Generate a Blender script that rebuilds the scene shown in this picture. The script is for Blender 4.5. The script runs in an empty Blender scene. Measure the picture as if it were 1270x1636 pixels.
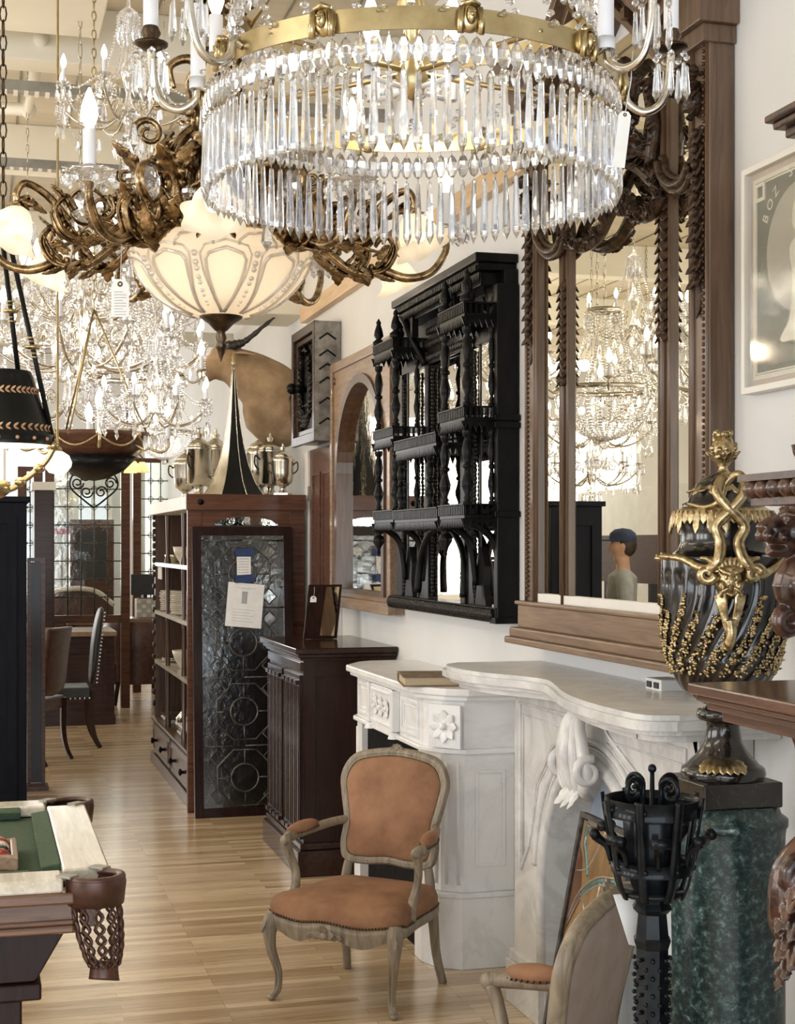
import bpy, bmesh, math, random
from mathutils import Vector, Matrix, Euler, noise
from math import sin, cos, pi, radians, atan2, sqrt, tan
random.seed(7)
SC = bpy.context.scene
COL = SC.collection
# ------------------------------------------------------------ camera
TH = math.atan(665/2400); CT, ST = cos(TH), sin(TH)
F = 2400.0; H = 1.67; CX = 635.0; HY = 870.0
cd = bpy.data.cameras.new('camera'); cam = bpy.data.objects.new('camera', cd); COL.objects.link(cam)
cam.location = (0, 0, H); cam.rotation_euler = (pi/2, 0, -TH)
cd.sensor_fit = 'VERTICAL'; cd.sensor_height = 36; cd.sensor_width = 36
cd.lens = F/1636*36; cd.shift_y = (HY-818)/1636; cd.clip_start = .05; cd.clip_end = 100
SC.camera = cam
def UT(u, t): return (u*CT + t*ST, t*CT - u*ST)
def P(px, py, t):
    x, y = UT((px-CX)/F*t, t); return Vector((x, y, H + (HY-py)*t/F))
def PZ(px, py, z): return P(px, py, F*(H-z)/(py-HY))
def PX(px, py, X):
    a = TH + math.atan((px-CX)/F); y = X/tan(a); t = X*ST + y*CT
    return Vector((X, y, H + (HY-py)*t/F))
def PYv(px, py, Y):
    a = TH + math.atan((px-CX)/F); x = Y*tan(a); t = x*ST + Y*CT
    return Vector((x, Y, H + (HY-py)*t/F))
# ------------------------------------------------------------ view + world + lights
vs = SC.view_settings
vs.view_transform = 'Standard'; vs.look = 'None'; vs.gamma = 1.0; vs.use_curve_mapping = False
vs.exposure = -0.36
w = bpy.data.worlds.new('world'); SC.world = w; w.use_nodes = True
w.node_tree.nodes['Background'].inputs[0].default_value = (.85, .93, 1, 1)
w.node_tree.nodes['Background'].inputs[1].default_value = 1.0
def area(name, loc, rot, sx, sy, power, col):
    l = bpy.data.lights.new(name, 'AREA'); l.shape = 'RECTANGLE'; l.size = sx; l.size_y = sy
    l.energy = power; l.color = col
    o = bpy.data.objects.new(name, l); COL.objects.link(o); o.location = loc; o.rotation_euler = rot
    return o
def point(name, loc, power, col=(1, .80, .55), r=.03):
    l = bpy.data.lights.new(name, 'POINT'); l.energy = power; l.color = col; l.shadow_soft_size = r
    o = bpy.data.objects.new(name, l); COL.objects.link(o); o.location = loc
    return o
# daylight through the shop front behind the camera and the far windows, plus added fill along the windowless left wall
area('shopfront_daylight', (-1.6, -3.6, 1.9), (pi/2, 0, 0), 6.5, 2.8, 360, (.86, .93, 1.0))
for y in (1.2, 3.0, 4.8): area('side_fill_light', (-6.7, y, 2.2), (0, -pi/2, 0), 2.2, 1.1, 105, (.95, .97, 1.0))
for y in (8.6, 10.6, 12.6, 14.6, 16.6): area('side_fill_light', (-6.7, y, 2.2), (0, -pi/2, 0), 2.2, 1.0, 72, (1, .98, .94))
area('far_window_daylight', (-1.5, 19.7, 2.2), (-pi/2, 0, 0), 7.0, 2.4, 250, (1, .98, .95))
# added overhead fill lights, out of view
for i, y in enumerate((1.5, 6.5, 11.5, 16.5)):
    area('overhead_fill_light', (-2.6, y, 3.75), (0, 0, 0), .5, 3.0, 70, (1, .95, .86))
for i, y in enumerate((4.6, 8.2, 13.5)):
    area('upward_fill_light', (-.9, y, 3.35), (pi, 0, 0), .4, 2.2, 20, (1, .92, .76))  # added fill thrown up at the ceiling, no lamp stands there
# ------------------------------------------------------------ materials
M = {}
def nodes(name):
    m = bpy.data.materials.new(name); m.use_nodes = True
    nt = m.node_tree; b = nt.nodes['Principled BSDF']; M[name] = m
    return m, nt, b
def ramp(nt, fac, stops):
    r = nt.nodes.new('ShaderNodeValToRGB'); e = r.color_ramp.elements
    while len(e) < len(stops): e.new(.5)
    for k, (p, c) in zip(e, stops): k.position = p; k.color = (*c, 1)
    nt.links.new(fac, r.inputs[0]); return r.outputs[0]
def coords(nt, scale=(1, 1, 1), rot=(0, 0, 0), kind='Object'):
    tc = nt.nodes.new('ShaderNodeTexCoord'); mp = nt.nodes.new('ShaderNodeMapping')
    mp.inputs['Scale'].default_value = scale; mp.inputs['Rotation'].default_value = rot
    nt.links.new(tc.outputs[kind], mp.inputs[0]); return mp.outputs[0]
def ntex(nt, vec, scale, detail=4, rough=.55, dist=0):
    n = nt.nodes.new('ShaderNodeTexNoise'); n.inputs['Scale'].default_value = scale
    n.inputs['Detail'].default_value = detail; n.inputs['Roughness'].default_value = rough
    n.inputs['Distortion'].default_value = dist
    if vec: nt.links.new(vec, n.inputs['Vector'])
    return n.outputs['Fac']
def bump(nt, b, h, s=.3, d=.01):
    n = nt.nodes.new('ShaderNodeBump'); n.inputs['Strength'].default_value = s; n.inputs['Distance'].default_value = d
    nt.links.new(h, n.inputs['Height']); nt.links.new(n.outputs[0], b.inputs['Normal'])
def simple(name, c1, c2=None, rough=.5, metal=0, scale=8, stretch=(1, 1, 1), bmp=.1, bd=.004, coat=0, detail=5, lo=.35, hi=.68, dist=0, bscale=None):
    m, nt, b = nodes(name)
    b.inputs['Roughness'].default_value = rough; b.inputs['Metallic'].default_value = metal
    b.inputs['Coat Weight'].default_value = coat; b.inputs['Coat Roughness'].default_value = .12
    if name in ('ebony', 'ebony_carved', 'navy_paint', 'tole', 'iron', 'matte_black', 'mahogany', 'mahogany_y', 'desk_wood', 'carved_walnut', 'redwood'): b.inputs['Specular IOR Level'].default_value = .12
    v = coords(nt, stretch); n = ntex(nt, v, scale, detail, .6, dist)
    if c2 is None: c2 = tuple(min(1, x*1.25) for x in c1)
    nt.links.new(ramp(nt, n, [(lo, c1), (hi, c2)]), b.inputs['Base Color'])
    if bmp: bump(nt, b, ntex(nt, v, bscale, 3) if bscale else n, bmp, bd)
    return m
def wood(name, c1, c2, axis='z', rough=.32, scale=1, coat=.25):
    st = {'x': (1.2, 18, 18), 'y': (18, 1.2, 18), 'z': (18, 18, 1.2)}[axis]
    return simple(name, c1, c2, rough, 0, 2.2*scale, st, .12, .002, coat, 6, .3, .72, 1.2)
wood('walnut', (.045, .022, .013), (.12, .062, .036), 'z')
wood('walnut_y', (.055, .029, .016), (.16, .09, .05), 'y')
wood('walnut_x', (.085, .038, .020), (.22, .11, .058), 'x')
wood('pier_wood', (.065, .037, .022), (.165, .10, .062), 'z', .42)
wood('pier_wood_y', (.12, .070, .040), (.28, .18, .105), 'y', .42)
wood('mahogany', (.010, .0048, .004), (.030, .012, .009), 'z', .28, 1, .25)
wood('mahogany_y', (.013, .006, .0045), (.040, .016, .011), 'y', .2, 1, .4)
wood('redwood', (.060, .025, .015), (.15, .068, .040), 'x', .35)
wood('rosewood', (.040, .016, .010), (.13, .056, .032), 'y', .22, 1, .4)
wood('oak', (.17, .105, .062), (.33, .22, .14), 'y', .45)
wood('pine', (.50, .33, .17), (.70, .50, .30), 'y', .6)
wood('desk_wood', (.018, .008, .0065), (.055, .025, .017), 'x', .35)
wood('table_wood', (.075, .032, .017), (.21, .10, .052), 'x', .22, 1, .5)
wood('chair_paint', (.13, .098, .065), (.33, .27, .19), 'z', .5, .8, .05)
wood('pale_wood', (.55, .49, .38), (.80, .75, .64), 'y', .25, 1, .5)  # pale wood for the table rails and bookcase shelves
simple('ebony', (.0018, .0018, .0018), (.0065, .0055, .005), .42, 0, 30, (1, 1, .3), .4, .003, .1)
simple('ebony_carved', (.003, .003, .003), (.022, .017, .014), .35, 0, 60, (1, 1, 1), 1.0, .01, .3, 4)
simple('carved_mahogany', (.022, .009, .006), (.12, .047, .027), .28, 0, 16, (1, 1, 1), .45, .006, .4, 4)
simple('carved_walnut', (.014, .008, .005), (.085, .048, .028), .35, 0, 45, (1, 1, 1), .9, .008, .3, 4)
simple('navy_paint', (.0022, .0025, .0055), (.0055, .006, .012), .5, 0, 5, (6, 6, 1), .1)
simple('iron', (.0022, .0035, .005), (.009, .012, .015), .42, .3, 35, (1, 1, 1), .35, .002, .2)
simple('black_leather', (.006, .006, .006), (.014, .013, .013), .42, 0, 40, (1, 1, 1), .2, .002)
simple('brown_leather', (.045, .018, .012), (.10, .042, .027), .35, 0, 22, (1, 1, 1), .2, .002)
simple('brass', (.34, .26, .13), (.62, .51, .30), .28, 1, 7, (1, 1, 1), .05)
simple('silver_brass', (.50, .46, .38), (.76, .72, .64), .22, 1, 7, (1, 1, 1), .05)
simple('bronze', (.085, .052, .024), (.50, .36, .20), .25, 1, 40, (1, 1, 1), .6, .004, 0, 4)
simple('dark_bronze', (.03, .022, .016), (.12, .085, .055), .35, 1, 30, (1, 1, 1), .5, .004)
simple('gilt', (.26, .19, .09), (.66, .54, .33), .32, 1, 55, (1, 1, 1), .55, .003)
simple('silver', (.62, .58, .52), (.88, .85, .78), .16, 1, 6, (1, 1, 1), .03)
simple('antique_velvet', (.165, .075, .036), (.36, .185, .098), .85, 0, 5, (1, 1, 1), .1, .002, 0, 6, .3, .7)
simple('taupe_cloth', (.30, .235, .19), (.40, .325, .27), .9, 0, 9, (1, 1, 1), .1, .002)
simple('nail', (.05, .032, .018), (.13, .09, .05), .35, .9, 30)
simple('steel_nail', (.55, .53, .5), (.8, .78, .75), .25, 1, 30)
simple('felt', (.042, .072, .040), (.058, .094, .053), .95, 0, 60, (1, 1, 1), .15, .001)
simple('plaster', (.66, .66, .65), (.72, .72, .72), .7, 0, 1.3, (1, 1, 1), .12, .004, 0, 7)
simple('ceiling_paint', (.52, .47, .36), (.62, .56, .45), .8, 0, 1.1, (1, 6, 1), .15, .01)
simple('ceiling_white', (.74, .70, .59), (.80, .76, .66), .75, 0, 1.5)
simple('duct_metal', (.22, .21, .18), (.34, .32, .28), .5, .5, 6)
simple('white_trim', (.74, .72, .67), (.80, .78, .73), .5, 0, 3)
simple('paper', (.78, .78, .76), (.86, .86, .84), .8, 0, 20, (1, 1, 1), 0)
simple('paper_grey', (.34, .34, .34), (.5, .5, .5), .8, 0, 260, (1, 1, 1), 0)
simple('ink', (.02, .02, .025), (.04, .04, .05), .7, 0, 20, (1, 1, 1), 0)
simple('print_grey', (.30, .31, .33), (.42, .42, .44), .7, 0, 40, (1, 1, 1), 0)
simple('blue_tape', (.010, .028, .10), (.018, .045, .15), .6, 0, 30)
simple('candle_tube', (.74, .76, .82), (.82, .84, .9), .35, 0, 10)
simple('cream_china', (.66, .60, .50), (.78, .73, .64), .25, 0, 10)
simple('book_cover', (.13, .085, .05), (.27, .19, .12), .7, 0, 18)
simple('book_pages', (.42, .32, .20), (.60, .48, .33), .85, 0, 6, (3, 3, 300), .4, .002)
simple('hide', (.235, .155, .085), (.40, .285, .175), .9, 0, 7, (1, 1, 1), .25, .006, 0, 6, bscale=120)
simple('horn', (.012, .010, .009), (.04, .032, .027), .4, 0, 20)
simple('red_velvet', (.06, .012, .01), (.11, .03, .022), .85, 0, 10)
simple('denim', (.015, .025, .06), (.03, .045, .10), .8, 0, 30)
simple('grey_cloth', (.26, .27, .27), (.36, .37, .37), .85, 0, 15)
simple('skin', (.50, .30, .21), (.58, .36, .26), .55, 0, 10, (1, 1, 1), 0)
simple('hair', (.03, .02, .014), (.06, .04, .028), .6, 0, 40)
simple('lead', (.06, .055, .05), (.17, .16, .15), .4, .8, 30)
simple('lead_light', (.36, .33, .28), (.5, .47, .42), .35, .8, 30)
simple('scrim', (.62, .63, .62), (.72, .72, .70), .75, 0, 4)
simple('black_plastic', (.012, .012, .013), (.02, .02, .02), .4, 0, 10)
simple('matte_black', (.004, .004, .004), (.012, .012, .012), .9, 0, 20)
simple('board_blue', (.22, .28, .36), (.42, .48, .55), .4, 0, 1.4, (7, 7, .7), .1)
simple('poster_cream', (.68, .63, .54), (.76, .72, .63), .7, 0, 10, (1, 1, 1), 0)
simple('poster_rose', (.52, .42, .36), (.58, .48, .42), .7, 0, 30, (1, 1, 1), 0)
simple('poster_green', (.13, .13, .105), (.20, .20, .17), .7, 0, 2, (1, 1, 1), 0)
simple('poster_tan', (.40, .37, .31), (.50, .47, .40), .7, 0, 2, (1, 1, 1), 0)
simple('tole', (.005, .006, .006), (.010, .011, .011), .4, 0, 8, coat=.15)
simple('tole_gold', (.42, .24, .13), (.60, .38, .22), .4, .4, 30)
simple('shade_white', (.80, .78, .70), (.86, .84, .78), .6)
simple('brown_cloth', (.30, .16, .08), (.42, .25, .14), .8, 0, 20)
simple('ball_red', (.25, .02, .015), (.3, .03, .02), .12, 0, 5, coat=.5)
simple('ball_cream', (.6, .52, .4), (.66, .58, .45), .12, 0, 5, coat=.5)
simple('ball_black', (.01, .01, .012), (.02, .02, .02), .12, 0, 5, coat=.5)

def marble(name, base, vein, dark=None, scale=2.0, rough=.25, vw=.06, coat=.15, amount=1.0):
    m, nt, b = nodes(name)
    v = coords(nt)
    n1 = ntex(nt, v, scale, 8, .62, 1.6)
    mx = nt.nodes.new('ShaderNodeMath'); mx.operation = 'SUBTRACT'; mx.inputs[1].default_value = .5; nt.links.new(n1, mx.inputs[0])
    ab = nt.nodes.new('ShaderNodeMath'); ab.operation = 'ABSOLUTE'; nt.links.new(mx.outputs[0], ab.inputs[0])
    veins = ramp(nt, ab.outputs[0], [(0, vein), (vw, base)])
    n2 = ntex(nt, v, scale*3.1, 6, .6, .5)
    c2 = dark or tuple(x*.88 for x in base)
    cloud = ramp(nt, n2, [(.35, c2), (.62, base)])
    mix = nt.nodes.new('ShaderNodeMix'); mix.data_type = 'RGBA'; mix.inputs[0].default_value = .5*amount
    nt.links.new(cloud, mix.inputs[6]); nt.links.new(veins, mix.inputs[7]); nt.links.new(mix.outputs[2], b.inputs['Base Color'])
    b.inputs['Roughness'].default_value = rough; b.inputs['Coat Weight'].default_value = coat
    return m
marble('marble_white', (.78, .775, .765), (.63, .62, .61), (.74, .735, .725), 1.6, .32)
marble('marble_grey', (.69, .68, .66), (.44, .43, .42), (.60, .59, .575), 2.6, .3, .10)
marble('marble_black', (.008, .0075, .0075), (.05, .034, .022), (.014, .011, .010), 9, .2, .008, .3, .8)
marble('marble_chocolate', (.010, .008, .007), (.08, .055, .038), (.006, .005, .005), 11, .16, .012, .3, .9)
def verde():
    m, nt, b = nodes('marble_green'); v = coords(nt)
    n = ntex(nt, v, 48, 9, .78, .2); big = ntex(nt, v, 3.6, 4, .6, 1.2)
    c1 = ramp(nt, n, [(.36, (.004, .010, .011)), (.50, (.016, .036, .036)), (.585, (.07, .12, .115)), (.70, (.34, .42, .39))])
    c2 = ramp(nt, big, [(.63, (0, 0, 0)), (.70, (1, 1, 1))])
    mx = nt.nodes.new('ShaderNodeMix'); mx.data_type = 'RGBA'; nt.links.new(c2, mx.inputs[0])
    nt.links.new(c1, mx.inputs[6])
    c3 = ramp(nt, n, [(.38, (.05, .09, .085)), (.6, (.62, .66, .62))])
    nt.links.new(c3, mx.inputs[7]); nt.links.new(mx.outputs[2], b.inputs['Base Color'])
    b.inputs['Roughness'].default_value = .30; b.inputs['Coat Weight'].default_value = .12
verde()
def floor_mat():
    m, nt, b = nodes('floor_oak'); v = coords(nt, (1, 1, 1))
    br = nt.nodes.new('ShaderNodeTexBrick'); nt.links.new(v, br.inputs['Vector'])
    br.offset = .43; br.offset_frequency = 3; br.inputs['Scale'].default_value = 1; br.inputs['Brick Width'].default_value = .85
    br.inputs['Row Height'].default_value = .048; br.inputs['Mortar Size'].default_value = .0006
    br.inputs['Color1'].default_value = (.47, .33, .19, 1); br.inputs['Color2'].default_value = (.80, .64, .44, 1)
    br.inputs['Mortar'].default_value = (.16, .09, .045, 1)
    v2 = coords(nt, (1.5, 26, 1)); n = ntex(nt, v2, 2.3, 7, .65, 1.0)
    g = ramp(nt, n, [(.30, (.42, .32, .24)), (.44, (.86, .82, .76)), (.60, (1, 1, 1))])
    mx = nt.nodes.new('ShaderNodeMix'); mx.data_type = 'RGBA'; mx.blend_type = 'MULTIPLY'; mx.inputs[0].default_value = .9
    nt.links.new(br.outputs['Color'], mx.inputs[6]); nt.links.new(g, mx.inputs[7])
    nt.links.new(mx.outputs[2], b.inputs['Base Color'])
    rn = ntex(nt, v, 1.3, 3)
    rr = nt.nodes.new('ShaderNodeMapRange'); rr.inputs[3].default_value = .16; rr.inputs[4].default_value = .30
    nt.links.new(rn, rr.inputs[0]); nt.links.new(rr.outputs[0], b.inputs['Roughness'])
    b.inputs['Coat Weight'].default_value = .35; b.inputs['Coat Roughness'].default_value = .18
    bump(nt, b, n, .06, .002)
floor_mat()
def glassy(name, col, rough, tr, ior=1.5, mixt=0.0, gloss=0.0):
    """cut glass: refraction, some straight-through transparency and some facet gloss"""
    m = bpy.data.materials.new(name); m.use_nodes = True; nt = m.node_tree; nt.nodes.clear(); M[name] = m
    out = nt.nodes.new('ShaderNodeOutputMaterial')
    g = nt.nodes.new('ShaderNodeBsdfGlass'); g.inputs['Color'].default_value = (*col, 1)
    g.inputs['Roughness'].default_value = rough; g.inputs['IOR'].default_value = ior
    t = nt.nodes.new('ShaderNodeBsdfTransparent'); t.inputs[0].default_value = (*col, 1)
    a = nt.nodes.new('ShaderNodeMixShader'); a.inputs[0].default_value = mixt
    nt.links.new(g.outputs[0], a.inputs[1]); nt.links.new(t.outputs[0], a.inputs[2])
    s = nt.nodes.new('ShaderNodeBsdfGlossy'); s.inputs['Color'].default_value = (1, 1, 1, 1); s.inputs['Roughness'].default_value = .08
    c = nt.nodes.new('ShaderNodeMixShader'); c.inputs[0].default_value = gloss
    nt.links.new(a.outputs[0], c.inputs[1]); nt.links.new(s.outputs[0], c.inputs[2]); nt.links.new(c.outputs[0], out.inputs[0])
    return m
glassy('crystal', (.97, .98, 1), 0, 1, 1.52, .18, .10)
glassy('crystal_far', (.95, .95, .96), .05, 1, 1.3, .35, .22)
glassy('clear_glass', (.96, .97, .97), 0, 1, 1.02, .85, .06)
def flat_glass(name, col, tr=.7, rough=.08, bs=30, bd=.003):
    m = bpy.data.materials.new(name); m.use_nodes = True; nt = m.node_tree; nt.nodes.clear(); M[name] = m
    out = nt.nodes.new('ShaderNodeOutputMaterial'); v = coords(nt)
    n = ntex(nt, v, bs, 3)
    bp = nt.nodes.new('ShaderNodeBump'); bp.inputs['Strength'].default_value = .5; bp.inputs['Distance'].default_value = bd; nt.links.new(n, bp.inputs['Height'])
    t = nt.nodes.new('ShaderNodeBsdfTransparent'); t.inputs[0].default_value = (*col, 1)
    s = nt.nodes.new('ShaderNodeBsdfGlossy'); s.inputs['Roughness'].default_value = rough; nt.links.new(bp.outputs[0], s.inputs['Normal'])
    c = nt.nodes.new('ShaderNodeMixShader'); c.inputs[0].default_value = 1-tr
    nt.links.new(t.outputs[0], c.inputs[1]); nt.links.new(s.outputs[0], c.inputs[2]); nt.links.new(c.outputs[0], out.inputs[0])
flat_glass('textured_glass', (.62, .66, .66), .80, .16, 22, .006)
flat_glass('bevel_glass', (.80, .82, .78), .62, .08, 6)
flat_glass('pane_glass', (.90, .93, .90), .9, .05, 6)
def mirror(name, col, rough=.0, spots=True, wob=0.0):
    m, nt, b = nodes(name); b.inputs['Metallic'].default_value = 1; b.inputs['Roughness'].default_value = rough
    b.inputs['Base Color'].default_value = (*col, 1)
    if wob: bump(nt, b, ntex(nt, coords(nt), 14, 3), wob, .004)
mirror('mirror', (.90, .87, .76)); mirror('old_mirror', (.86, .83, .74), .03, True, .12)
def translucent(name, col, tcol, mixf=.55, rough=.3, emit=0.0):
    m = bpy.data.materials.new(name); m.use_nodes = True; nt = m.node_tree; nt.nodes.clear(); M[name] = m
    out = nt.nodes.new('ShaderNodeOutputMaterial')
    d = nt.nodes.new('ShaderNodeBsdfPrincipled'); d.inputs['Base Color'].default_value = (*col, 1); d.inputs['Roughness'].default_value = rough
    t = nt.nodes.new('ShaderNodeBsdfTranslucent'); t.inputs[0].default_value = (*tcol, 1)
    a = nt.nodes.new('ShaderNodeMixShader'); a.inputs[0].default_value = mixf
    nt.links.new(d.outputs[0], a.inputs[1]); nt.links.new(t.outputs[0], a.inputs[2])
    nt.links.new(a.outputs[0], out.inputs[0])
translucent('frosted_bowl', (.84, .79, .70), (.96, .88, .76), .5)
translucent('frosted_shade', (.93, .88, .78), (1, .93, .80), .6)
translucent('yellow_shade', (.85, .74, .35), (1, .86, .42), .6)
translucent('white_globe', (.88, .88, .86), (1, .98, .92), .5)
def emit(name, col, s):
    m = bpy.data.materials.new(name); m.use_nodes = True; nt = m.node_tree; nt.nodes.clear(); M[name] = m
    out = nt.nodes.new('ShaderNodeOutputMaterial'); e = nt.nodes.new('ShaderNodeEmission')
    e.inputs[0].default_value = (*col, 1); e.inputs[1].default_value = s; nt.links.new(e.outputs[0], out.inputs[0])
emit('bulb', (1, .88, .68), 14); emit('bulb_soft', (1, .88, .70), 4); emit('window_light', (.93, .96, 1), 1.6)
def pane(name, col): 
    flat_glass(name, col, .8, .15, 14)
pane('glass_amber', (.62, .34, .10)); pane('glass_green', (.16, .36, .30)); pane('glass_rust', (.38, .14, .06)); pane('glass_gold', (.66, .50, .20))
# opalescent stained glass reads by reflected light too
for nm, c1, c2 in (('opal_amber', (.17, .095, .04), (.30, .19, .085)), ('opal_green', (.04, .10, .09), (.08, .17, .16)), ('opal_rust', (.07, .028, .016), (.15, .065, .035))):
    simple(nm, c1, c2, .2, 0, 12, (1, 1, .4), .2, .003, .4)
# ------------------------------------------------------------ geometry helpers
V = Vector
def cr(pts, n=6, closed=False):
    """Catmull-Rom curve through points (any dimension)"""
    p = [tuple(q) for q in pts]; N = len(p); out = []
    rng = range(N if closed else N-1)
    for i in rng:
        if closed: a, b, c, d = p[(i-1) % N], p[i], p[(i+1) % N], p[(i+2) % N]
        else: a, b, c, d = p[max(i-1, 0)], p[i], p[i+1], p[min(i+2, N-1)]
        for k in range(n):
            t = k/n
            out.append(tuple(.5*((2*b[j])+(c[j]-a[j])*t+(2*a[j]-5*b[j]+4*c[j]-d[j])*t*t+(3*b[j]-a[j]-3*c[j]+d[j])*t**3) for j in range(len(b))))
    if not closed: out.append(p[-1])
    return out
class MB:
    def __init__(s): s.v = []; s.f = []; s.s = []
    def add(s, vs_, fs, smooth=False):
        o = len(s.v); s.v += [tuple(q) for q in vs_]; s.f += [tuple(i+o for i in f) for f in fs]; s.s += [smooth]*len(fs); return s
    def merge(s, m, mat=None):
        vs_ = [mat @ V(q) for q in m.v] if mat is not None else m.v
        o = len(s.v); s.v += [tuple(q) for q in vs_]; s.f += [tuple(i+o for i in f) for f in m.f]; s.s += m.s; return s
    def box(s, c, d, rot=None):
        x, y, z = d[0]/2, d[1]/2, d[2]/2
        vs_ = [V((a*x, b*y, c_*z)) for c_ in (-1, 1) for b in (-1, 1) for a in (-1, 1)]
        if rot is not None: vs_ = [rot @ q for q in vs_]
        vs_ = [q+V(c) for q in vs_]
        return s.add(vs_, [(0, 2, 3, 1), (4, 5, 7, 6), (0, 1, 5, 4), (2, 6, 7, 3), (0, 4, 6, 2), (1, 3, 7, 5)])
    def bb(s, x0, x1, y0, y1, z0, z1): return s.box(((x0+x1)/2, (y0+y1)/2, (z0+z1)/2), (abs(x1-x0), abs(y1-y0), abs(z1-z0)))
    def lathe(s, prof, c=(0, 0, 0), n=24, smooth=True, mod=None, ax='z', a0=0, a1=2*pi, cap=False):
        full = abs(a1-a0-2*pi) < 1e-6; k = n if full else n+1; vs_ = []
        for (r, z) in prof:
            for i in range(k):
                a = a0+(a1-a0)*i/n; rr = mod(r, z, a) if mod else r
                q = (rr*cos(a), rr*sin(a), z)
                if ax == 'x': q = (z, rr*cos(a), rr*sin(a))
                if ax == 'y': q = (rr*cos(a), z, rr*sin(a))
                vs_.append((q[0]+c[0], q[1]+c[1], q[2]+c[2]))
        fs = []
        for j in range(len(prof)-1):
            for i in range(n):
                b = (i+1) % k if full else i+1
                fs.append((j*k+i, j*k+b, (j+1)*k+b, (j+1)*k+i))
        if cap:
            if prof[0][0] > 1e-4: fs.append(tuple(range(k))[::-1])
            if prof[-1][0] > 1e-4: fs.append(tuple((len(prof)-1)*k+i for i in range(k)))
        return s.add(vs_, fs, smooth)
    def tube(s, path, r, n=8, closed=False, flat=1.0, up=None, smooth=True):
        p = [V(q) for q in path]; N = len(p); R = r if isinstance(r, (list, tuple)) else [r]*N
        if len(R) != N: R = [R[min(len(R)-1, int(i/(N-1)*(len(R)-1)))]*(1-(i/(N-1)*(len(R)-1)) % 1)+R[min(len(R)-1, int(i/(N-1)*(len(R)-1))+1)]*((i/(N-1)*(len(R)-1)) % 1) for i in range(N)]
        T = []
        for i in range(N):
            a = p[(i-1) % N] if closed else p[max(i-1, 0)]; b = p[(i+1) % N] if closed else p[min(i+1, N-1)]
            d = b-a; T.append(d.normalized() if d.length > 1e-9 else V((0, 0, 1)))
        u = V(up) if up else (V((0, 0, 1)) if abs(T[0].z) < .9 else V((1, 0, 0)))
        u = (u-T[0]*u.dot(T[0])).normalized(); vs_ = []
        for i in range(N):
            if up: 
                q = V(up)-T[i]*V(up).dot(T[i]); u = q.normalized() if q.length > 1e-3 else u
            else:
                q = u-T[i]*u.dot(T[i]); u = q.normalized() if q.length > 1e-6 else u
            w_ = T[i].cross(u)
            for k in range(n):
                a = 2*pi*k/n; vs_.append(p[i]+u*(cos(a)*R[i]*flat)+w_*(sin(a)*R[i]))
        fs = []
        for i in range(N if closed else N-1):
            j = (i+1) % N
            for k in range(n): fs.append((i*n+k, i*n+(k+1) % n, j*n+(k+1) % n, j*n+k))
        if not closed: fs.append(tuple(range(n))[::-1]); fs.append(tuple((N-1)*n+k for k in range(n)))
        return s.add(vs_, fs, smooth)
    def ball(s, c, r, n=10, m=6, sc=(1, 1, 1), smooth=True, rot=None):
        pr = [(max(1e-5, r*sin(pi*i/m)), -r*cos(pi*i/m)) for i in range(m+1)]
        t = MB().lathe(pr, n=n, smooth=smooth)
        mt = Matrix.Translation(V(c)) @ (rot.to_4x4() if rot is not None else Matrix.Identity(4)) @ Matrix.Diagonal((*sc, 1))
        return s.merge(t, mt)
    def gem(s, c, r, h, n=6, top=.35):
        """faceted drop / bead, flat shaded; c is its centre"""
        return s.lathe([(1e-4, -h/2), (r, -h/2+h*top), (r*.95, h/2-h*.35), (1e-4, h/2)], c, n, False)
    def prism(s, pts, d0, d1, ax='z'):
        """extrude a 2D outline between d0 and d1 along an axis; pts are the two other coordinates"""
        n = len(pts)
        def q(a, b, d): return {'z': (a, b, d), 'y': (a, d, b), 'x': (d, a, b)}[ax]
        vs_ = [q(a, b, d0) for a, b in pts]+[q(a, b, d1) for a, b in pts]
        fs = [tuple(range(n)), tuple(range(2*n-1, n-1, -1))]+[(i, i+n, (i+1) % n+n, (i+1) % n) for i in range(n)]
        return s.add(vs_, fs)
    def ringplate(s, outer, inner, d0, d1, ax='y'):
        """flat plate with an opening: outer and inner outlines of equal count"""
        n = len(outer)
        def q(a, b, d): return {'z': (a, b, d), 'y': (a, d, b), 'x': (d, a, b)}[ax]
        vs_ = [q(*p_, d0) for p_ in outer]+[q(*p_, d0) for p_ in inner]+[q(*p_, d1) for p_ in outer]+[q(*p_, d1) for p_ in inner]
        fs = []
        for i in range(n):
            j = (i+1) % n
            fs += [(i, j, n+j, n+i), (2*n+i, 3*n+i, 3*n+j, 2*n+j), (i, 2*n+i, 2*n+j, j), (n+i, n+j, 3*n+j, 3*n+i)]
        return s.add(vs_, fs)
    def rectframe(s, a0, a1, b0, b1, w_, d0, d1, ax='x'):
        return s.ringplate([(a0, b0), (a1, b0), (a1, b1), (a0, b1)], [(a0+w_, b0+w_), (a1-w_, b0+w_), (a1-w_, b1-w_), (a0+w_, b1-w_)], d0, d1, ax)
    def leaf(s, base, d, up, L, W, curl=.5, lobes=5, th=.004):
        """acanthus leaf: lobed outline, arched along its length"""
        base = V(base); d = V(d).normalized(); up = V(up); up = (up-d*up.dot(d)).normalized(); side = d.cross(up)
        n = lobes*4; rows = []; 
        for i in range(n+1):
            t = i/n; wv = W*(sin(pi*min(1, t*.9+.12))**.7)*(.68+.32*abs(sin(pi*lobes*t)))*(1 if i < n else 0)
            a = curl*t*2.2
            c = base+d*(L*t*(1-.25*abs(curl)*t))+up*(L*(sin(a)*.35*t))
            rows.append([c-side*wv+up*(-.10*wv), c-side*wv*.45+up*(.12*wv), c+up*(-.02*wv), c+side*wv*.45+up*(.12*wv), c+side*wv+up*(-.10*wv)])
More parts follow.
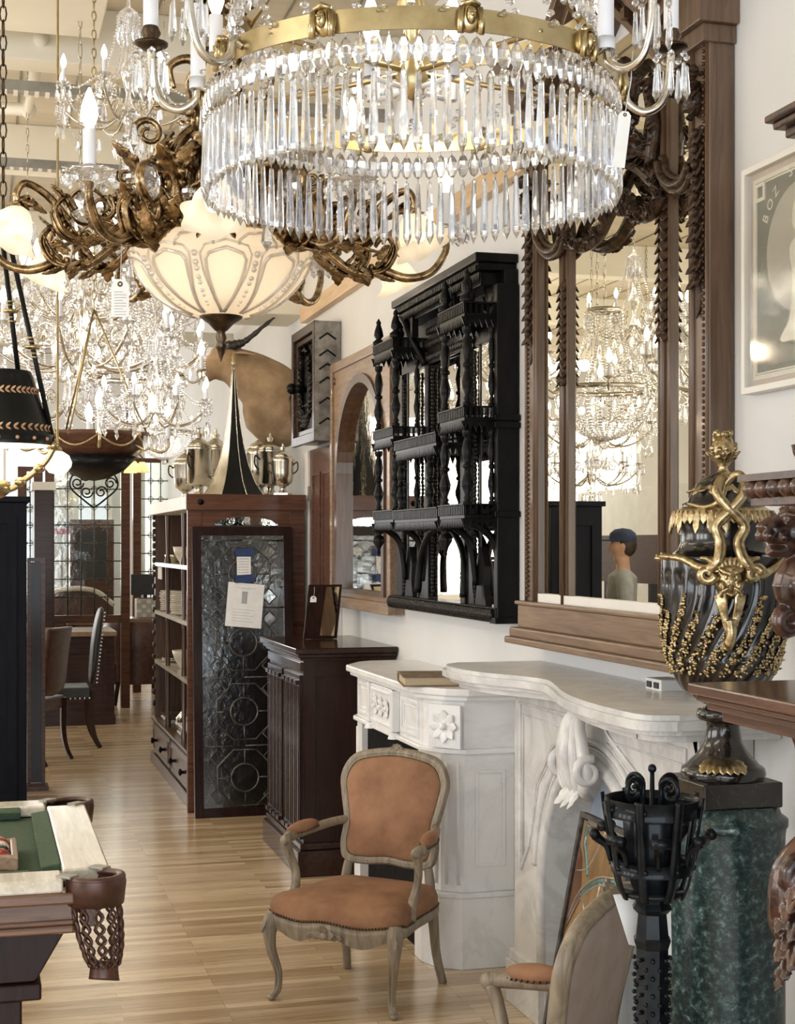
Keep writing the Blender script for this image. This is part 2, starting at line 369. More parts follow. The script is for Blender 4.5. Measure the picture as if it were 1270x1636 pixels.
        vs_ = [q for r_ in rows for q in r_]+[q-up*th for r_ in rows for q in r_]; K = len(rows)*5; fs = []
        for i in range(n):
            for k in range(4):
                a = i*5+k; fs.append((a, a+1, a+6, a+5)); fs.append((K+a, K+a+5, K+a+6, K+a+1))
            a = i*5; fs.append((a, a+5, K+a+5, K+a)); a = i*5+4; fs.append((a, K+a, K+a+5, a+5))
        return s.add(vs_, fs, True)
    def build(s, name, mat, parent=None, bevel=0, sub=0, remesh=0, smoothit=0, world=True, solid=0):
        me = bpy.data.meshes.new(name)
        vs_ = s.v
        anc = parent
        while anc is not None and '_mi' not in anc and anc.parent is not None: anc = anc.parent
        if anc is not None and world and '_mi' in anc:
            mi = Matrix([anc['_mi'][i*4:i*4+4] for i in range(4)]); vs_ = [mi @ V(q) for q in s.v]
        me.from_pydata([tuple(q) for q in vs_], [], s.f); me.polygons.foreach_set('use_smooth', s.s)
        bm = bmesh.new(); bm.from_mesh(me); bmesh.ops.recalc_face_normals(bm, faces=bm.faces); bm.to_mesh(me); bm.free()
        me.materials.append(M[mat]); me.update()
        o = bpy.data.objects.new(name, me); COL.objects.link(o)
        if parent is not None: o.parent = parent
        if remesh:
            r = o.modifiers.new('r', 'REMESH'); r.mode = 'VOXEL'; r.voxel_size = remesh; r.use_smooth_shade = True
        if smoothit:
            r = o.modifiers.new('s', 'SMOOTH'); r.iterations = smoothit; r.factor = .6
        if bevel:
            r = o.modifiers.new('b', 'BEVEL'); r.width = bevel; r.segments = 2; r.limit_method = 'ANGLE'; r.angle_limit = .7
            r.harden_normals = False
        if solid:
            r = o.modifiers.new('so', 'SOLIDIFY'); r.thickness = solid
        if sub:
            r = o.modifiers.new('u', 'SUBSURF'); r.levels = sub; r.render_levels = sub
        return o
def thing(name, label, cat, loc=(0, 0, 0), rz=0, group=None, local=False):
    """an Empty at the thing's base; parts may be given in world coordinates (local=False)"""
    o = bpy.data.objects.new(name, None); COL.objects.link(o); o.empty_display_size = .1
    o.location = loc; o.rotation_euler = (0, 0, rz); o['label'] = label; o['category'] = cat
    if group: o['group'] = group
    if not local:
        mi = (Matrix.Translation(V(loc)) @ Matrix.Rotation(rz, 4, 'Z')).inverted()
        o['_mi'] = [mi[i][j] for i in range(4) for j in range(4)]
    return o
def tag(o, label, cat, group=None):
    o['label'] = label; o['category'] = cat
    if group: o['group'] = group
    return o
def struct(o): o['kind'] = 'structure'; return o
def copy_tree(o, parent=None):
    kids = [k for k in KIDS(o)]
    c = o.copy(); COL.objects.link(c)
    if parent is not None: c.parent = parent
    for k in kids: copy_tree(k, c)
    return c
def KIDS(o): return [k for k in COL.objects if k.parent == o]
def copy_thing(o, label, loc=None, rz=None, group=None, scale=None):
    c = copy_tree(o); c['label'] = label
    if loc is not None: c.location = loc
    if rz is not None: c.rotation_euler = (0, 0, rz)
    if group: c['group'] = group
    if scale: c.scale = (scale,)*3
    return c
def inst(src, name_mat, parent):
    pass
def place(mesh_obj, parent, mat4, name=None):
    c = mesh_obj.copy(); COL.objects.link(c); c.parent = parent; c.matrix_local = mat4
    if name: c.name = name
    return c
def chain(mb, a, b, r=.012, wire=.0025):
    a = V(a); b = V(b); L = (b-a).length; n = max(2, int(L/(r*2.6))); d = (b-a)/n
    zx = V((1, 0, 0)); zy = V((0, 1, 0))
    for i in range(n):
        c = a+d*(i+.5); s_ = zx if i % 2 else zy
        pts = [c+s_*(cos(t)*r*.6)+V((0, 0, 1))*(sin(t)*r*1.6) for t in [2*pi*k/8 for k in range(8)]]
        mb.tube(pts, wire, 4, closed=True)
def spiral(c, r0, turns, plane='xz', n=22, start=0, sgn=1, k=.75):
    out = []
    for i in range(n+1):
        t = i/n; a = start+sgn*turns*2*pi*t; r = r0*(1-k*t)
        q = (r*cos(a), 0, r*sin(a)) if plane == 'xz' else ((0, r*cos(a), r*sin(a)) if plane == 'yz' else (r*cos(a), r*sin(a), 0))
        out.append(V(c)+V(q))
    return out
# ------------------------------------------------------------ the room
WX = 2.05; CZ = 4.2; YB = 20.0
def S(name, mb, mat, **k): return struct(mb.build(name, mat, **k))
S('floor', MB().bb(-7, WX+.1, -4, YB, -.05, 0), 'floor_oak')
S('wall_right', MB().bb(WX, WX+.15, -4, YB, 0, CZ), 'plaster')
S('wall_back', MB().bb(-7, WX, YB, YB+.15, 0, CZ), 'plaster')
S('wall_left', MB().bb(-7.15, -7, -4, YB, 0, CZ), 'plaster')
fw = MB().bb(-7, WX, -4.15, -4, 0, .45).bb(-7, WX, -4.15, -4, 3.4, CZ)
S('wall_front', fw, 'plaster')
S('ceiling', MB().bb(-7, WX, -4, YB, CZ, CZ+.1), 'ceiling_paint')
k = 1
for i, y in enumerate((2.8, 5.3, 7.3, 9.4, 11.8, 14.4, 17.0)):
    bm_ = MB().bb(-7, WX, y-.09, y+.09, 3.93, CZ)
    S('trim_%d' % k, bm_, 'ceiling_white', bevel=.006); k += 1
# wide white soffit in front, far soffit over the wall
S('trim_%d' % k, MB().bb(-7, .52, 4.4, 6.95, 3.97, 4.19), 'ceiling_white', bevel=.008); k += 1
S('trim_%d' % k, MB().bb(WX-.50, WX, 9.7, 10.25, 3.18, 3.5), 'ceiling_white', bevel=.008); k += 1
S('trim_%d' % k, MB().bb(WX-.05, WX, 3.9, 9.6, 3.11, 3.21), 'pine', bevel=.004); k += 1
S('baseboard_right', MB().bb(WX-.02, WX, -4, YB, 0, .12), 'white_trim')
S('baseboard_back', MB().bb(-7, WX, YB-.02, YB, 0, .12), 'white_trim')
# joints between the ceiling boards
m_ = MB()
for i in range(30): m_.bb(-7+i*.3, -6.99+i*.3, -4, YB, CZ-.006, CZ)
S('trim_%d' % k, m_, 'duct_metal'); k += 1
# pipes and lighting conduits under the ceiling
def pipe(nm, pts, r, lab, mat='ceiling_white', cat='pipe'):
    t = thing(nm, lab, cat, pts[0]); m = MB().tube(pts, r, 12); m.build('pipe', mat, t)
    f = MB()
    for q in pts[1:-1]: f.ball(q, r*1.25, 12, 8)
    if len(pts) > 2: f.build('elbow', mat, t)
    else:
        m = (V(pts[0])+V(pts[1]))/2; d = (V(pts[1])-V(pts[0])).normalized(); MB().tube([m-d*.05, m+d*.05], r*1.15, 12).build('coupling', mat, t)
a = P(66, 55, 7.0); b = P(45, 168, 8.05)
pipe('ceiling_pipe', [(a.x, a.y, 4.03), (b.x, b.y, 4.0), (b.x-1.6, b.y+.05, 4.0)], .036, 'cream painted pipe with an elbow below the ceiling boards')
pipe('ceiling_pipe', [(-3, 12.3, 3.35), (WX-.05, 12.3, 3.35)], .06, 'thin far ceiling pipe behind the antelope head')
def conduit(y, z, lab):
    t = thing('cable_tray', lab, 'cable tray', (-2, y, z))
    m = MB().bb(-7, WX-.02, y-.035, y+.035, z, z+.05); m.build('tray', 'duct_metal', t)
    m = MB(); 
    for i in range(90): m.bb(-3+i*.05, -3+i*.05+.02, y-.038, y+.038, z-.008, z+.0)
    m.build('slot_strip', 'ceiling_white', t)
    m = MB()
    for x in (-4, -1.2, 1.4): m.tube([(x, y, z+.05), (x, y, CZ)], .006, 6)
    m.build('hanger_rod', 'duct_metal', t)
conduit(7.5, 3.86, 'grey metal cable tray nearest the camera under the ceiling boards')
conduit(8.45, 3.72, 'farther grey metal cable tray under the ceiling boards')
# windows of the far wall: frames around the daylight
def window(n, x0, x1, z0, z1, y):
    f = MB().rectframe(x0, x1, z0, z1, .07, y-.06, y, 'y'); 
    o = S('window_%d' % n, f, 'white_trim')
    g = MB(); 
    nx = max(2, int((x1-x0)/.6))
    for i in range(1, nx): xx = x0+(x1-x0)*i/nx; g.bb(xx-.015, xx+.015, y-.05, y-.01, z0, z1)
    g.bb(x0, x1, y-.05, y-.01, (z0+z1)/2-.015, (z0+z1)/2+.015); g.build('glazing_bars', 'white_trim', o)
    MB().bb(x0+.05, x1-.05, y-.012, y-.006, z0+.05, z1-.05).build('lit_pane', 'window_light', o)
window(1, -5.2, .9, .9, 3.3, 20.0)
window(2, 1.15, 1.65, 1.0, 2.4, 20.0)
# door in the right wall
d1 = S('door_1', MB().bb(WX-.035, WX-.005, 8.64, 9.36, .01, 2.27), 'redwood', bevel=.003)
pn = MB()
for (z0, z1) in ((.15, .9), (1.05, 2.12)):
    for (y0, y1) in ((8.74, 8.97), (9.03, 9.26)): pn.rectframe(y0, y1, z0, z1, .02, WX-.045, WX-.03, 'x')
pn.build('door_panel', 'redwood', d1)
MB().lathe([(.001, 0), (.03, .005), (.03, .02), (.001, .03)], (WX-.075, 8.70, 1.02), 12, ax='x').build('door_knob', 'brass', d1)
h = MB()
for z in (.3, 1.95): h.bb(WX-.05, WX-.03, 9.33, 9.36, z, z+.09)
h.build('hinge', 'duct_metal', d1)
ws = S('trim_%d' % k, MB().bb(WX-.05, WX, 9.36, 9.46, 0, 2.265).bb(WX-.05, WX, 8.615, 8.64, 0, 2.265), 'white_trim', bevel=.004); k += 1
# ------------------------------------------------------------ marble fireplace with square opening
def rosette(mb, c, n, r, ax='x', k=8, petal=.35):
    """flower of petals on a plane facing n"""
    c = V(c); n = V(n).normalized(); u = V((0, 0, 1)); s_ = n.cross(u).normalized()
    for i in range(k):
        a = 2*pi*i/k; d = u*cos(a)+s_*sin(a)
        mb.leaf(c, d, n, r, r*petal, .25, 2, r*.08)
    mb.ball(c+n*r*.10, r*.22, 8, 5)
fx = 1.71; y0, y1 = 5.62, 7.04
fp = thing('marble_fireplace', 'white marble fireplace with fluted corner pilasters, square black opening and a book on top', 'fireplace', (1.88, 6.33, 0))
def chsec(g, ys=y0, ye=y1, fxx=fx, ch=.12):
    return [(WX-.005, ys-g), (fxx+ch, ys-g), (fxx+ch*.35, ys-g+ch*.45), (fxx-g, ys+ch+.04), (fxx-g, ye-ch-.04), (fxx+ch*.35, ye+g-ch*.45), (fxx+ch, ye+g), (WX-.005, ye+g)]
m = MB().prism(chsec(.055), 1.075, 1.105).prism(chsec(.035), 1.055, 1.075); m.build('mantel_shelf', 'marble_white', fp, bevel=.006)
# side walls, pilasters
def pil(sgn):
    ya = y0 if sgn > 0 else y1
    f = lambda a: ya+sgn*a
    pts = [(WX-.01, f(0)), (fx+.12, f(0)), (fx+.04, f(.055)), (fx, f(.16)), (fx, f(.24)), (fx+.22, f(.24)), (fx+.22, f(.05)), (WX-.01, f(.05))]
    return MB().prism(pts, .30, .85), MB().prism([(a-(.012 if a < WX-.02 else 0), b-(sgn*.012 if abs(b-ya) < .2 else -sgn*.012)) for a, b in pts], 0.0, .28).prism([(a-(.018 if a < WX-.02 else 0), b-(sgn*.018 if abs(b-ya) < .2 else 0)) for a, b in pts], .28, .30)
for sgn in (1, -1):
    a, b = pil(sgn); p_ = a.build('pilaster', 'marble_white', fp, bevel=.003)
    b.build('plinth', 'marble_white', p_, bevel=.004)
    m = MB()
    for i in range(4):
        t = (i+.5)/4; q0 = V((fx+.12, (y0 if sgn > 0 else y1), 0)); q1 = V((fx+.04, (y0+.055*sgn if sgn > 0 else y1-.055), 0)); q2 = V((fx, (y0+.16 if sgn > 0 else y1-.16), 0))
        c = q0.lerp(q1, t*2) if t < .5 else q1.lerp(q2, t*2-1)
        for z0 in (.33,): m.tube([(c.x-.002, c.y-sgn*.002, z0), (c.x-.002, c.y-sgn*.002, .81)], .0065, 6)
    m.build('fluting', 'marble_white', p_)
m = MB().prism(chsec(0), .855, 1.055); fr = m.build('frieze', 'marble_white', fp, bevel=.003)
MB().prism(chsec(.02), .845, .866).build('frieze_moulding', 'marble_white', fp, bevel=.005)
m = MB()
for (a, b) in ((5.84, 6.10), (6.60, 6.83)):
    m.rectframe(a, b, .885, 1.035, .018, fx-.010, fx+.01, 'x'); m.rectframe(a+.035, b-.035, .91, 1.01, .010, fx-.006, fx+.01, 'x')
m.bb(fx-.022, fx, 6.16, 6.54, .862, 1.05); m.rectframe(6.18, 6.52, .885, 1.035, .014, fx-.03, fx-.018, 'x')
for yy in (6.15, 6.55): m.bb(fx-.035, fx, yy-.018, yy+.018, .875, 1.05); m.lathe([(.03, 0), (.022, .025), (.001, .03)], (fx-.02, yy, .845), 10)
m.build('frieze_panel', 'marble_white', fp, bevel=.003)
m = MB(); 
for yy in (6.26, 6.35, 6.44): rosette(m, (fx-.026, yy, .96), (-1, 0, 0), .05, k=7)
m.build('rosette_carving', 'marble_white', fp)
m = MB(); nn = V((-.78, -.62, 0)); cc = V((fx+.052, y0+.030, .955)); s_ = V((.62, -.78, 0))
rt = Matrix(((s_.x, nn.x, 0), (s_.y, nn.y, 0), (0, 0, 1)))
m.box(cc+nn*.004, (.15, .012, .17), rt); rosette(m, cc+nn*.012, nn, .07, k=8); m.build('corner_rosette', 'marble_white', fp)
m = MB().rectframe(1.875, 2.0, .40, .78, .012, y0-.006, y0+.01, 'y'); m.build('side_panel', 'marble_white', fp, bevel=.002)
m = MB().bb(fx+.03, fx+.05, y0+.2, y1-.2, 0, .86); m.build('black_insert', 'matte_black', fp)  # flat black plate filling the square opening
m = MB(); random.seed(3)
for i in range(18): m.ball((fx+.10+random.random()*.05, 6.15+random.random()*.35, .66+random.random()*.10), .035, 7, 5)
pass
# lying book
bk = thing('old_book', 'worn brown book lying on the square white marble fireplace', 'book', (1.80, 5.83, 1.105), radians(12), local=True)
m = MB().bb(-.16, .16, -.12, .12, .006, .036); m.build('page_block', 'book_pages', bk)
m = MB().bb(-.168, .168, -.128, .126, 0, .006).bb(-.168, .168, -.128, .126, .036, .042).bb(-.168, .168, .12, .13, 0, .042); m.build('cover', 'book_cover', bk, bevel=.002)
bk.rotation_euler = (0, 0, radians(-10))
# ------------------------------------------------------------ arched marble fireplace
f2 = thing('arched_marble_fireplace', 'grey-veined marble fireplace with arched opening, scroll keystone and serpentine shelf', 'fireplace', (1.95, 4.45, 0))
ax_, yc = 1.88, 4.45; YA, YN = 5.18, 3.72
edge = cr([(1.70, 5.36), (1.63, 5.27), (1.62, 5.05), (1.66, 4.88), (1.735, 4.72), (1.76, 4.58), (1.72, 4.40), (1.66, 4.18), (1.625, 3.95), (1.62, 3.70), (1.64, 3.56), (1.72, 3.52)], 5)
def shelfpoly(off): return [(WX-.004, 5.36-off)]+[(min(a+off, WX-.05), b+(-off if b > 5.2 else (off if b < 3.65 else 0))) for a, b in edge]+[(WX-.004, 3.52+off)]
m = MB().prism(shelfpoly(.012), 1.215, 1.23).prism(shelfpoly(0), 1.190, 1.215).prism(shelfpoly(.022), 1.175, 1.19).prism(shelfpoly(.05), 1.155, 1.175)
m.build('mantel_shelf', 'marble_grey', f2, bevel=.006)
NN = 28
def arch(aw, top, spring, n=NN, pointy=1.0):
    pts = [(yc-aw, 0)]
    for i in range(n+1):
        a = pi-pi*i/n; pts.append((yc+aw*cos(a), spring+(top-spring)*abs(sin(a))**pointy))
    pts.append((yc+aw, 0)); return pts
inn = arch(.42, .95, .46)
def outer_of(pts, ya, yb, z1):
    out = []
    for (a, b) in pts:
        if b <= 0: out.append((ya if a < yc else yb, 0)); continue
        d = V((a-yc, b-.40)); d.normalize()
        s1 = ((ya if d.x < 0 else yb)-yc)/d.x if abs(d.x) > 1e-6 else 1e9; s2 = (z1-.40)/d.y if d.y > 1e-6 else 1e9
        s0 = min(s1, s2); out.append((yc+d.x*s0, max(0, .40+d.y*s0)))
    return out
out_ = outer_of(inn, YN, YA, 1.16)
m = MB(); n = len(inn)
vs_ = [(ax_, a, b) for a, b in out_]+[(ax_, a, b) for a, b in inn]+[(ax_+.13, a, b) for a, b in inn]
fs = []
for i in range(n-1): fs += [(i, i+1, n+i+1, n+i), (n+i, n+i+1, 2*n+i+1, 2*n+i)]
m.add(vs_, fs); m.bb(ax_+.003, WX-.004, YA-.012, YA, 0, 1.155).bb(ax_+.003, WX-.004, YN, YN+.012, 0, 1.155)
m.add([(ax_, YN, 1.16), (ax_, YA, 1.16), (WX, YA, 1.16), (WX, YN, 1.16)], [(0, 1, 2, 3)])
m.build('surround', 'marble_grey', f2)
def archtube(m, aw, top, spring, r, x, z0):
    p_ = [(x, a, max(b, z0)) for a, b in arch(aw, top, spring, 36)]; m.tube(p_, r, 8)
m = MB(); archtube(m, .44, .975, .46, .022, ax_-.004, .17); archtube(m, .515, 1.04, .48, .012, ax_-.002, .55); archtube(m, .49, 1.02, .47, .006, ax_-.002, .55)
m.build('arch_moulding', 'marble_grey', f2)
m = MB()
for sg in (1, -1):
    ye = YA-.07 if sg > 0 else YN+.07
    pth = [(ye, .50), (ye, 1.10), (yc+sg*.10, 1.10), (yc+sg*.16, 1.06), (yc+sg*.34, .985), (yc+sg*.50, .83), (yc+sg*.575, .60), (ye, .50)]
    m.tube([(ax_-.002, a, b) for a, b in pth], .009, 6, smooth=False)
    pth = [(yc+(a-yc)*.93+sg*.02, .84+(b-.84)*.84) for a, b in pth]; m.tube([(ax_-.001, a, b) for a, b in pth], .005, 6)
m.build('spandrel_moulding', 'marble_grey', f2)
for (a, b) in ((YA-.30, YA+.03), (YN-.03, YN+.30)):
    m = MB()
    m.prism([(ax_-.03, a), (ax_-.03, b), (WX-.004, b), (WX-.004, a if a > yc+.4 else b-.06)] if False else [(ax_-.025, a), (ax_-.025, b), (ax_+.13, b), (ax_+.13, a)], 0, .155)
    m.prism([(ax_-.012, a+.004), (ax_-.012, b-.004), (ax_+.13, b-.004), (ax_+.13, a+.004)], .155, .19)
    m.build('plinth', 'marble_grey', f2, bevel=.004)

m = MB()                                                  # keystone corbel: scrolled leaf
for i, dx in enumerate((-.055, -.028, 0, .028, .055)):
    pth = [(ax_-.02, yc+.02+dx*.6, 1.15), (ax_-.075, yc+.02+dx*.8, 1.12), (ax_-.105+abs(dx)*.4, yc+.02+dx*1.5, 1.03), (ax_-.10+abs(dx)*.4, yc+.02+dx*1.75, .96), (ax_-.075, yc+.02+dx*1.3, .90), (ax_-.03, yc+.02+dx*.5, .865)]
    m.tube(cr(pth, 6), [.012, .017, .021, .022, .018, .008], 10)
m.tube(spiral((ax_-.075, yc-.085, .965), .045, 1.4, 'xz', 20, 1.2), [.016, .008], 7)
m.tube(spiral((ax_-.075, yc+.125, .965), .045, 1.4, 'xz', 20, 1.2), [.016, .008], 7)
for sg in (-1, 0, 1): m.leaf((ax_-.085, yc+.02+sg*.03, .91), (-.25, sg*.35, -1), (-1, 0, .2), .085, .032, .4, 3)
m = MB().merge(m, Matrix.Translation((0, -.05, 0))); m.build('keystone', 'marble_grey', f2)
m = MB().bb(WX-.04, WX-.012, YN+.04, YA-.04, 0, 1.0); m.build('backing_board', 'board_blue', f2)
# small box on the shelf
o = thing('outlet_box', 'small grey electrical box on the arched marble fireplace shelf', 'electrical box', (1.98, 4.17, 1.23))
MB().bb(1.955, 2.035, 4.11, 4.22, 1.23, 1.265).build('box', 'scrim', o, bevel=.003)
MB().bb(1.951, 1.956, 4.125, 4.155, 1.238, 1.256).bb(1.951, 1.956, 4.175, 4.205, 1.238, 1.256).build('socket', 'ink', o)
# ------------------------------------------------------------ tall pier mirror
YF, YR = 5.31, 3.83; pz0, pz1 = 1.46, 3.12; ym = (YF+YR)/2
pm = thing('pier_mirror', 'very tall carved walnut wall mirror with leafy swags above the arched fireplace', 'mirror', (2.0, ym, 1.29))
px_ = 1.962
for sg, ya in ((1, YF), (-1, YR)):
    m = MB(); yy = sorted((ya, ya-sg*.115)); m.bb(px_+.008, WX-.003, yy[0], yy[1], pz0, pz1+.05)
    st = m.build('stile', 'pier_wood', pm, bevel=.003)
    m = MB()
    for off, r in ((.012, .008), (.10, .010), (.118, .006)): m.tube([(px_+.008, ya-sg*off, pz0), (px_+.008, ya-sg*off, pz1)], r, 8)
    m.build('moulding', 'pier_wood', st)
    m = MB(); nb = 90
    for i in range(nb): m.ball((px_+.004, ya-sg*.030, pz0+.02+i*(pz1-pz0-.04)/nb), .0062, 6, 4)
    bd = m.build('bead_trim', 'walnut', st)
    m = MB(); z = 2.86 if sg < 0 else 2.92; zend = 2.42 if sg < 0 else 2.44; ycc = ya-sg*.062
    rs = random.Random(5)
    while z > zend:
        for q in (-1, 1): m.leaf((px_+.008, ycc, z), (-.25, q*.55, -1), (-1, 0, .1), .075, .024, .25, 3)
        m.ball((px_-.006, ycc, z-.02), .014, 8, 5); z -= .045
    m.leaf((px_+.005, ycc, z), (0, 0, -1), (-1, 0, 0), .10, .020, .1, 2)
    if sg < 0 or 1:
        for k_ in range(10): m.leaf((px_+.006, ycc+rs.uniform(-.02, .02), 3.02-.012*k_), (-.4, rs.uniform(-.8, .8), rs.uniform(-.8, .3)), (-1, 0, 0), .07, .022, .5, 3)
        m.ball((px_-.01, ycc, 2.93), .03, 10, 6, (1, 1, 1.3))
    m.build('husk_drop', 'carved_walnut', st)
for yy in (4.94, 4.135):
    m = MB().bb(px_+.016, WX-.01, yy-.040, yy+.040, pz0, 3.0)
    for off in (-.034, .034): m.tube([(px_+.016, yy+off, pz0), (px_+.016, yy+off, 3.0)], .006, 8)
    m.tube([(px_+.012, yy, pz0), (px_+.012, yy, 3.0)], .010, 8)
    mu = m.build('mullion', 'pier_wood', pm)
    m = MB(); zt, zb = (2.60, 2.26) if yy > 4.5 else (2.80, 2.32)
    z = zt
    while z > zb:
        for q in (-1, 1): m.leaf((px_+.010, yy+q*.012, z), (-.15, q*.28, -1), (-1, q*.6, 0), .052, .020, .25, 1, .006)
        z -= .030
    m.ball((px_+.012, yy, zb-.015), .026, 10, 6, (1, 1, .8)); m.build('leaf_sheath', 'carved_walnut', mu)
m = MB().bb(1.905, WX-.003, YR-.05, YF+.06, 1.30, 1.325).bb(1.92, WX-.003, YR-.03, YF+.045, 1.325, 1.36).bb(1.945, WX-.003, YR-.01, YF+.02, 1.36, 1.445).bb(1.935, WX-.003, YR-.015, YF+.03, 1.445, 1.46)
m.build('base_moulding', 'pier_wood_y', pm, bevel=.006)
m = MB().bb(px_+.01, WX-.01, YR+.1, YF-.1, pz0, pz0+.03); m.build('glazing_sill', 'white_trim', pm)
MB().bb(1.990, 1.998, YR+.1, YF-.1, pz0, 3.3).build('mirror_glass', 'mirror', pm)
# arched head with dentils
def bandarc(r0, r1, x0, x1, c_y, c_z, a0, a1, n=24):
    mb = MB(); vs_ = []
    for i in range(n+1):
        a = a0+(a1-a0)*i/n
        for (r_, x) in ((r0, x0), (r1, x0), (r1, x1), (r0, x1)): vs_.append((x, c_y+r_*cos(a), c_z+r_*sin(a)))
    fs = [(i*4+k_, i*4+(k_+1) % 4, (i+1)*4+(k_+1) % 4, (i+1)*4+k_) for i in range(n) for k_ in range(4)]+[(0, 1, 2, 3), (n*4+3, n*4+2, n*4+1, n*4)]
    return mb.add(vs_, fs)
m = MB(); 
hp = cr([(YR-.06, 3.30), (YR+.02, 3.27), (YR+.12, 3.14), (YR+.22, 3.10), (YR+.36, 3.18), (ym-.12, 3.38), (ym, 3.44), (ym+.12, 3.38), (YF-.36, 3.18), (YF-.22, 3.10), (YF-.12, 3.14), (YF-.02, 3.27), (YF+.06, 3.30)], 5)
def ribbon(x0, x1, dz0, dz1):
    mb = MB(); n = len(hp); vs_ = []
    for a, b in hp: vs_ += [(x0, a, b+dz0), (x0, a, b+dz1), (x1, a, b+dz1), (x1, a, b+dz0)]
    fs = [(i*4+k_, i*4+(k_+1) % 4, (i+1)*4+(k_+1) % 4, (i+1)*4+k_) for i in range(n-1) for k_ in range(4)]+[(0, 1, 2, 3), (n*4-1, n*4-2, n*4-3, n*4-4)]
    return mb.add(vs_, fs)
m.merge(ribbon(px_, WX-.003, -.03, .16)).merge(ribbon(1.90, WX-.003, .10, .14)).merge(ribbon(1.86, WX-.003, .14, .19)).merge(ribbon(1.93, WX-.003, .0, .03))
for ya in (YR, YF): 
    sg = 1 if ya == YF else -1
    m.bb(1.945, WX-.003, *sorted((ya+sg*.012, ya-sg*.14)), 3.08, 3.13).bb(1.925, WX-.003, *sorted((ya+sg*.03, ya-sg*.15)), 3.13, 3.28)
m.build('arched_cornice', 'pier_wood', pm, bevel=.003)
m = MB()
for i in range(0, len(hp)-1, 2): m.box((1.925, hp[i][0], hp[i][1]+.055), (.03, .03, .035))
m.build('dentils', 'walnut', pm)
# carved crest: mouldings, garlands and leafwork over the glass
def pxs(l, X): return [PX(a, b, X) for a, b in l]
m = MB()
for dx, dz in ((0, 0), (-.010, .020), (.006, .038)):
    for l in ([(858, 372), (862, 395), (876, 411), (893, 405), (903, 378), (915, 350), (940, 328), (966, 308), (984, 275), (996, 262)],
              [(996, 262), (1016, 270), (1036, 288), (1051, 300)], [(1055, 270), (1060, 292), (1076, 306), (1094, 300), (1104, 275)]):
        p_ = [V((q.x+dx, q.y, q.z+dz)) for q in pxs(l, 1.955)]; m.tube(cr(p_, 4), .013, 7)
m.build('scroll_moulding', 'carved_walnut', pm)
m = MB(); rs = random.Random(2)
for l in ([(899, 362), (908, 385), (930, 394), (955, 378), (972, 345), (986, 318)], [(984, 325), (996, 335), (1006, 312)], [(1002, 318), (1010, 336), (1026, 346), (1044, 338), (1054, 310)],
          [(1003, 262), (1000, 215), (1008, 165), (1016, 120)], [(1035, 130), (1045, 200), (1040, 260), (1050, 285)], [(1000, 100), (975, 130), (962, 170), (940, 190)]):
    p_ = cr(pxs(l, 1.95), 7); m.tube(p_, .022, 8)
    for i in range(0, len(p_)-1):
        d = (V(p_[i+1])-V(p_[i])).normalized()
        for q in range(2): m.leaf(p_[i], d+V((-.5, rs.uniform(-.9, .9), rs.uniform(-.9, .9))), (-1, 0, .2), .045, .016, .5, 3)
for l, n_ in (((1018, 185), 14), ((1030, 240), 12), ((1008, 130), 10), ((985, 285), 8)):
    c = PX(*l, 1.955)
    for i in range(n_): m.leaf(c, (-.4, rs.uniform(-1, 1), rs.uniform(-1, 1)), (-1, 0, 0), .09, .03, .5, 4)
m.build('carved_garland', 'carved_walnut', pm)
m = MB(); a = PX(1093, 75, 2.015); b = PX(1093, 292, 2.015); m.tube([a, b], .003, 5)
c = PX(1093, 186, 2.012); m.ball(c, .012, 8, 6)
m.tube([V((c.x, c.y-.06, c.z)), c, V((c.x, c.y+.05, c.z+.005))], .003, 5); m.build('leading', 'lead', pm)
# ------------------------------------------------------------ black etagere
et = thing('ebonized_etagere', 'black carved hanging wall shelf with turned posts and small mirrors', 'wall shelf', (1.95, 6.4, 1.35))
EX = 1.83
BAL = [(.5, 0), (.5, .03), (.3, .05), (.42, .08), (.25, .12), (.55, .24), (.60, .30), (.35, .42), (.28, .48), (.5, .50), (.5, .53), (.3, .55), (.42, .62), (.55, .72), (.40, .84), (.25, .90), (.45, .93), (.5, .97), (.5, 1)]
def baluster(mb, x, y, z0, z1, r): mb.lathe([(a*r*1.9, z0+b*(z1-z0)) for a, b in BAL], (x, y, 0), 12)
ya_, yb_ = 5.60, 7.20
m = MB().bb(1.99, WX-.003, ya_, ya_+.10, 1.36, 2.62).bb(1.99, WX-.003, yb_-.10, yb_, 1.36, 2.62).bb(1.98, WX-.003, 6.08, 6.14, 1.40, 2.5).bb(1.98, WX-.003, 6.62, 6.68, 1.40, 2.5)
m.bb(1.99, WX-.003, ya_, yb_, 2.50, 2.76).bb(1.95, WX-.003, ya_, yb_, 1.36, 1.42).bb(2.0, WX-.003, ya_, yb_, 1.74, 1.80).bb(2.0, WX-.003, ya_, yb_, 2.13, 2.18)
for yy in (5.74, 5.94, 6.86, 7.04): m.bb(2.0, WX-.003, yy-.012, yy+.012, 1.40, 2.55)
m.bb(1.955, WX-.003, ya_-.012, ya_+.03, 1.36, 2.70)
for z in (1.37, 1.79, 2.14, 2.17): m.bb(1.94, WX-.003, ya_-.03, ya_+.04, z-.012, z+.012)
m.build('back_frame', 'ebony', et, bevel=.003)
rs = random.Random(4)
for yy in (5.70, 5.98, 6.16, 6.60, 6.82, 7.08):
    m = MB()
    for i in range(60):
        z = 1.44+i*.0175
        m.ball((1.995, yy+rs.uniform(-.006, .006), z), .011, 6, 4, (.8, 1, 1))
    m.build('carved_beading', 'ebony_carved', et)
m = MB()
for i in range(64): m.ball((1.945, ya_+.03+i*.0245, 1.39), .017, 6, 4, (.8, .7, 1.6))
m.build('carved_base_rail', 'ebony_carved', et)
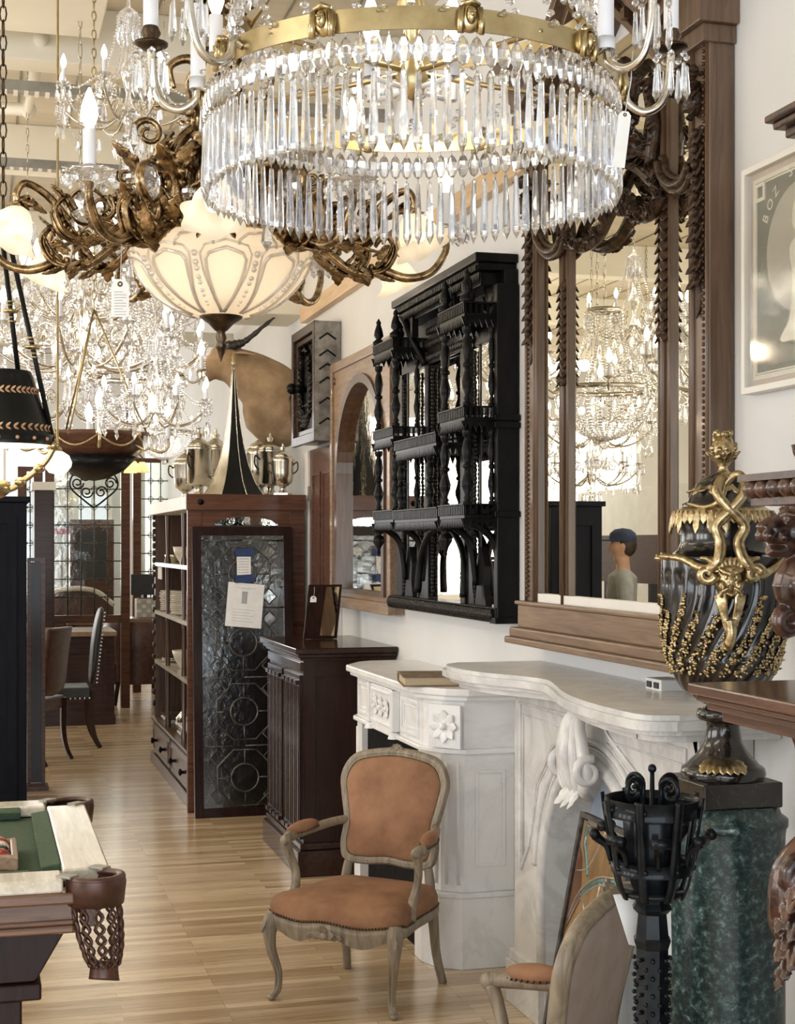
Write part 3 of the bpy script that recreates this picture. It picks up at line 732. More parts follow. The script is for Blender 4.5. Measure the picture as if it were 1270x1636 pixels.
MB().bb(2.004, 2.010, ya_+.05, yb_-.05, 1.42, 2.52).build('mirror_glass', 'mirror', et)
def fretshelf(ys, ye, z, name='shelf'):
    mb = MB().bb(EX, 2.0, ys, ye, z-.008, z+.008).bb(EX-.008, 2.0, ys-.008, ye+.008, z+.045, z+.052)
    o = mb.build(name, 'ebony', et, bevel=.002); d = MB()
    for (fx_, horizontal) in ((EX, True),):
        n_ = int((ye-ys)/.022)
        for i in range(n_+1):
            yy = ys+(ye-ys)*i/n_
            d.box((EX, yy, z+.026), (.010, .010, .036)); d.box((EX, yy+.006, z+.022), (.004, .016, .008))
            d.add([(EX-.004, yy-.010, z-.008), (EX-.004, yy+.010, z-.008), (EX-.004, yy, z-.045), (EX+.004, yy-.010, z-.008), (EX+.004, yy+.010, z-.008), (EX+.004, yy, z-.045)], [(0, 1, 2), (3, 5, 4), (0, 2, 5, 3), (1, 4, 5, 2)])
    for yy in (ys, ye):
        n_ = 7
        for i in range(n_+1):
            xx = EX+(2.0-EX)*i/n_
            d.box((xx, yy, z+.026), (.008, .008, .036))
            d.add([(xx-.014, yy-.004, z-.008), (xx+.014, yy-.004, z-.008), (xx, yy-.004, z-.048), (xx-.014, yy+.004, z-.008), (xx+.014, yy+.004, z-.008), (xx, yy+.004, z-.048)], [(0, 1, 2), (3, 5, 4), (0, 2, 5, 3), (1, 4, 5, 2)])
    d.build('fret_gallery', 'ebony', o); return o
for (ys, ye) in ((5.62, 5.95), (6.68, 7.03)):
    for z in (1.78, 2.165, 2.575): fretshelf(ys, ye, z)
fretshelf(5.98, 6.66, 1.775); fretshelf(6.0, 6.64, 2.09)
for (ys, ye) in ((5.62, 5.95), (6.68, 7.03)):
    for (z0, z1) in ((1.83, 2.12), (2.22, 2.53)):
        for yy in (ys+.02, ye-.02):
            m = MB(); baluster(m, EX+.018, yy, z0, z1, .021); m.build('turned_post', 'ebony', et)
        m = MB(); baluster(m, EX+.12, ys+.02, z0, z1, .014); m.build('turned_post', 'ebony', et)
    for yy, top in ((ys+.02, 2.63), (ye-.02, 2.63)):
        m = MB(); m.lathe([(.028, 0), (.030, .015), (.012, .03), (.024, .045), (.020, .07), (.010, .10), (.013, .11), (.001, .13)], (EX+.018, yy, top), 12); m.build('finial', 'ebony', et)
    m = MB(); m.lathe([(.001, -.13), (.010, -.115), (.006, -.10), (.030, -.06), (.024, -.035), (.012, -.03), (.03, -.015), (.03, 0)], (EX+.018, ye-.02, 1.745), 12); m.build('pendant', 'ebony', et)
for yy in (6.15, 6.61): m = MB(); baluster(m, EX+.018, yy, 1.83, 2.05, .018); m.build('turned_post', 'ebony', et)
m = MB()
for (ys, ye) in ((5.62, 5.95), (6.68, 7.03)):
    for yy in (ys+.01, ye-.01):
        m.tube(cr([(EX+.015, yy, 1.755), (EX+.07, yy, 1.735), (EX+.13, yy, 1.67), (1.985, yy, 1.50)], 6), [.012, .016, .015, .012], 8)
for s0, s1 in ((5.97, 6.3), (6.66, 6.34)): m.tube(cr([(1.94, s0, 1.45), (1.95, s0+(s1-s0)*.1, 1.62), (1.95, s0+(s1-s0)*.5, 1.72), (1.95, s1, 1.75)], 6), [.018, .015, .014, .014], 8)
m.build('arched_bracket', 'ebony', et)
for yy in (5.66, 5.9, 6.05, 6.7, 6.98):
    m = MB()
    m.prism([(yy-.07, 1.42), (yy+.07, 1.42), (yy+.045, 1.50), (yy+.055, 1.58), (yy+.02, 1.66), (yy-.02, 1.66), (yy-.055, 1.58), (yy-.045, 1.50)], 1.99, 2.015, 'x')
    m.build('shaped_splat', 'ebony', et)
# cornice on posts over the centre
m = MB().bb(1.87, WX-.003, 5.60, 6.86, 2.785, 2.82).bb(1.885, WX-.003, 5.62, 6.84, 2.755, 2.785).bb(1.91, WX-.003, 5.66, 6.80, 2.70, 2.755)
m.build('cornice', 'ebony', et, bevel=.004)
m = MB()
for i in range(52): m.box((1.882, 5.63+i*.0236, 2.762), (.012, .012, .022)); m.add([(1.89, 5.63+i*.0236-.011, 2.745), (1.89, 5.63+i*.0236+.011, 2.745), (1.89, 5.63+i*.0236, 2.71), (1.896, 5.63+i*.0236-.011, 2.745), (1.896, 5.63+i*.0236+.011, 2.745), (1.896, 5.63+i*.0236, 2.71)], [(0, 1, 2), (3, 5, 4), (0, 2, 5, 3), (1, 4, 5, 2)])
m.build('cornice_dentils', 'ebony', et)
m = MB().prism([(5.60+.10+.10*cos(a), 2.58+.14*sin(a)) for a in [pi*i/14 for i in range(15)]], 1.97, 2.03, 'x')
for i in range(11): a = pi*i/10; m.tube([(1.965, 5.70, 2.59), (1.965, 5.70+.10*cos(a), 2.59+.135*sin(a))], [.004, .010], 6)
m.bb(1.985, 2.02, 5.98, 6.64, 2.50, 2.70)
for i in range(60): m.ball((1.98, 5.99+(i % 20)*.034, 2.53+(i//20)*.06), .018, 6, 4, (.5, 1, 1))
m.build('carved_frieze', 'ebony_carved', et)
m = MB()
for yy in (5.99, 6.62): m.bb(1.90, 1.93, yy-.015, yy+.015, 2.62, 2.72)
m.tube(cr([(1.90, 6.84, 2.70), (1.90, 6.75, 2.72), (1.92, 6.68, 2.62), (1.98, 6.66, 2.5)], 5), .018, 8)
m.build('cornice_bracket', 'ebony', et)
for yy in (6.0, 6.80):
    m = MB(); baluster(m, 1.90, yy, 2.62, 2.76, .016); m.build('turned_post', 'ebony', et)
# ------------------------------------------------------------ arched mirror
am = thing('arched_mirror', 'oak framed wall mirror with a dark arched inner band, partly behind the black wall shelf', 'mirror', (2.0, 7.9, 1.31))
YA0, YA1, Z0, Z1 = 7.26, 8.60, 1.315, 2.72; yc2 = (YA0+YA1)/2
def archo(aw, zb, zs, top, n=24):
    return [(yc2-aw, zb)]+[(yc2-aw*cos(pi*i/n), zs+(top-zs)*sin(pi*i/n)) for i in range(n+1)]+[(yc2+aw, zb)]
inn = archo(.55, 1.40, 2.08, 2.60); inn2 = archo(.50, 1.42, 2.08, 2.55)
o_ = []
for (a, b) in inn:
    if b <= 1.41: o_.append((YA0 if a < yc2 else YA1, Z0)); continue
    d = V((a-yc2, b-1.9)).normalized(); s1 = abs((YA1-yc2)/d.x) if abs(d.x) > 1e-6 else 1e9; s2 = (Z1-1.9)/d.y if d.y > 1e-6 else 1e9; s0 = min(s1, s2); o_.append((yc2+d.x*s0, 1.9+d.y*s0))
MB().ringplate(o_, inn, 1.985, WX-.003, 'x').build('frame', 'oak', am)
MB().ringplate(inn, inn2, 1.97, 2.03, 'x').build('inner_arch', 'walnut', am)
m = MB().rectframe(YA0, YA1, Z0, Z1, .05, 1.97, 1.99, 'x').bb(1.955, 2.0, YA0-.01, YA1+.01, Z0, Z0+.06); m.build('outer_moulding', 'oak', am, bevel=.004)
MB().bb(2.02, 2.03, YA0+.1, YA1-.1, 1.38, 2.62).build('mirror_glass', 'old_mirror', am)
m = MB()
for yy in (YA0+.07, YA1-.07): m.lathe([(.022, 0), (.018, -.01), (.001, -.014)], (1.985, yy, 2.62), 12, ax='x')
m.build('corner_boss', 'walnut', am)
# ------------------------------------------------------------ shadow box frame with dark carved wreath
sb = thing('deep_box_frame', 'deep dark box frame with chevron-painted side and a carved wreath, hung above the door', 'frame', (1.97, 8.98, 2.28))
bx0 = 1.885
m = MB().rectframe(8.64, 9.31, 2.28, 2.99, .055, bx0, bx0+.03, 'x').rectframe(8.655, 9.295, 2.295, 2.975, .03, bx0+.03, WX-.003, 'x')
m.rectframe(8.70, 9.25, 2.34, 2.93, .03, bx0+.02, bx0+.045, 'x'); m.build('frame', 'carved_walnut', sb, bevel=.003)
MB().bb(bx0+.06, bx0+.07, 8.67, 9.28, 2.31, 2.96).build('backing', 'ebony', sb)
simple('painted_grey', (.12, .11, .10), (.32, .30, .27), .6, 0, 14, (1, 1, 1), .3, .003)
MB().bb(bx0+.004, WX-.004, 8.636, 8.655, 2.283, 2.987).build('painted_side', 'painted_grey', sb)
m = MB()
for z in (2.40, 2.52, 2.64, 2.72, 2.80, 2.90): m.tube([(bx0+.03, 8.634, z-.02), (bx0+.08, 8.634, z+.015), (bx0+.13, 8.634, z-.02)], .006, 5)
m.build('chevrons', 'ebony', sb)
m = MB(); rs = random.Random(9)
for i in range(40):
    a = 2*pi*i/40; c = V((bx0+.03, 8.975+.16*cos(a), 2.635+.22*sin(a)))
    m.leaf(c, (-.3, -sin(a)+rs.uniform(-.6, .6), cos(a)+rs.uniform(-.6, .6)), (-1, 0, 0), .075, .022, .4, 3); m.ball(c+V((-.01, 0, 0)), .016, 6, 4)
m.build('carved_wreath', 'ebony_carved', sb)
m = MB().tube([(bx0+.03, 9.0, 2.62), (bx0-.05, 9.0, 2.62)], [.02, .03], 8).ball((bx0-.06, 9.0, 2.62), .035, 10, 6); m.build('knob', 'ebony', sb)
# ------------------------------------------------------------ antelope head trophy
at = thing('antelope_head_trophy', 'tan horned antelope head mounted high on the wall left of the box frame', 'taxidermy', (2.0, 10.05, 2.62))
def along(m, pts, rs_, flat=1.0, n=14): m.tube(cr(pts, 6), [r for r in rs_], n, flat=flat, up=(0, 0, 1))
W_ = lambda px, py, X: PX(px, py, X)
ya2 = 10.0
def A(px, py): return PYv(px, py, ya2)
neck = [A(486, 655), A(455, 640), A(420, 610), A(392, 590), A(368, 578)]
m = MB(); q = [V((WX-.07, ya2, 2.565)), V((WX-.13, ya2, 2.565)), A(440, 632), A(408, 606), A(380, 588), A(364, 580)]
m.tube(cr(q, 6), [.205, .205, .19, .17, .145, .115, .10], 20, flat=1.15)
for i in range(3): m.ball(A(402+i*22, 618+i*17), .105+.012*i, 12, 8, (1, .8, 1.2))
hd = [A(372, 574), A(356, 578), A(340, 588), A(326, 596)]
m.tube(cr(hd, 6), [.105, .098, .075, .058], 18, flat=1.05); m.ball(A(326, 597), .056, 14, 8, (1, .9, .9)); m.ball(A(358, 592), .075, 12, 8, (1.2, .85, 1)); m.ball(A(330, 606), .035, 10, 6, (1.2, .9, .7))
m.ball(A(352, 562), .05, 12, 8, (1.4, 1.3, .8))
body = m.build('head_and_neck', 'hide', at, remesh=.014, smoothit=6)
for s_ in (-1, 1):
    m = MB(); c = A(374, 566); b = c+V((0, s_*.08, 0)); m.leaf(b, (.7, s_*.8, .12), (0, 0, 1), .17, .042, -.3, 1, .012); m.build('ear', 'hide', at)
    m = MB(); b = A(356, 556)+V((0, s_*.045, 0)); t1 = A(392, 545)+V((0, s_*.09, 0)); t2 = A(432, 512)+V((0, s_*.15, 0)); 
    pth = cr([b, b.lerp(t1, .6)+V((0, 0, -.01)), t1, t2], 10); R_ = [.040-.032*i/(len(pth)-1)+.003*sin(i*1.7) for i in range(len(pth))]
    m.tube(pth, R_, 12); m.build('horn', 'horn', at)
    m = MB(); m.ball(A(352, 565)+V((0, s_*.083, 0)), .018, 10, 8); m.build('eye', 'ball_black', at)
    m = MB(); m.ball(A(320, 594)+V((0, s_*.03, 0)), .012, 8, 6); m.build('nostril', 'horn', at)
# ------------------------------------------------------------ gilt mounted marble urn on a green marble column
ux, uy = 1.76, 3.35
cl = thing('green_marble_column', 'cylindrical dark green marble pedestal carrying the black urn', 'pedestal', (ux, uy, 0))
MB().lathe([(.149, 0), (.149, .96), (.152, .98)], (ux, uy, 0), 64).build('drum', 'marble_green', cl)
MB().lathe([(.152, .98), (.156, .985), (.156, 1.0), (.140, 1.012), (.132, 1.035), (.001, 1.035)], (ux, uy, 0), 64).build('cap', 'marble_green', cl)
un = thing('gilt_mounted_urn', 'black marble urn with gilt snake handles and horned mask on the green column', 'urn', (ux, uy, 1.035))
th_ = atan2(-uy, -ux)      # direction towards the camera, for the mask and front garlands
zb = 1.035
MB().bb(ux-.105, ux+.105, uy-.105, uy+.105, zb, zb+.062).build('plinth', 'marble_chocolate', un, bevel=.004)
def ul(prof, mat, name, mod=None, n=72, smooth=True): return MB().lathe([(a, zb+b) for a, b in prof], (ux, uy, 0), n, smooth, mod).build(name, mat, un)
ul([(.10, .062), (.104, .075), (.100, .088), (.088, .095), (.080, .105), (.066, .118), (.046, .15), (.040, .185), (.042, .20), (.060, .205), (.066, .215), (.062, .23), (.046, .235), (.040, .24)], 'marble_chocolate', 'foot')
Z_ = {}
def twist(zz): return (max(0, .53-zz)/.2)**1.6*.62
def flute(r, z, a):
    zz = z-zb; tw = twist(zz)
    k_ = min(1, max(0, (zz-.245)/.05))*min(1, max(0, (.575-zz)/.03))
    amp = .0105 if zz > .36 else .004
    return r-amp*k_*(.5+.5*cos((a+tw)*20))**.7
body = [(.035, .24), (.05, .245), (.085, .265), (.108, .29), (.125, .32), (.136, .35), (.143, .38), (.147, .41), (.150, .45), (.151, .50), (.151, .545), (.150, .575), (.150, .60), (.148, .606)]
pr = cr(body, 4); ul(pr, 'marble_black', 'body', flute, 20*12)
ul([(.148, .606), (.140, .606), (.125, .612), (.110, .622), (.103, .640), (.102, .665), (.108, .690), (.116, .702)], 'marble_black', 'neck')
ul([(.100, .725), (.100, .735), (.088, .740), (.078, .760), (.065, .785), (.045, .80), (.02, .812), (.001, .815)], 'marble_black', 'lid')
ul([(.116, .700), (.120, .704), (.120, .716), (.108, .722), (.100, .728), (.06, .730)], 'gilt', 'rim')
m = MB(); rs = random.Random(3)
for i in range(44):
    a = 2*pi*i/44; c = V((ux+.122*cos(a), uy+.122*sin(a), zb+.718)); L = rs.choice((.035, .045, .06))
    m.leaf(c, (cos(a)*.35, sin(a)*.35, -1), (cos(a), sin(a), .2), L, .012, -.2, 2, .003)
m.build('dripping_fringe', 'gilt', un)
m = MB()
for i in range(8):
    a = 2*pi*i/8; c = V((ux+.032*cos(a), uy+.032*sin(a), zb+.805)); m.leaf(c, (cos(a), sin(a), -.55), (cos(a)*.4, sin(a)*.4, 1), .075, .026, -.35, 4, .004)
    a += pi/8; c = V((ux+.05*cos(a), uy+.05*sin(a), zb+.79)); m.leaf(c, (cos(a), sin(a), -1.0), (cos(a)*.6, sin(a)*.6, 1), .05, .02, .3, 3, .004)
m.build('acanthus_collar', 'gilt', un)
m = MB().lathe([(.03, .805), (.014, .815), (.010, .825), (.022, .84), (.03, .86), (.030, .875), (.022, .895), (.010, .905), (.001, .906)], (ux, uy, zb), 20)
for i in range(40):
    a = rs.uniform(0, 2*pi); z = rs.uniform(.848, .91); r = .028 if z < .88 else .018; m.ball((ux+r*cos(a), uy+r*sin(a), zb+z), .0085, 7, 5)
for i in range(8): a = 2*pi*i/8; m.leaf((ux+.018*cos(a), uy+.018*sin(a), zb+.835), (cos(a), sin(a), 1.4), (cos(a), sin(a), 0), .04, .012, .2, 2)
m.build('fruit_finial', 'gilt', un)
for i in range(20):                                     # spiral grape garlands, one mount on each second rib
    m = MB(); hi = .505 if i % 2 else .465
    n_ = 22
    for j in range(n_):
        t = j/(n_-1); zz = .325+(hi-.325)*t; tw = twist(zz); a = 2*pi*(i+.5)/20-tw
        rr = [q for q in pr if q[1] <= zz][-1][0]
        wv = .013*(1-t)**.6+.004
        for q in range(4):
            aa = a+rs.uniform(-1, 1)*wv/.14; m.ball((ux+(rr+.002)*cos(aa), uy+(rr+.002)*sin(aa), zb+zz+rs.uniform(-.005, .005)), rs.uniform(.003, .0052), 6, 4)
        if j % 3 == 0: m.leaf((ux+rr*cos(a), uy+rr*sin(a), zb+zz), (cos(a)*.4-sin(a)*rs.uniform(-1, 1), sin(a)*.4+cos(a)*rs.uniform(-1, 1), .5), (cos(a), sin(a), 0), .019, .007, .3, 3, .002)
    m.build('grape_garland', 'gilt', un)
m = MB()
for i in range(7): a = th_+(i-3)*.16; m.leaf((ux+.07*cos(a), uy+.07*sin(a), zb+.115), (cos(a), sin(a), -.4+.0*i), (0, 0, 1), .055, .016, -.3, 3, .003)
m.build('foot_mount', 'gilt', un)
def mask(parent, a, name='horned_mask'):
    """bearded satyr mask facing direction a, hair, brow, nose, open mouth, beard"""
    R_ = Matrix.Rotation(a, 4, 'Z'); T_ = Matrix.Translation((ux, uy, zb)) @ R_
    b = MB(); c = V((.160, 0, .545))
    b.ball((.152, 0, .55), .036, 16, 12, (.85, 1, 1.25))                 # skull
    b.ball((.175, 0, .574), .020, 10, 8, (.9, 1.35, .6)); 
    for s_ in (-1, 1):
        b.tube([(.190, s_*.003, .566), (.189, s_*.014, .570), (.178, s_*.028, .578)], [.0055, .007, .004], 8)   # brow
        b.ball((.176, s_*.020, .538), .010, 10, 8, (1, 1, 1.2)); b.ball((.187, s_*.0125, .557), .0052, 8, 6)                 # cheek, eye
        b.tube([(.192, s_*.006, .534), (.190, s_*.018, .527), (.180, s_*.025, .512)], [.003, .005, .003], 7)    # moustache
        b.tube(spiral((.165, s_*.034, .585), .016, 1.2, 'yz', 12, 0, s_), .006, 7)
        b.leaf((.155, s_*.036, .552), (.3, s_, -.1), (1, 0, 0), .030, .008, .3, 1)                              # ear
        for k_ in range(4): b.tube(cr([(.176-.006*k_, s_*(.014+.0065*k_), .528-.004*k_), (.178-.004*k_, s_*(.013+.0055*k_), .500), (.170, s_*(.009+.0035*k_), .468), (.164, s_*(.002+.002*k_), .435-.006*k_)], 4), [.0045, .0055, .005, .003], 6)
    b.tube([(.192, 0, .568), (.203, 0, .548), (.200, 0, .543)], [.0045, .0065, .0065], 8)                     # nose
    for s_ in (-1, 1): b.ball((.197, s_*.006, .542), .0045, 7, 5)
    b.tube([(.186, -.011, .522), (.189, 0, .516), (.186, .011, .522)], .0038, 7)                              # lower lip
    for k_ in range(9): y_ = (k_-4)*.008; b.tube(cr([(.176, y_, .582), (.170, y_*1.6, .600), (.156, y_*2.1, .603)], 4), [.006, .007, .005], 7)
    b.tube(cr([(.165, .0, .455), (.170, .003, .425), (.162, -.002, .400), (.158, 0, .385)], 4), [.016, .012, .013, .004], 9)
    o = MB().merge(b, T_).build(name, 'gilt', parent, remesh=.0021, smoothit=0); return o
ma = th_+.10
mask(un, ma); mask(un, ma+pi)
for a in (ma, ma+pi):
    R_ = Matrix.Translation((ux, uy, zb)) @ Matrix.Rotation(a, 4, 'Z'); m = MB()
    # two entwined snakes rise from the mask to the lid; heads run out along the shoulder
    s1 = cr([(.10, -.135, .605), (.125, -.105, .600), (.150, -.075, .583), (.168, -.050, .578), (.172, -.028, .600), (.160, -.022, .640), (.155, -.030, .68), (.160, .005, .72), (.155, .034, .76), (.130, .026, .80), (.120, -.004, .785), (.128, -.020, .74), (.10, -.05, .725), (.06, -.09, .735)], 8)
    m.tube(s1, [.007, .009, .011, .0125, .0135, .0135, .013, .0125, .012, .011, .010, .008, .006, .003], 12)
    s2 = cr([(.10, .135, .600), (.125, .100, .575), (.150, .075, .565), (.168, .052, .575), (.172, .030, .600), (.158, .020, .64), (.156, .034, .68), (.162, -.004, .72), (.155, -.030, .76), (.128, -.010, .80), (.118, .012, .79)], 8)
    m.tube(s2, [.007, .009, .012, .0135, .0135, .0135, .013, .0125, .012, .009, .005], 12)
    for s_, zz in ((-1, .606), (1, .600)): m.ball((.095, s_*.142, zz), .013, 10, 8, (1.0, 1.6, .7)); m.ball((.10, s_*.155, zz+.007), .004, 6, 5)
    for s_ in (-1, 1): m.tube(spiral((.170, s_*.055, .565), .020, 1.1, 'yz', 14, 0, s_), [.013, .008], 10)
    MB().merge(m, R_).build('snake_handle', 'gilt', un)
# ------------------------------------------------------------ carved furniture at the right edge
cs = thing('carved_overmantel_cabinet', 'dark red carved wooden shelf unit with lion head support, at the right edge', 'cabinet', (1.75, 2.4, 0))
sx, sy = 1.36, 2.74
def molded(x0, y1_, z, steps, mat, name, rnd=.0):
    m = MB()
    for (dx, z0, z1) in steps: m.bb(x0+dx, WX-.01, .9, y1_-dx, z+z0, z+z1)
    return m.build(name, mat, cs, bevel=.004)
molded(sx, sy, 1.372, [(0, 0, .022), (.012, -.014, 0), (.028, -.030, -.014), (.050, -.052, -.030)], 'rosewood', 'lower_shelf')
m = MB().bb(sx+.16, WX-.01, .9, sy-.16, 1.20, 1.325); m.build('lower_frieze', 'rosewood', cs, bevel=.004)
# upper shelf with gadrooned edge
x2, z2 = 1.46, 1.775
m = MB().bb(x2, WX-.01, .9, sy-.02, z2+.02, z2+.034)
for i in range(22): m.ball((x2+.012, sy-.06-i*.045, z2+.005), .026, 10, 6, (.7, .95, .75))
for i in range(12): m.ball((x2+.05+i*.045, sy-.035, z2+.005), .026, 10, 6, (.95, .7, .75))
m.bb(x2+.02, WX-.01, .9, sy-.04, z2-.028, z2+.02); m.build('gadrooned_shelf', 'carved_mahogany', cs)
x3 = 1.525
m = MB()
for dx, z0, z1 in ((0, 2.52, 2.535), (.012, 2.505, 2.52), (.03, 2.485, 2.505), (.045, 2.47, 2.485), (.07, 2.42, 2.47), (.095, 2.35, 2.42)): m.bb(x3+dx, WX-.01, .9, sy-.01-dx, z0, z1)
m.build('cornice', 'carved_mahogany', cs, bevel=.004)
m = MB()
for i in range(16): m.tube(spiral((x3+.055, sy-.10-i*.11, 2.45), .022, 1.2, 'yz', 12), .007, 6)
for i in range(6): m.tube(spiral((x3+.09+i*.09, sy-.065, 2.45), .020, 1.2, 'xz', 12), .007, 6)
m.build('cornice_carving', 'carved_mahogany', cs)
m = MB().bb(x3+.17, WX-.01, .9, sy-.18, 1.80, 2.36); m.build('back_panel', 'mahogany', cs)
def lion(mb, c, s, ang):
    """lion head, muzzle along +x before rotation, mane behind, chest below"""
    b = MB()
    b.ball((0, 0, 0), .050, 16, 12, (1.1, 1, 1.05)); b.tube([(.03, 0, .005), (.075, 0, .004), (.092, 0, 0)], [.036, .030, .020], 14); b.ball((.092, 0, .012), .015, 10, 8, (.9, 1.2, .8))
    b.tube([(.02, 0, -.035), (.060, 0, -.044), (.078, 0, -.040)], [.022, .017, .012], 10)
    for q in (-1, 1):
        b.ball((.085, q*.014, -.008), .015, 10, 8); b.ball((.044, q*.026, .026), .011, 8, 6); b.tube([(.056, q*.010, .034), (.046, q*.030, .042), (.03, q*.040, .036)], .008, 8)
        b.ball((.005, q*.044, .045), .015, 8, 6, (.6, 1, 1)); b.ball((.055, q*.026, -.012), .014, 8, 6)
    rs = random.Random(8)
    for k_ in range(46):
        a = rs.uniform(-pi, pi); r0 = .045; y_ = cos(a)*r0; z_ = sin(a)*r0
        b.tube(cr([(.012, y_, z_), (-.018, y_*1.6, z_*1.6), (-.045, y_*1.75, z_*1.5-.02), (-.05, y_*1.5, z_*1.3-.05)], 3), [.009, .012, .010, .005], 6)
    b.ball((-.03, 0, -.01), .06, 12, 8)
    mb.merge(b, Matrix.Translation(V(c)) @ Matrix.Rotation(ang, 4, 'Z') @ Matrix.Diagonal((s, s, s, 1)))
lc = PX(1272, 850, 1.70); ld = pi+.12
m = MB(); lion(m, lc, .95, ld); 
dx = V((cos(ld), sin(ld), 0))
m.tube(cr([lc+V((.04, 0, .12)), lc+V((.03, 0, .05)), lc+V((.03, 0, -.05)), lc+dx*.012+V((0, 0, -.12)), lc+V((.02, 0, -.17)), lc+V((.03, 0, -.21))], 5), [.03, .04, .045, .042, .026, .016], 14)
for k_ in range(7): m.tube(cr([lc+V((.01, (k_-3)*.014, -.05)), lc+V((-.022, (k_-3)*.013, -.11)), lc+V((-.004, (k_-3)*.009, -.165))], 4), [.008, .009, .005], 6)
m.tube(spiral(lc+dx*.02+V((0, 0, -.195)), .032, 1.3, 'xz', 18, .5), [.020, .012], 10)
m.ball(lc+V((.06, 0, -.08)), .04, 10, 8); m.build('lion_head_support', 'carved_mahogany', cs, remesh=.0032, smoothit=1)
m = MB().lathe([(.035, 0), (.03, .02), (.045, .05), (.03, .08), (.05, .11), (.055, .13)], (lc.x+.05, lc.y, lc.z+.06), 14); m.build('support_capital', 'carved_mahogany', cs)
m = MB(); l0 = PX(1290, 1175, 1.72)
pth = [l0+V((.03, 0, .06)), l0+V((-.0, 0, .0)), l0+V((.015, 0, -.07)), l0+V((.055, 0, -.14)), l0+V((.03, 0, -.22)), l0+V((-.02, 0, -.30)), l0+V((-.025, 0, -.40)), l0+V((.02, 0, -.50)), l0+V((.05, 0, -.60)), l0+V((.03, 0, -.80)), V((l0.x+.03, l0.y, .03))]
m.tube(cr(pth, 6), [.03, .03, .026, .026, .04, .06, .062, .045, .04, .045, .045], 16)
m.tube(spiral(l0+V((-.005, -.02, 0)), .035, 1.4, 'xz', 16, 1), [.018, .01], 8); m.tube(spiral(l0+V((-.03, -.03, -.30)), .045, 1.4, 'xz', 16, 1), [.02, .01], 8)
for k_ in range(9): m.leaf(l0+V((-.05, -.03+.01*(k_ % 3), -.28-.02*k_)), (-.3, -.6+.2*(k_ % 3), -1), (-1, -.4, 0), .12, .03, .3, 4)
m.build('scroll_leg', 'carved_mahogany', cs, remesh=.0045, smoothit=1)
m = MB().bb(1.75, 2.0, 1.0, 2.5, 0, .10).bb(1.9, 2.02, 1.0, 2.45, .1, 1.3); m.build('base', 'mahogany', cs, bevel=.01)
# ------------------------------------------------------------ framed poster
fp_ = thing('framed_poster', 'cream framed poster of a white draped figure on the right wall', 'picture', (2.03, 3.4, 2.08))
g0, g1, h0, h1 = 3.02, 3.72, 2.08, 2.695
MB().rectframe(g0, g1, h0, h1, .018, 2.008, WX-.003, 'x').build('frame', 'white_trim', fp_, bevel=.002)
MB().bb(2.030, 2.040, g0+.01, g1-.01, h0+.01, h1-.01).build('mat_board', 'poster_rose', fp_)
m = MB().rectframe(g0+.035, g1-.035, h0+.035, h1-.035, .012, 2.027, 2.031, 'x').rectframe(g0+.05, g1-.05, h0+.05, h1-.05, .004, 2.027, 2.031, 'x'); 
for q in ((g1-.10, h1-.10),): m.rectframe(q[0], q[0]+.05, q[1], q[1]+.05, .010, 2.024, 2.029, 'x')
m.build('printed_border', 'poster_cream', fp_)
MB().bb(2.028, 2.0305, g0+.055, g1-.055, h0+.055, h1-.055).build('printed_ground', 'poster_green', fp_)
yc3, zc3 = 3.44, 2.44
MB().prism([(yc3+.17*cos(2*pi*i/40), zc3+.17*sin(2*pi*i/40)) for i in range(40)], 2.0255, 2.0285, 'x').build('printed_disc', 'poster_tan', fp_)
m = MB().prism(cr([(3.44, 2.57), (3.47, 2.55), (3.475, 2.50), (3.455, 2.47), (3.49, 2.44), (3.475, 2.36), (3.49, 2.26), (3.535, 2.205), (3.40, 2.19), (3.405, 2.30), (3.415, 2.42), (3.40, 2.47), (3.41, 2.55)], 4, True), 2.0235, 2.026, 'x'); m.build('printed_figure', 'poster_cream', fp_)
MB().bb(2.0235, 2.026, 3.36, 3.56, 2.145, 2.20).build('printed_block', 'poster_green', fp_)
def text(body, name, size, mat, parent, mtx, ext=.0008):
    c = bpy.data.curves.new(name, 'FONT'); c.body = body; c.size = size; c.extrude = ext; c.align_x = 'CENTER'; c.align_y = 'CENTER'
    o = bpy.data.objects.new(name, c); COL.objects.link(o); bpy.context.view_layer.update()
    me = bpy.data.meshes.new_from_object(o); bpy.data.objects.remove(o); me.materials.clear(); me.materials.append(M[mat])
    o = bpy.data.objects.new(name, me); COL.objects.link(o)
    if parent is not None:
        o.parent = parent
        mi = Matrix([parent['_mi'][i*4:i*4+4] for i in range(4)]) if '_mi' in parent else Matrix.Identity(4)
        o.matrix_local = mi @ mtx
    else: o.matrix_local = mtx
    return o
word = 'BOZ SCAGGS'; lm = MB(); letters = []
for i, ch in enumerate(word):
    if ch == ' ': continue
    a = radians(150-i*11.5); R0 = .205
    # the wall faces -X: left of the picture is +Y
    y_ = yc3-R0*cos(a); z_ = zc3+R0*sin(a)
    # text axes: right -> -Y, up -> +Z, turned by (a-90deg)
    b_ = a-pi/2; r_ = V((0, -cos(b_), sin(b_))); u_ = V((0, sin(b_), cos(b_))); n_ = V((-1, 0, 0))
    mt = Matrix(((r_.x, u_.x, n_.x, 2.027), (r_.y, u_.y, n_.y, y_), (r_.z, u_.z, n_.z, z_), (0, 0, 0, 1)))
    o = text(ch, 'letter', .040, 'poster_cream', fp_, mt)
MB().bb(2.018, 2.0195, g0+.015, g1-.015, h0+.015, h1-.015).build('picture_glass', 'clear_glass', fp_)
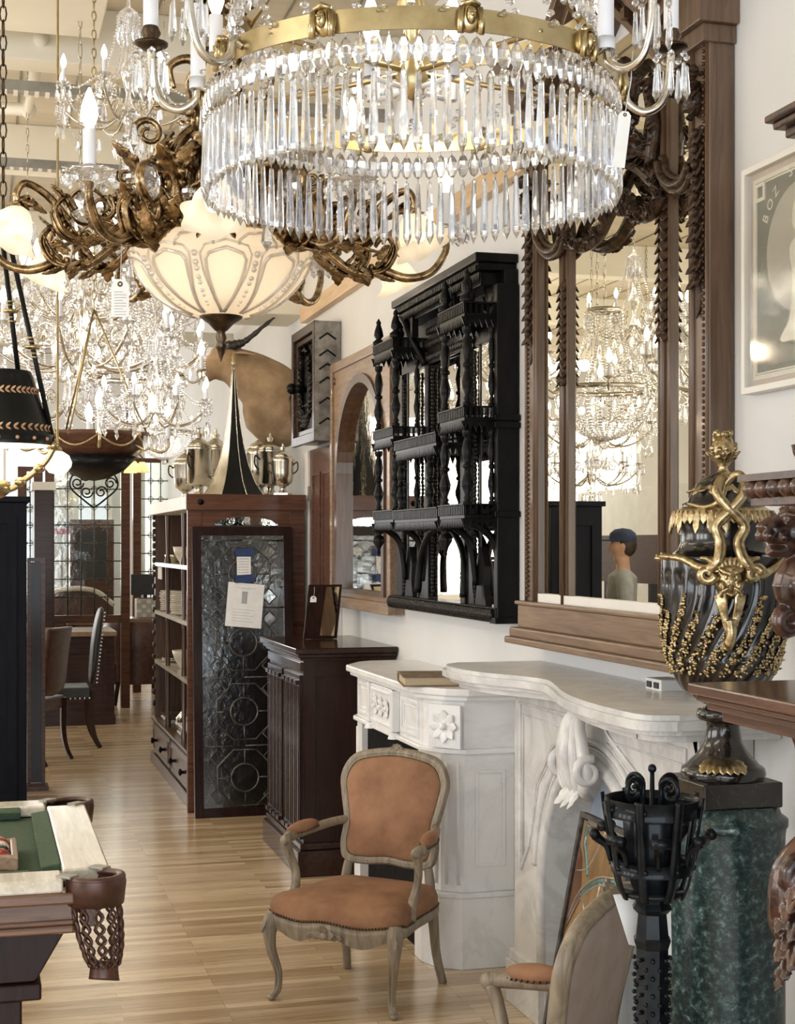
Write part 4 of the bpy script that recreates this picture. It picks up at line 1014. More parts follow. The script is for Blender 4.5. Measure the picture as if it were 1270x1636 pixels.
# ------------------------------------------------------------ wrought iron torchere
tx, ty = 1.12, 2.39
ir = thing('iron_torchere', 'black wrought iron floor torch with an open basket top, in front of the green column', 'torchere', (tx, ty, 0))
def il(prof, n=32, mod=None): return MB().lathe([(a, b) for a, b in prof], (tx, ty, 0), n, True, mod)
def band(r, z0, z1, name):
    m = il([(r, z0), (r, z1), (r-.004, z1), (r-.004, z0), (r, z0)], 40)
    for i in range(8): a = 2*pi*i/8+.2; m.ball((tx+r*cos(a), ty+r*sin(a), (z0+z1)/2), .005, 6, 4)
    return m.build(name, 'iron', ir)
zt = 1.232
band(.083, zt-.030, zt, 'top_band'); band(.071, zt-.128, zt-.106, 'lower_band')
for i in range(8):
    a = 2*pi*i/8+.1; ca, sa = cos(a), sin(a)
    pth = [(.089, zt+.004), (.086, zt-.02), (.079, zt-.06), (.070, zt-.115), (.062, zt-.150), (.052, zt-.172)]
    m = MB().tube(cr([(tx+r*ca, ty+r*sa, z) for r, z in pth], 4), .009, 6, flat=.3, up=(ca, sa, 0))
    m.build('basket_strap', 'iron', ir)
for i in range(8):
    a = 2*pi*i/8+.1+pi/8; ca, sa = cos(a), sin(a)
    m = MB().tube(cr([(tx+r*ca, ty+r*sa, z) for r, z in ((.072, zt-.11), (.078, zt-.085), (.092, zt-.072), (.100, zt-.066))], 4), [.004, .006, .008, .008], 6)
    c = V((tx+.100*ca, ty+.100*sa, zt-.062)); t_ = V((-sa, ca, 0)); m.tube([c-t_*.016, c+t_*.016], .009, 10); m.build('rolled_leaf', 'iron', ir)
il([(.001, zt-.172), (.054, zt-.168), (.056, zt-.160), (.001, zt-.158)]).build('basket_floor', 'iron', ir)
il([(.034, zt-.16), (.050, zt-.12), (.054, zt-.04), (.050, zt-.03)], 8).build('liner', 'iron', ir)
for i in range(4):
    a = 2*pi*i/4+.35; ca, sa = cos(a), sin(a)
    base = V((tx, ty, zt-.015)); sp = [base+V((ca*.012, sa*.012, -.03)), base+V((ca*.022, sa*.022, .015))]
    for k_ in range(18):
        t = k_/17; an = pi*.9-t*2*pi*1.25; r = .023*(1-.7*t); c = V((.043, 0, .030)); sp.append(base+V((ca*(c.x+r*cos(an)), sa*(c.x+r*cos(an)), c.z+r*sin(an))))
    MB().tube(cr(sp, 2), .0045, 7).build('scroll', 'iron', ir)
MB().tube([(tx, ty, zt-.16), (tx, ty, zt+.045)], [.008, .004], 8).ball((tx, ty, zt+.05), .008, 8, 6).build('spike', 'iron', ir)
m = MB()
n_ = 12; vv = []
m.lathe([(.033, .03), (.032, .60), (.029, zt-.26), (.034, zt-.245), (.030, zt-.24), (.026, zt-.20), (.036, zt-.19), (.030, zt-.18), (.034, zt-.16)], (tx, ty, 0), 4+4, False)
m.build('shaft', 'iron', ir)
m = MB(); 
for k_ in range(48):
    for j in range(8):
        a = 2*pi*(j+.5*(k_ % 2))/8; z = .25+k_*.015; m.ball((tx+.031*cos(a), ty+.031*sin(a), z), .0045, 5, 3)
m.build('hammered_studs', 'iron', ir)
for k_, a in enumerate((-2.3, .9)):
    c = V((tx+.034*cos(a+pi), ty+.034*sin(a+pi), .80)); d = V((cos(a+pi), sin(a+pi), 0))
    m = MB().ball(c+d*.012, .014, 10, 8); m.build('ring_mount', 'iron', ir)
    m = MB().tube([c+d*(.022+.006*sin(t))+V((-d.y, d.x, 0))*(.030*sin(t))+V((0, 0, -.055+.060*cos(t))) for t in [2*pi*i/24 for i in range(24)]], .0085, 10, closed=True); m.build('ring', 'iron', ir)
for a in (.3, .3+2*pi/3, .3+4*pi/3):
    MB().tube(cr([(tx+.02*cos(a), ty+.02*sin(a), .16), (tx+.10*cos(a), ty+.10*sin(a), .20), (tx+.20*cos(a), ty+.20*sin(a), .10), (tx+.25*cos(a), ty+.25*sin(a), .012)], 6), [.014, .012, .012, .014], 8).build('foot', 'iron', ir)
tg = thing('paper_tag', 'white paper sheet hanging behind the iron torch shaft', 'tag', (tx+.055, ty+.03, .92))
m = MB(); q0 = P(1078, 1412, 2.50)
m.prism([(tx-.05, 1.055), (tx+.060, 1.055), (tx+.062, .94), (tx-.02, .965)], ty+.052, ty+.0532, 'y'); m.build('sheet', 'paper', tg)
# ------------------------------------------------------------ stained glass panel leaning on the arched fireplace
sg = bpy.data.objects.new('stained_glass_panel', None); COL.objects.link(sg)
tag(sg, 'stained glass panel with amber panes and green ribbon leaning in the arched fireplace', 'stained glass')
# local frame: width along x (0..w), height along z, leaning back about 12 degrees
pa = V((1.40, 4.03, 0.0)); sg.location = (1.58, 3.93, .004)
sg.rotation_euler = Euler((radians(0), 0, 0)); 
WD, HT = .40, .83
u_ = V((.0, -1, 0)); n_ = V((-1, 0, 0)); lean = radians(11)
up_ = (V((0, 0, 1))*cos(lean)-n_*sin(lean)); nn_ = u_.cross(up_)
sg.matrix_world = Matrix(((u_.x, -nn_.x, up_.x, 1.69), (u_.y, -nn_.y, up_.y, 4.45), (u_.z, -nn_.z, up_.z, .005), (0, 0, 0, 1)))
MB().rectframe(0, WD, 0, HT, .016, -.012, .012, 'y').build('frame', 'lead', sg)
def panes(name, mat, poly): 
    return MB().prism(poly, -.003, .003, 'y').build(name, mat, sg)
panes('amber_pane', 'opal_amber', [(.022, .022), (WD-.022, .022), (WD-.022, HT-.022), (.022, HT-.022)])
m = MB().prism([(.022, .45), (.10, .57), (.06, .69), (.022, .73)], -.005, .005, 'y'); m.build('rust_pane', 'opal_rust', sg); m = MB().prism([(.22, .2), (.33, .3), (.33, .1)], -.005, .005, 'y'); m.build('rust_pane', 'opal_rust', sg); m = MB().prism([(.05, .1), (.2, .06), (.16, .2), (.08, .25)], -.005, .005, 'y'); m.build('rust_pane', 'opal_rust', sg)
rib = cr([(.03, .60), (.09, .72), (.20, .80), (.34, .83)], 6); m = MB(); m.tube([(a, 0, b*.81) for a, b in rib], .011, 6, flat=.5, up=(0, 1, 0))
for l in ([(.06, .99), (.055, .92), (.09, .86), (.12, .80)], [(.19, .42), (.13, .36), (.13, .28), (.20, .25)], [(.10, .20), (.16, .12), (.26, .12), (.33, .07)], [(.3, .33), (.24, .37), (.2, .46)]): m.tube(cr([(a, 0, b*.81) for a, b in l], 5), .013, 6, flat=.5, up=(0, 1, 0))
m.build('green_ribbon', 'opal_green', sg)
m = MB()
for l in ([(.03, .585), (.095, .705), (.20, .785), (.34, .815)], [(.03, .615), (.085, .735), (.195, .815), (.34, .845)], [(.03, .8), (.12, .84), (.2, 1.0)], [(.12, .7), (.2, .62), (.34, .66)], [(.03, .4), (.14, .45), (.2, .6), (.22, .8)], [(.19, .5), (.13, .42), (.12, .3), (.2, .24), (.34, .26)], [(.2, .5), (.27, .42), (.34, .42)], [(.03, .22), (.1, .24), (.14, .12), (.25, .09), (.34, .13)], [(.2, .25), (.24, .12), (.22, .03)], [(.2, 1.0), (.26, .9), (.34, .92)], [(.25, .35), (.29, .29), (.25, .24), (.2, .29), (.25, .35)]):
    m.tube(cr([(a, -.002, b*.81) for a, b in l], 5), .0035, 6)
m.build('leading', 'lead_light', sg)
# ------------------------------------------------------------ open armchairs
def armchair(label, loc, rz):
    t = thing('armchair', label, 'armchair', loc, rz, local=True)
    B = dict(world=False)
    # seat outline (top view), front +y
    so = cr([(-.285, .235), (-.15, .275), (0, .300), (.15, .275), (.285, .235), (.270, .05), (.235, -.20), (.10, -.235), (-.10, -.235), (-.235, -.20), (-.270, .05)], 6, True)
    def slab(sc, zs, zf): return [[(x*s_, y*s_, z+(.012*cos(x*22) if y > .2 else 0)*zf*max(0, (s_-.7)/.3)) for x, y in so] for s_, z in zip(sc, zs)]
    rows = slab([.985, 1.0, 1.0, .97, .88, .70, .40, .05], [.325, .335, .360, .385, .402, .415, .422, .425], .6)
    m = MB(); n = len(so); vs_ = [q for r_ in rows for q in r_]; fs = [(i*n+j, i*n+(j+1) % n, (i+1)*n+(j+1) % n, (i+1)*n+j) for i in range(len(rows)-1) for j in range(n)]+[tuple(range((len(rows)-1)*n, len(rows)*n))]
    m.add(vs_, fs, True); se = m.build('seat', 'antique_velvet', t, **B)
    m = MB()
    for i in range(0, len(so)):
        a, b = so[i], so[(i+1) % n]
        for k_ in range(2):
            q = (a[0]+(b[0]-a[0])*k_/2, a[1]+(b[1]-a[1])*k_/2); z = .333+(.012*cos(q[0]*22)*.6 if q[1] > .2 else 0); m.ball((q[0]*1.003, q[1]*1.003, z), .0052, 6, 4)
    m.build('nail_trim', 'nail', se, **B)
    rows = [[(x*s_, y*s_, z+((-.022+.02*cos(x*22)) if (y > .2 and k_ in (0, 3)) else (.007*cos(x*22) if y > .2 else 0))) for x, y in so] for k_, (s_, z) in enumerate(((.99, .290), (1.015, .305), (1.01, .328), (.93, .328), (.93, .290)))]
    rows.append(rows[0]); m = MB(); vs_ = [q for r_ in rows for q in r_]; fs = [(i*n+j, i*n+(j+1) % n, (i+1)*n+(j+1) % n, (i+1)*n+j) for i in range(len(rows)-1) for j in range(n)]
    m.add(vs_, fs, True); sr = m.build('seat_rail', 'chair_paint', t, **B)
    m = MB()
    for k_ in range(3): m.leaf((0, .300, .285), ((k_-1)*.9, .2, .25+.2*(k_ == 1)), (0, 1, .2), .06, .018, .2, 3); 
    for q in (-1, 1): m.leaf((0, .302, .29), (q, -.1, -.05), (0, 1, 0), .085, .016, .2, 3)
    m.ball((0, .305, .290), .016, 8, 6); m.build('apron_carving', 'chair_paint', sr, **B)
    for q in (-1, 1):      # cabriole front legs
        pth = cr([(q*.262, .232, .33), (q*.275, .252, .28), (q*.270, .250, .20), (q*.252, .225, .11), (q*.252, .228, .045), (q*.268, .248, .015)], 6)
        m = MB().tube(pth, [.034, .033, .026, .019, .015, .013, .016, .015], 10)
        m.ball((q*.269, .249, .012), .019, 10, 6, (1, 1, .62)); lg = m.build('leg', 'chair_paint', t, **B)
        m = MB()
        for j in (-1, 1): m.tube([(a+j*.011*(1-i/len(pth)*.6), b+.020*(1-i/len(pth)*.5), c) for i, (a, b, c) in enumerate(pth[2:])], .0045, 6)
        for k_ in range(3): m.leaf((q*.280, .272, .315), (q*.2, .15, -1+.3*abs(k_-1)), (0, 1, 0) if k_ else (q, 1, 0), .055, .013, .1, 3)
        m.build('leg_carving', 'chair_paint', lg, **B)
        pth = cr([(q*.205, -.205, .33), (q*.208, -.215, .24), (q*.210, -.235, .12), (q*.222, -.270, .0)], 5)
        MB().tube(pth, [.026, .022, .019, .018], 8, smooth=True).build('leg', 'chair_paint', t, **B)
    # cartouche back, raked
    bo = cr([(-.10, .470), (-.185, .478), (-.207, .53), (-.200, .62), (-.222, .72), (-.232, .80), (-.190, .868), (-.10, .893), (0, .902), (.10, .893), (.190, .868), (.232, .80), (.222, .72), (.200, .62), (.207, .53), (.185, .478), (.10, .470), (0, .478)], 5, True)
    def bp(x, z, off=0, s_=1): 
        zc = .69; z2 = zc+(z-zc)*s_; y_ = -.215-(z2-.45)*.20-.16*(x*s_)**2*-1.2
        return (x*s_, y_+off, z2)
    m = MB().tube([bp(x, z) for x, z in bo], .019, 10, closed=True)
    m.tube([bp(x, z, .010, 1.03) for x, z in bo], .008, 6, closed=True).tube([bp(x, z, .012, .955) for x, z in bo], .006, 6, closed=True).tube([bp(x, z, -.010, 1.0) for x, z in bo], .013, 6, closed=True)
    bf = m.build('back_frame', 'chair_paint', t, **B)
    m = MB()
    for k_ in range(5): a = (k_-2)*.5; m.leaf(bp(0, .905, .004), (sin(a), .15, cos(a)), (0, 1, 0), .038, .013, .3, 3)
    for q in (-1, 1): m.leaf(bp(q*.01, .905, .006), (q, 0, -.04), (0, 1, .2), .09, .014, .2, 4)
    m.ball(bp(0, .915, .008), .014, 8, 6); m.build('crest_carving', 'chair_paint', bf, **B)
    def pad(off, bulge, mat, name):
        m = MB(); ss = [.955, .93, .86, .7, .4, .05]; bu = [0, .010, .018, .024, .027, .028]
        n = len(bo); vs_ = [bp(x, z, off+(b_*bulge), s_) for s_, b_ in zip(ss, bu) for x, z in bo]
        fs = [(i*n+j, i*n+(j+1) % n, (i+1)*n+(j+1) % n, (i+1)*n+j) for i in range(len(ss)-1) for j in range(n)]+[tuple(range((len(ss)-1)*n, len(ss)*n))]
        return m.add(vs_, fs, True).build(name, mat, t, **B)
    bpad = pad(.006, 1, 'antique_velvet', 'back_pad'); pad(-.012, -.5, 'taupe_cloth', 'back_cloth')
    m = MB()
    for i in range(len(bo)):
        a, b = bo[i], bo[(i+1) % len(bo)]
        for k_ in range(2): m.ball(bp(a[0]+(b[0]-a[0])*k_/2, a[1]+(b[1]-a[1])*k_/2, .013, .925), .0052, 6, 4)
    m.build('nail_trim', 'nail', bpad, **B)
    m = MB()
    for q in (-1, 1): m.tube(cr([bp(q*.175, .485), (q*.190, -.212, .43), (q*.20, -.205, .33)], 4), [.018, .020, .024], 8)
    m.build('back_post', 'chair_paint', t, **B)
    for q in (-1, 1):
        c0 = bp(q*.205, .625, .005); pth = cr([c0, (q*.245, -.16, .618), (q*.285, -.04, .603), (q*.298, .055, .596), (q*.292, .10, .592)], 6)
        m = MB().tube(pth, [.017, .018, .019, .022, .020], 9); m.ball((q*.292, .108, .588), .022, 10, 8); m.tube(spiral((q*.292, .100, .585), .020, 1.0, 'yz', 10, 0), .008, 6)
        pp = cr([(q*.292, .100, .58), (q*.288, .080, .53), (q*.272, .060, .46), (q*.262, .085, .39), (q*.270, .120, .335)], 6)
        m.tube(pp, [.020, .017, .016, .019, .025], 9); m.tube([(a+q*.010, b+.012, c) for a, b, c in pp], .006, 6)
        ar = m.build('arm', 'chair_paint', t, **B)
        m = MB().ball((q*.287, -.015, .622), .032, 14, 10, (1.0, 2.75, .78), rot=Euler((-.1, 0, -q*.25)).to_matrix()); ap = m.build('arm_pad', 'antique_velvet', ar, **B)
        m = MB(); 
        for i in range(30):
            a = 2*pi*i/30; v_ = Euler((-.1, 0, -q*.25)).to_matrix() @ V((.033*cos(a), .088*sin(a), -.008)); m.ball(v_+V((q*.287, -.015, .618)), .004, 5, 4)
        m.build('nail_trim', 'nail', ap, **B)
    return t
ch1 = armchair('open armchair with rust velvet seat and oval back, standing whole on the oak floor', (1.37, 5.43, 0), radians(137)); ch1.scale = (.94, .94, .955)
armchair('open armchair seen from behind with taupe cloth back, cut by the bottom edge', (1.10, 3.24, 0), radians(48.5))
# ------------------------------------------------------------ dark mahogany cabinet
cb = thing('mahogany_cabinet', 'low dark mahogany cabinet with fluted front beside the white fireplace', 'cabinet', (1.80, 7.87, 0))
MB().bb(1.565, WX-.01, 7.42, 8.33, .16, 1.09).build('body', 'mahogany', cb)
MB().bb(1.545, WX-.005, 7.40, 8.35, 1.085, 1.10).bb(1.53, WX-.005, 7.385, 8.365, 1.10, 1.12).bb(1.515, WX-.005, 7.37, 8.38, 1.12, 1.15).build('top', 'mahogany_y', cb, bevel=.005)
MB().bb(1.53, WX-.01, 7.385, 8.365, 0, .13).bb(1.545, WX-.01, 7.40, 8.35, .13, .165).build('plinth', 'mahogany_y', cb, bevel=.006)
for ya in (7.44, 7.90):
    d = MB().bb(1.548, 1.567, ya, ya+.41, .18, 1.01); d_ = d.build('door', 'mahogany', cb, bevel=.002)
    m = MB()
    for k_ in range(4): yy = ya+.05+k_*.10; m.tube([(1.549, yy-.028, .23), (1.549, yy-.028, .95)], .005, 6); m.tube([(1.549, yy+.028, .23), (1.549, yy+.028, .95)], .005, 6)
    m.build('fluting', 'mahogany', d_)
    m = MB(); 
    for k_ in range(4): yy = ya+.05+k_*.10; m.box((1.540, yy, .972), (.02, .07, .022)); m.box((1.540, yy, .205), (.02, .07, .022))
    m.build('flute_cap', 'mahogany', d_)
MB().bb(1.55, 1.57, 7.43, 8.32, 1.03, 1.075).build('top_rail', 'mahogany_y', cb, bevel=.003)
MB().rectframe(1.63, 1.98, .24, 1.0, .012, 7.412, 7.424, 'y').build('side_panel', 'mahogany', cb)
# leaning framed mirror with tag on the cabinet
lf = thing('leaning_picture_frame', 'small framed picture with a tag leaning on the dark mahogany cabinet', 'picture', (1.86, 8.12, 1.15))
q = [PYv(487, 1004, 8.10), PYv(549, 1012, 8.10), PYv(552, 930, 8.22), PYv(506, 921, 8.22)]
def quadslab(mb, qs, th):
    n_ = (V(qs[1])-V(qs[0])).cross(V(qs[3])-V(qs[0])).normalized()*th
    return mb.add([V(a) for a in qs]+[V(a)-n_ for a in qs], [(0, 1, 2, 3), (7, 6, 5, 4), (0, 4, 5, 1), (1, 5, 6, 2), (2, 6, 7, 3), (3, 7, 4, 0)])
lx = .20; q0 = V((1.70, 8.08, 1.151)); u_ = V((1, .0, 0)); v_ = V((.16, .28, .95)).normalized()*.31
quadslab(MB(), [q0, q0+u_*.19, q0+u_*.19+v_, q0+u_*.0+v_], -.014).build('frame', 'mahogany', lf, bevel=.003)
nn = u_.cross(v_).normalized(); e = nn*.017; e = e if e.y < 0 else -e
quadslab(MB(), [q0+e+u_*.09+v_*.05, q0+e+u_*.17+v_*.04, q0+e+u_*.175+v_*.95, q0+e+u_*.10+v_*.95], .001).build('inset_mirror', 'mirror', lf)
def small_tag(label, top, w_, h_, rz=0, tilt=0, string=.05, hole=True, name='price_tag', axis='y', mat='paper', parentrule=None):
    t = thing(name, label, 'tag', (top.x, top.y, top.z), rz, local=True); t.rotation_euler = (0, tilt, rz)
    m = MB().prism([(-w_/2, -h_), (w_/2, -h_), (w_/2, -w_*.3), (w_*.25, 0), (-w_*.25, 0), (-w_/2, -w_*.3)], -.0006, .0006, 'y'); m.build('card', mat, t, world=False)
    if w_ > .036:
        m = MB()
        for i in range(9): m.bb(-w_*.34, w_*(.34 if i % 3 else .15), -.0011, .0011, -w_*.75-i*h_*.075, -w_*.75-i*h_*.075+h_*.02)
        m.build('printed_lines', 'paper_grey', t, world=False)
    m = MB().tube([(0, 0, -w_*.25), (.003, 0, string*.5), (0, 0, string)], .0008, 4); m.build('string', 'paper', t, world=False)
    if hole: MB().lathe([(w_*.16, -.001), (w_*.06, -.001), (w_*.06, .001), (w_*.16, .001)], (0, 0, -w_*.28), 12, ax='y').build('eyelet', 'nail', t, world=False)
    return t
small_tag('small white tag hung on the leaning picture frame', V((1.77, 8.125, 1.385)), .035, .062, 0, .08)
# ------------------------------------------------------------ bookcase with crockery
bc = thing('open_bookcase', 'tall dark wooden bookcase with open shelves of crockery and drawers below', 'bookcase', (1.65, 10.5, 0))
BX, BY0, BY1 = 1.27, 9.40, 11.68
m = MB().bb(BX+.02, BX+.55, BY0, BY0+.04, .34, 1.90).bb(BX+.02, BX+.55, BY1-.04, BY1, .34, 1.90).bb(BX+.5, BX+.55, BY0, BY1, .34, 1.90); m.build('carcass', 'walnut', bc)
m = MB().bb(BX+.02, BX+.55, BY0, BY1, .05, .33).bb(BX-.01, BX+.55, BY0-.01, BY1+.01, 0, .08).bb(BX-.005, BX+.55, BY0-.0, BY1+.0, .325, .345); m.build('base', 'walnut_y', bc, bevel=.004)
MB().bb(BX-.02, BX+.60, BY0, BY1+.02, 1.895, 1.98).build('top', 'white_trim', bc, bevel=.004)
for z in (1.52, 1.155, .777): MB().bb(BX+.015, BX+.5, BY0+.04, BY1-.04, z-.014, z+.014).build('shelf', 'pale_wood', bc)
for yy in (10.05, 10.95):
    m = MB(); m.lathe([(.022, .345), (.022, .40), (.012, .43), (.018, .8), (.012, 1.1), (.02, 1.14), (.012, 1.18), (.018, 1.5), (.024, 1.55), (.012, 1.6), (.018, 1.88)], (BX+.035, yy, 0), 12); m.build('post', 'walnut', bc)
for yy in (BY0+.03, BY1-.03):
    m = MB(); z = 1.88
    while z > .4: m.ball((BX+.012, yy, z), .022, 8, 5, (.6, 1, 1.1)); z -= .055 if z > 1.45 else .09
    m.build('carved_corner', 'carved_walnut', bc)
for ya, yb in ((9.47, 10.50), (10.58, 11.61)):
    d = MB().bb(BX+.002, BX+.02, ya, yb, .095, .31).build('drawer', 'walnut_y', bc, bevel=.003)
    m = MB().rectframe(ya+.05, yb-.05, .125, .28, .012, BX-.006, BX+.004, 'x'); m.build('drawer_moulding', 'walnut_y', d)
    for yy in (ya+.25, yb-.25): MB().lathe([(.001, -.045), (.022, -.04), (.024, -.03), (.010, -.02), (.012, 0), (.02, .004)], (BX, yy, .20), 10, ax='x').build('drawer_knob', 'ebony', d)
# end frame with an arched cutout
ef = thing('arched_wood_frame', 'reddish wooden door surround with a shallow arched cutout standing at the bookcase end', 'door frame', (1.62, 9.36, 0))
xa, xb = PYv(299, 800, 9.36).x, PYv(485, 800, 9.36).x
n = 16; ar = [(xa+.17, 1.80)]+[(xa+.17+(xb-xa-.34)*i/n, 1.80+.045*sin(pi*i/n)**.5) for i in range(n+1)]+[(xb-.17, 1.80)]
m = MB().bb(xa, xa+.09, 9.34, 9.38, 0, 1.985).bb(xb-.09, xb, 9.34, 9.38, 0, 1.985); m.build('jamb', 'redwood', ef, bevel=.003)
m = MB().bb(xa-.01, xb+.01, 9.325, 9.385, 1.885, 1.985); m.build('head_rail', 'redwood', ef, bevel=.004)
vs_ = []; 
pts = [(xa+.09, 1.885), (xa+.09, 1.79)]+ar[:]+[(xb-.09, 1.79), (xb-.09, 1.885)]
m = MB(); cut = [(a, b) for a, b in ar]
for i in range(len(cut)-1):
    a, b = cut[i], cut[i+1]; m.add([(a[0], 9.345, a[1]), (b[0], 9.345, b[1]), (b[0], 9.345, 1.886), (a[0], 9.345, 1.886), (a[0], 9.375, a[1]), (b[0], 9.375, b[1]), (b[0], 9.375, 1.886), (a[0], 9.375, 1.886)], [(0, 1, 2, 3), (7, 6, 5, 4), (0, 4, 5, 1)])
m.bb(xa+.09, xa+.17, 9.345, 9.375, 1.75, 1.886).bb(xb-.17, xb-.09, 9.345, 9.375, 1.75, 1.886); m.build('arched_rail', 'redwood', ef)
MB().bb(xa+.16, xb-.16, 9.38, 9.384, 1.79, 1.86).build('added_mirror', 'old_mirror', ef)  # added mirror catching daylight, stands in for bright windows behind the cutout
MB().lathe([(.001, -.02), (.016, -.015), (.02, 0)], (xa+.08, 9.325, 1.935), 12, ax='y').build('peg', 'ebony', ef)
# leaded glass window leaning against it
lw = thing('leaded_glass_window', 'dark framed leaded glass window leaning at the bookcase end, paper sheets taped on', 'window', (1.57, 9.2, 0))
wa, wb = PYv(309, 1000, 9.22).x, PYv(469, 1000, 9.22).x; WZ = 1.785
def ly(z): return 9.16+.14*z/WZ
LM = Matrix.Translation((wa, 9.16, 0)) @ Matrix.Rotation(-math.atan(.14/WZ), 4, 'X'); ww = wb-wa
def lb(mb, name, mat, par=lw, **k): return MB().merge(mb, LM).build(name, mat, par, **k)
lb(MB().rectframe(0, ww, 0, WZ, .055, -.02, .02, 'y'), 'sash', 'mahogany', bevel=.003)
ga, gb, gz0, gz1 = .055, ww-.055, .055, WZ-.055
lb(MB().bb(ga, gb, -.003, .003, gz0, gz1), 'glass', 'textured_glass')
m = MB(); cxw = ww/2; segs = []
def oct_(cz, r, rr):
    out = []
    pts = [(cxw+r*cos(pi/8+i*pi/4)*1.0, cz+r*sin(pi/8+i*pi/4)) for i in range(8)]
    m.tube([(a, -.004, b) for a, b in pts], .0055, 6, closed=True); m.tube([(cxw+rr*cos(2*pi*i/24), -.004, cz+rr*sin(2*pi*i/24)) for i in range(24)], .006, 6, closed=True)
    for i in range(4): a = i*pi/2; m.tube([(cxw+rr*cos(a), -.004, cz+rr*sin(a)), (cxw+r*.93*cos(a), -.004, cz+r*.93*sin(a))], .005, 5)
czs = [1.49, 1.065, .64, .235]
for cz in czs: oct_(cz, .185, .085)
for k_ in range(5):
    cz = [1.70, 1.28, .85, .43, .06][k_]
    for s_ in (-1, 1):
        x0 = cxw+s_*.165
        for dz in (-.07, .07):
            if gz0 < cz+dz < gz1: m.tube([(x0-.05, -.004, cz+dz), (x0, -.004, cz+dz+.05), (x0+.05, -.004, cz+dz), (x0, -.004, cz+dz-.05)], .005, 5, closed=True)
        if gz0+.1 < cz < gz1-.02: m.tube([(ga, -.004, cz), (cxw-.0, -.004, cz)] if s_ < 0 else [(cxw, -.004, cz), (gb, -.004, cz)], .005, 5)
m.tube([(cxw, -.004, gz0), (cxw, -.004, .15)], .005, 5)
lb(m, 'leading', 'lead')
m = MB()
for cz in (1.70, 1.28):
    for s_ in (-1, 1):
        for dz in (-.07, .07):
            x0 = cxw+s_*.165; q_ = cz+dz
            if q_+.045 < gz1: m.prism([(x0-.042, q_), (x0, q_+.042), (x0+.042, q_), (x0, q_-.042)], -.006, .006, 'y')
lb(m, 'bevelled_diamonds', 'bevel_glass')
def stuck(name, lab, cat, px0, py0, px1, py1, mat, rot=0, off=.03, parts=None):
    c = PYv((px0+px1)/2, (py0+py1)/2, ly((HY-(py0+py1)/2)*9/2400+H)-off); t_ = thing(name, lab, cat, tuple(c), 0, local=True); t_.rotation_euler = (-math.atan(.14/WZ), rot, 0)
    w_ = (px1-px0)*9.1/2400; h_ = (py1-py0)*9.1/2400
    MB().bb(-w_/2, w_/2, -.0006, .0006, -h_/2, h_/2).build('sheet', mat, t_, world=False); return t_, w_, h_
t_, w_, h_ = stuck('information_sheet', 'large white printed sheet taped to the leaded glass window', 'paper', 361, 931, 421, 1003, 'paper', radians(5.5), .026)
MB().bb(-.022, .012, -.0016, -.0006, .01, .085).build('printed_picture', 'print_grey', t_, world=False); MB().bb(-.012, .002, -.0022, -.0012, .02, .075).build('picture_inset', 'paper_grey', t_, world=False)
for i in range(8): text(''.join(random.choice(' ..-') for _ in range(0)) or '', 'x', .01, 'ink', None, Matrix.Identity(4)) if False else None
m = MB()
for i in range(5): m.bb(-.075, .06-.02*(i % 2), -.0012, -.0004, -.03-i*.018, -.028-i*.018)
m.bb(-.06, .06, -.0012, -.0004, .105, .107); m.bb(-.03, .03, -.0012, -.0004, .098, .0995)
m.build('printed_lines', 'paper_grey', t_, world=False)
t_, w_, h_ = stuck('handwritten_note', 'small handwritten note between strips of blue tape on the leaded glass window', 'paper', 378, 889, 401, 921, 'paper', 0, .030)
rs = random.Random(12); m = MB()
for i in range(6):
    x = -.036
    while x < .03: L = rs.uniform(.003, .008); z_ = .045-i*.017; m.tube([(x, -.001, z_), (x+L*.5, -.001, z_+rs.uniform(.002, .008)), (x+L, -.001, z_)], .0008, 4); x += L+.002
m.build('handwriting', 'ink', t_, world=False)
for py, lab in ((882, 'upper strip of blue tape above the handwritten note'), (924, 'lower strip of blue tape holding the printed sheet')):
    stuck('blue_tape', lab, 'tape', 375, py-6, 406, py+7, 'blue_tape', radians(-3), .033)
# crockery, one thing each
def plate(lab, x, y, z, r, n=1, group='plates on the bookcase shelves', tilt=None, mat='cream_china'):
    out = []
    for i in range(n):
        t_ = MB().lathe([(.001, 0), (r*.6, 0), (r, .016), (r*.99, .020), (r*.6, .006), (.001, .005)], (0, 0, 0), 20)
        o = t_.build('plate', mat, None, world=False); o.location = (x+random.uniform(-.006, .006), y+random.uniform(-.006, .006), z+i*.0135); tag(o, ('topmost '+lab if i == n-1 else lab), 'plate', group); out.append(o)
    return out
plate('cream plate in the farther stack on the middle bookcase shelf', BX+.135, 11.34, 1.17, .115, 11)
plate('cream plate in the nearer stack on the middle bookcase shelf', BX+.135, 10.66, 1.17, .115, 12)
plate('plate lying on the third bookcase shelf from the top', BX+.15, 11.3, .792, .12, 2, mat='silver')
def bowl(lab, x, y, z, r, h, mat='cream_china'):
    o = MB().lathe([(.001, 0), (r*.4, 0), (r*.45, .01), (r*.85, h*.55), (r, h), (r*.96, h), (r*.8, h*.5), (.001, .02)], (0, 0, 0), 20).build('bowl', mat, None, world=False); o.location = (x, y, z); return tag(o, lab, 'bowl')
bowl('small cream bowl at the middle of the top bookcase shelf', BX+.12, 10.66, 1.535, .085, .12); bowl('dark bowl at the far part of the top bookcase shelf', BX+.12, 11.3, 1.535, .07, .06, 'silver_brass')
bowl('white crumpled cloth bowl on the third bookcase shelf', BX+.12, 10.66, .792, .09, .13)
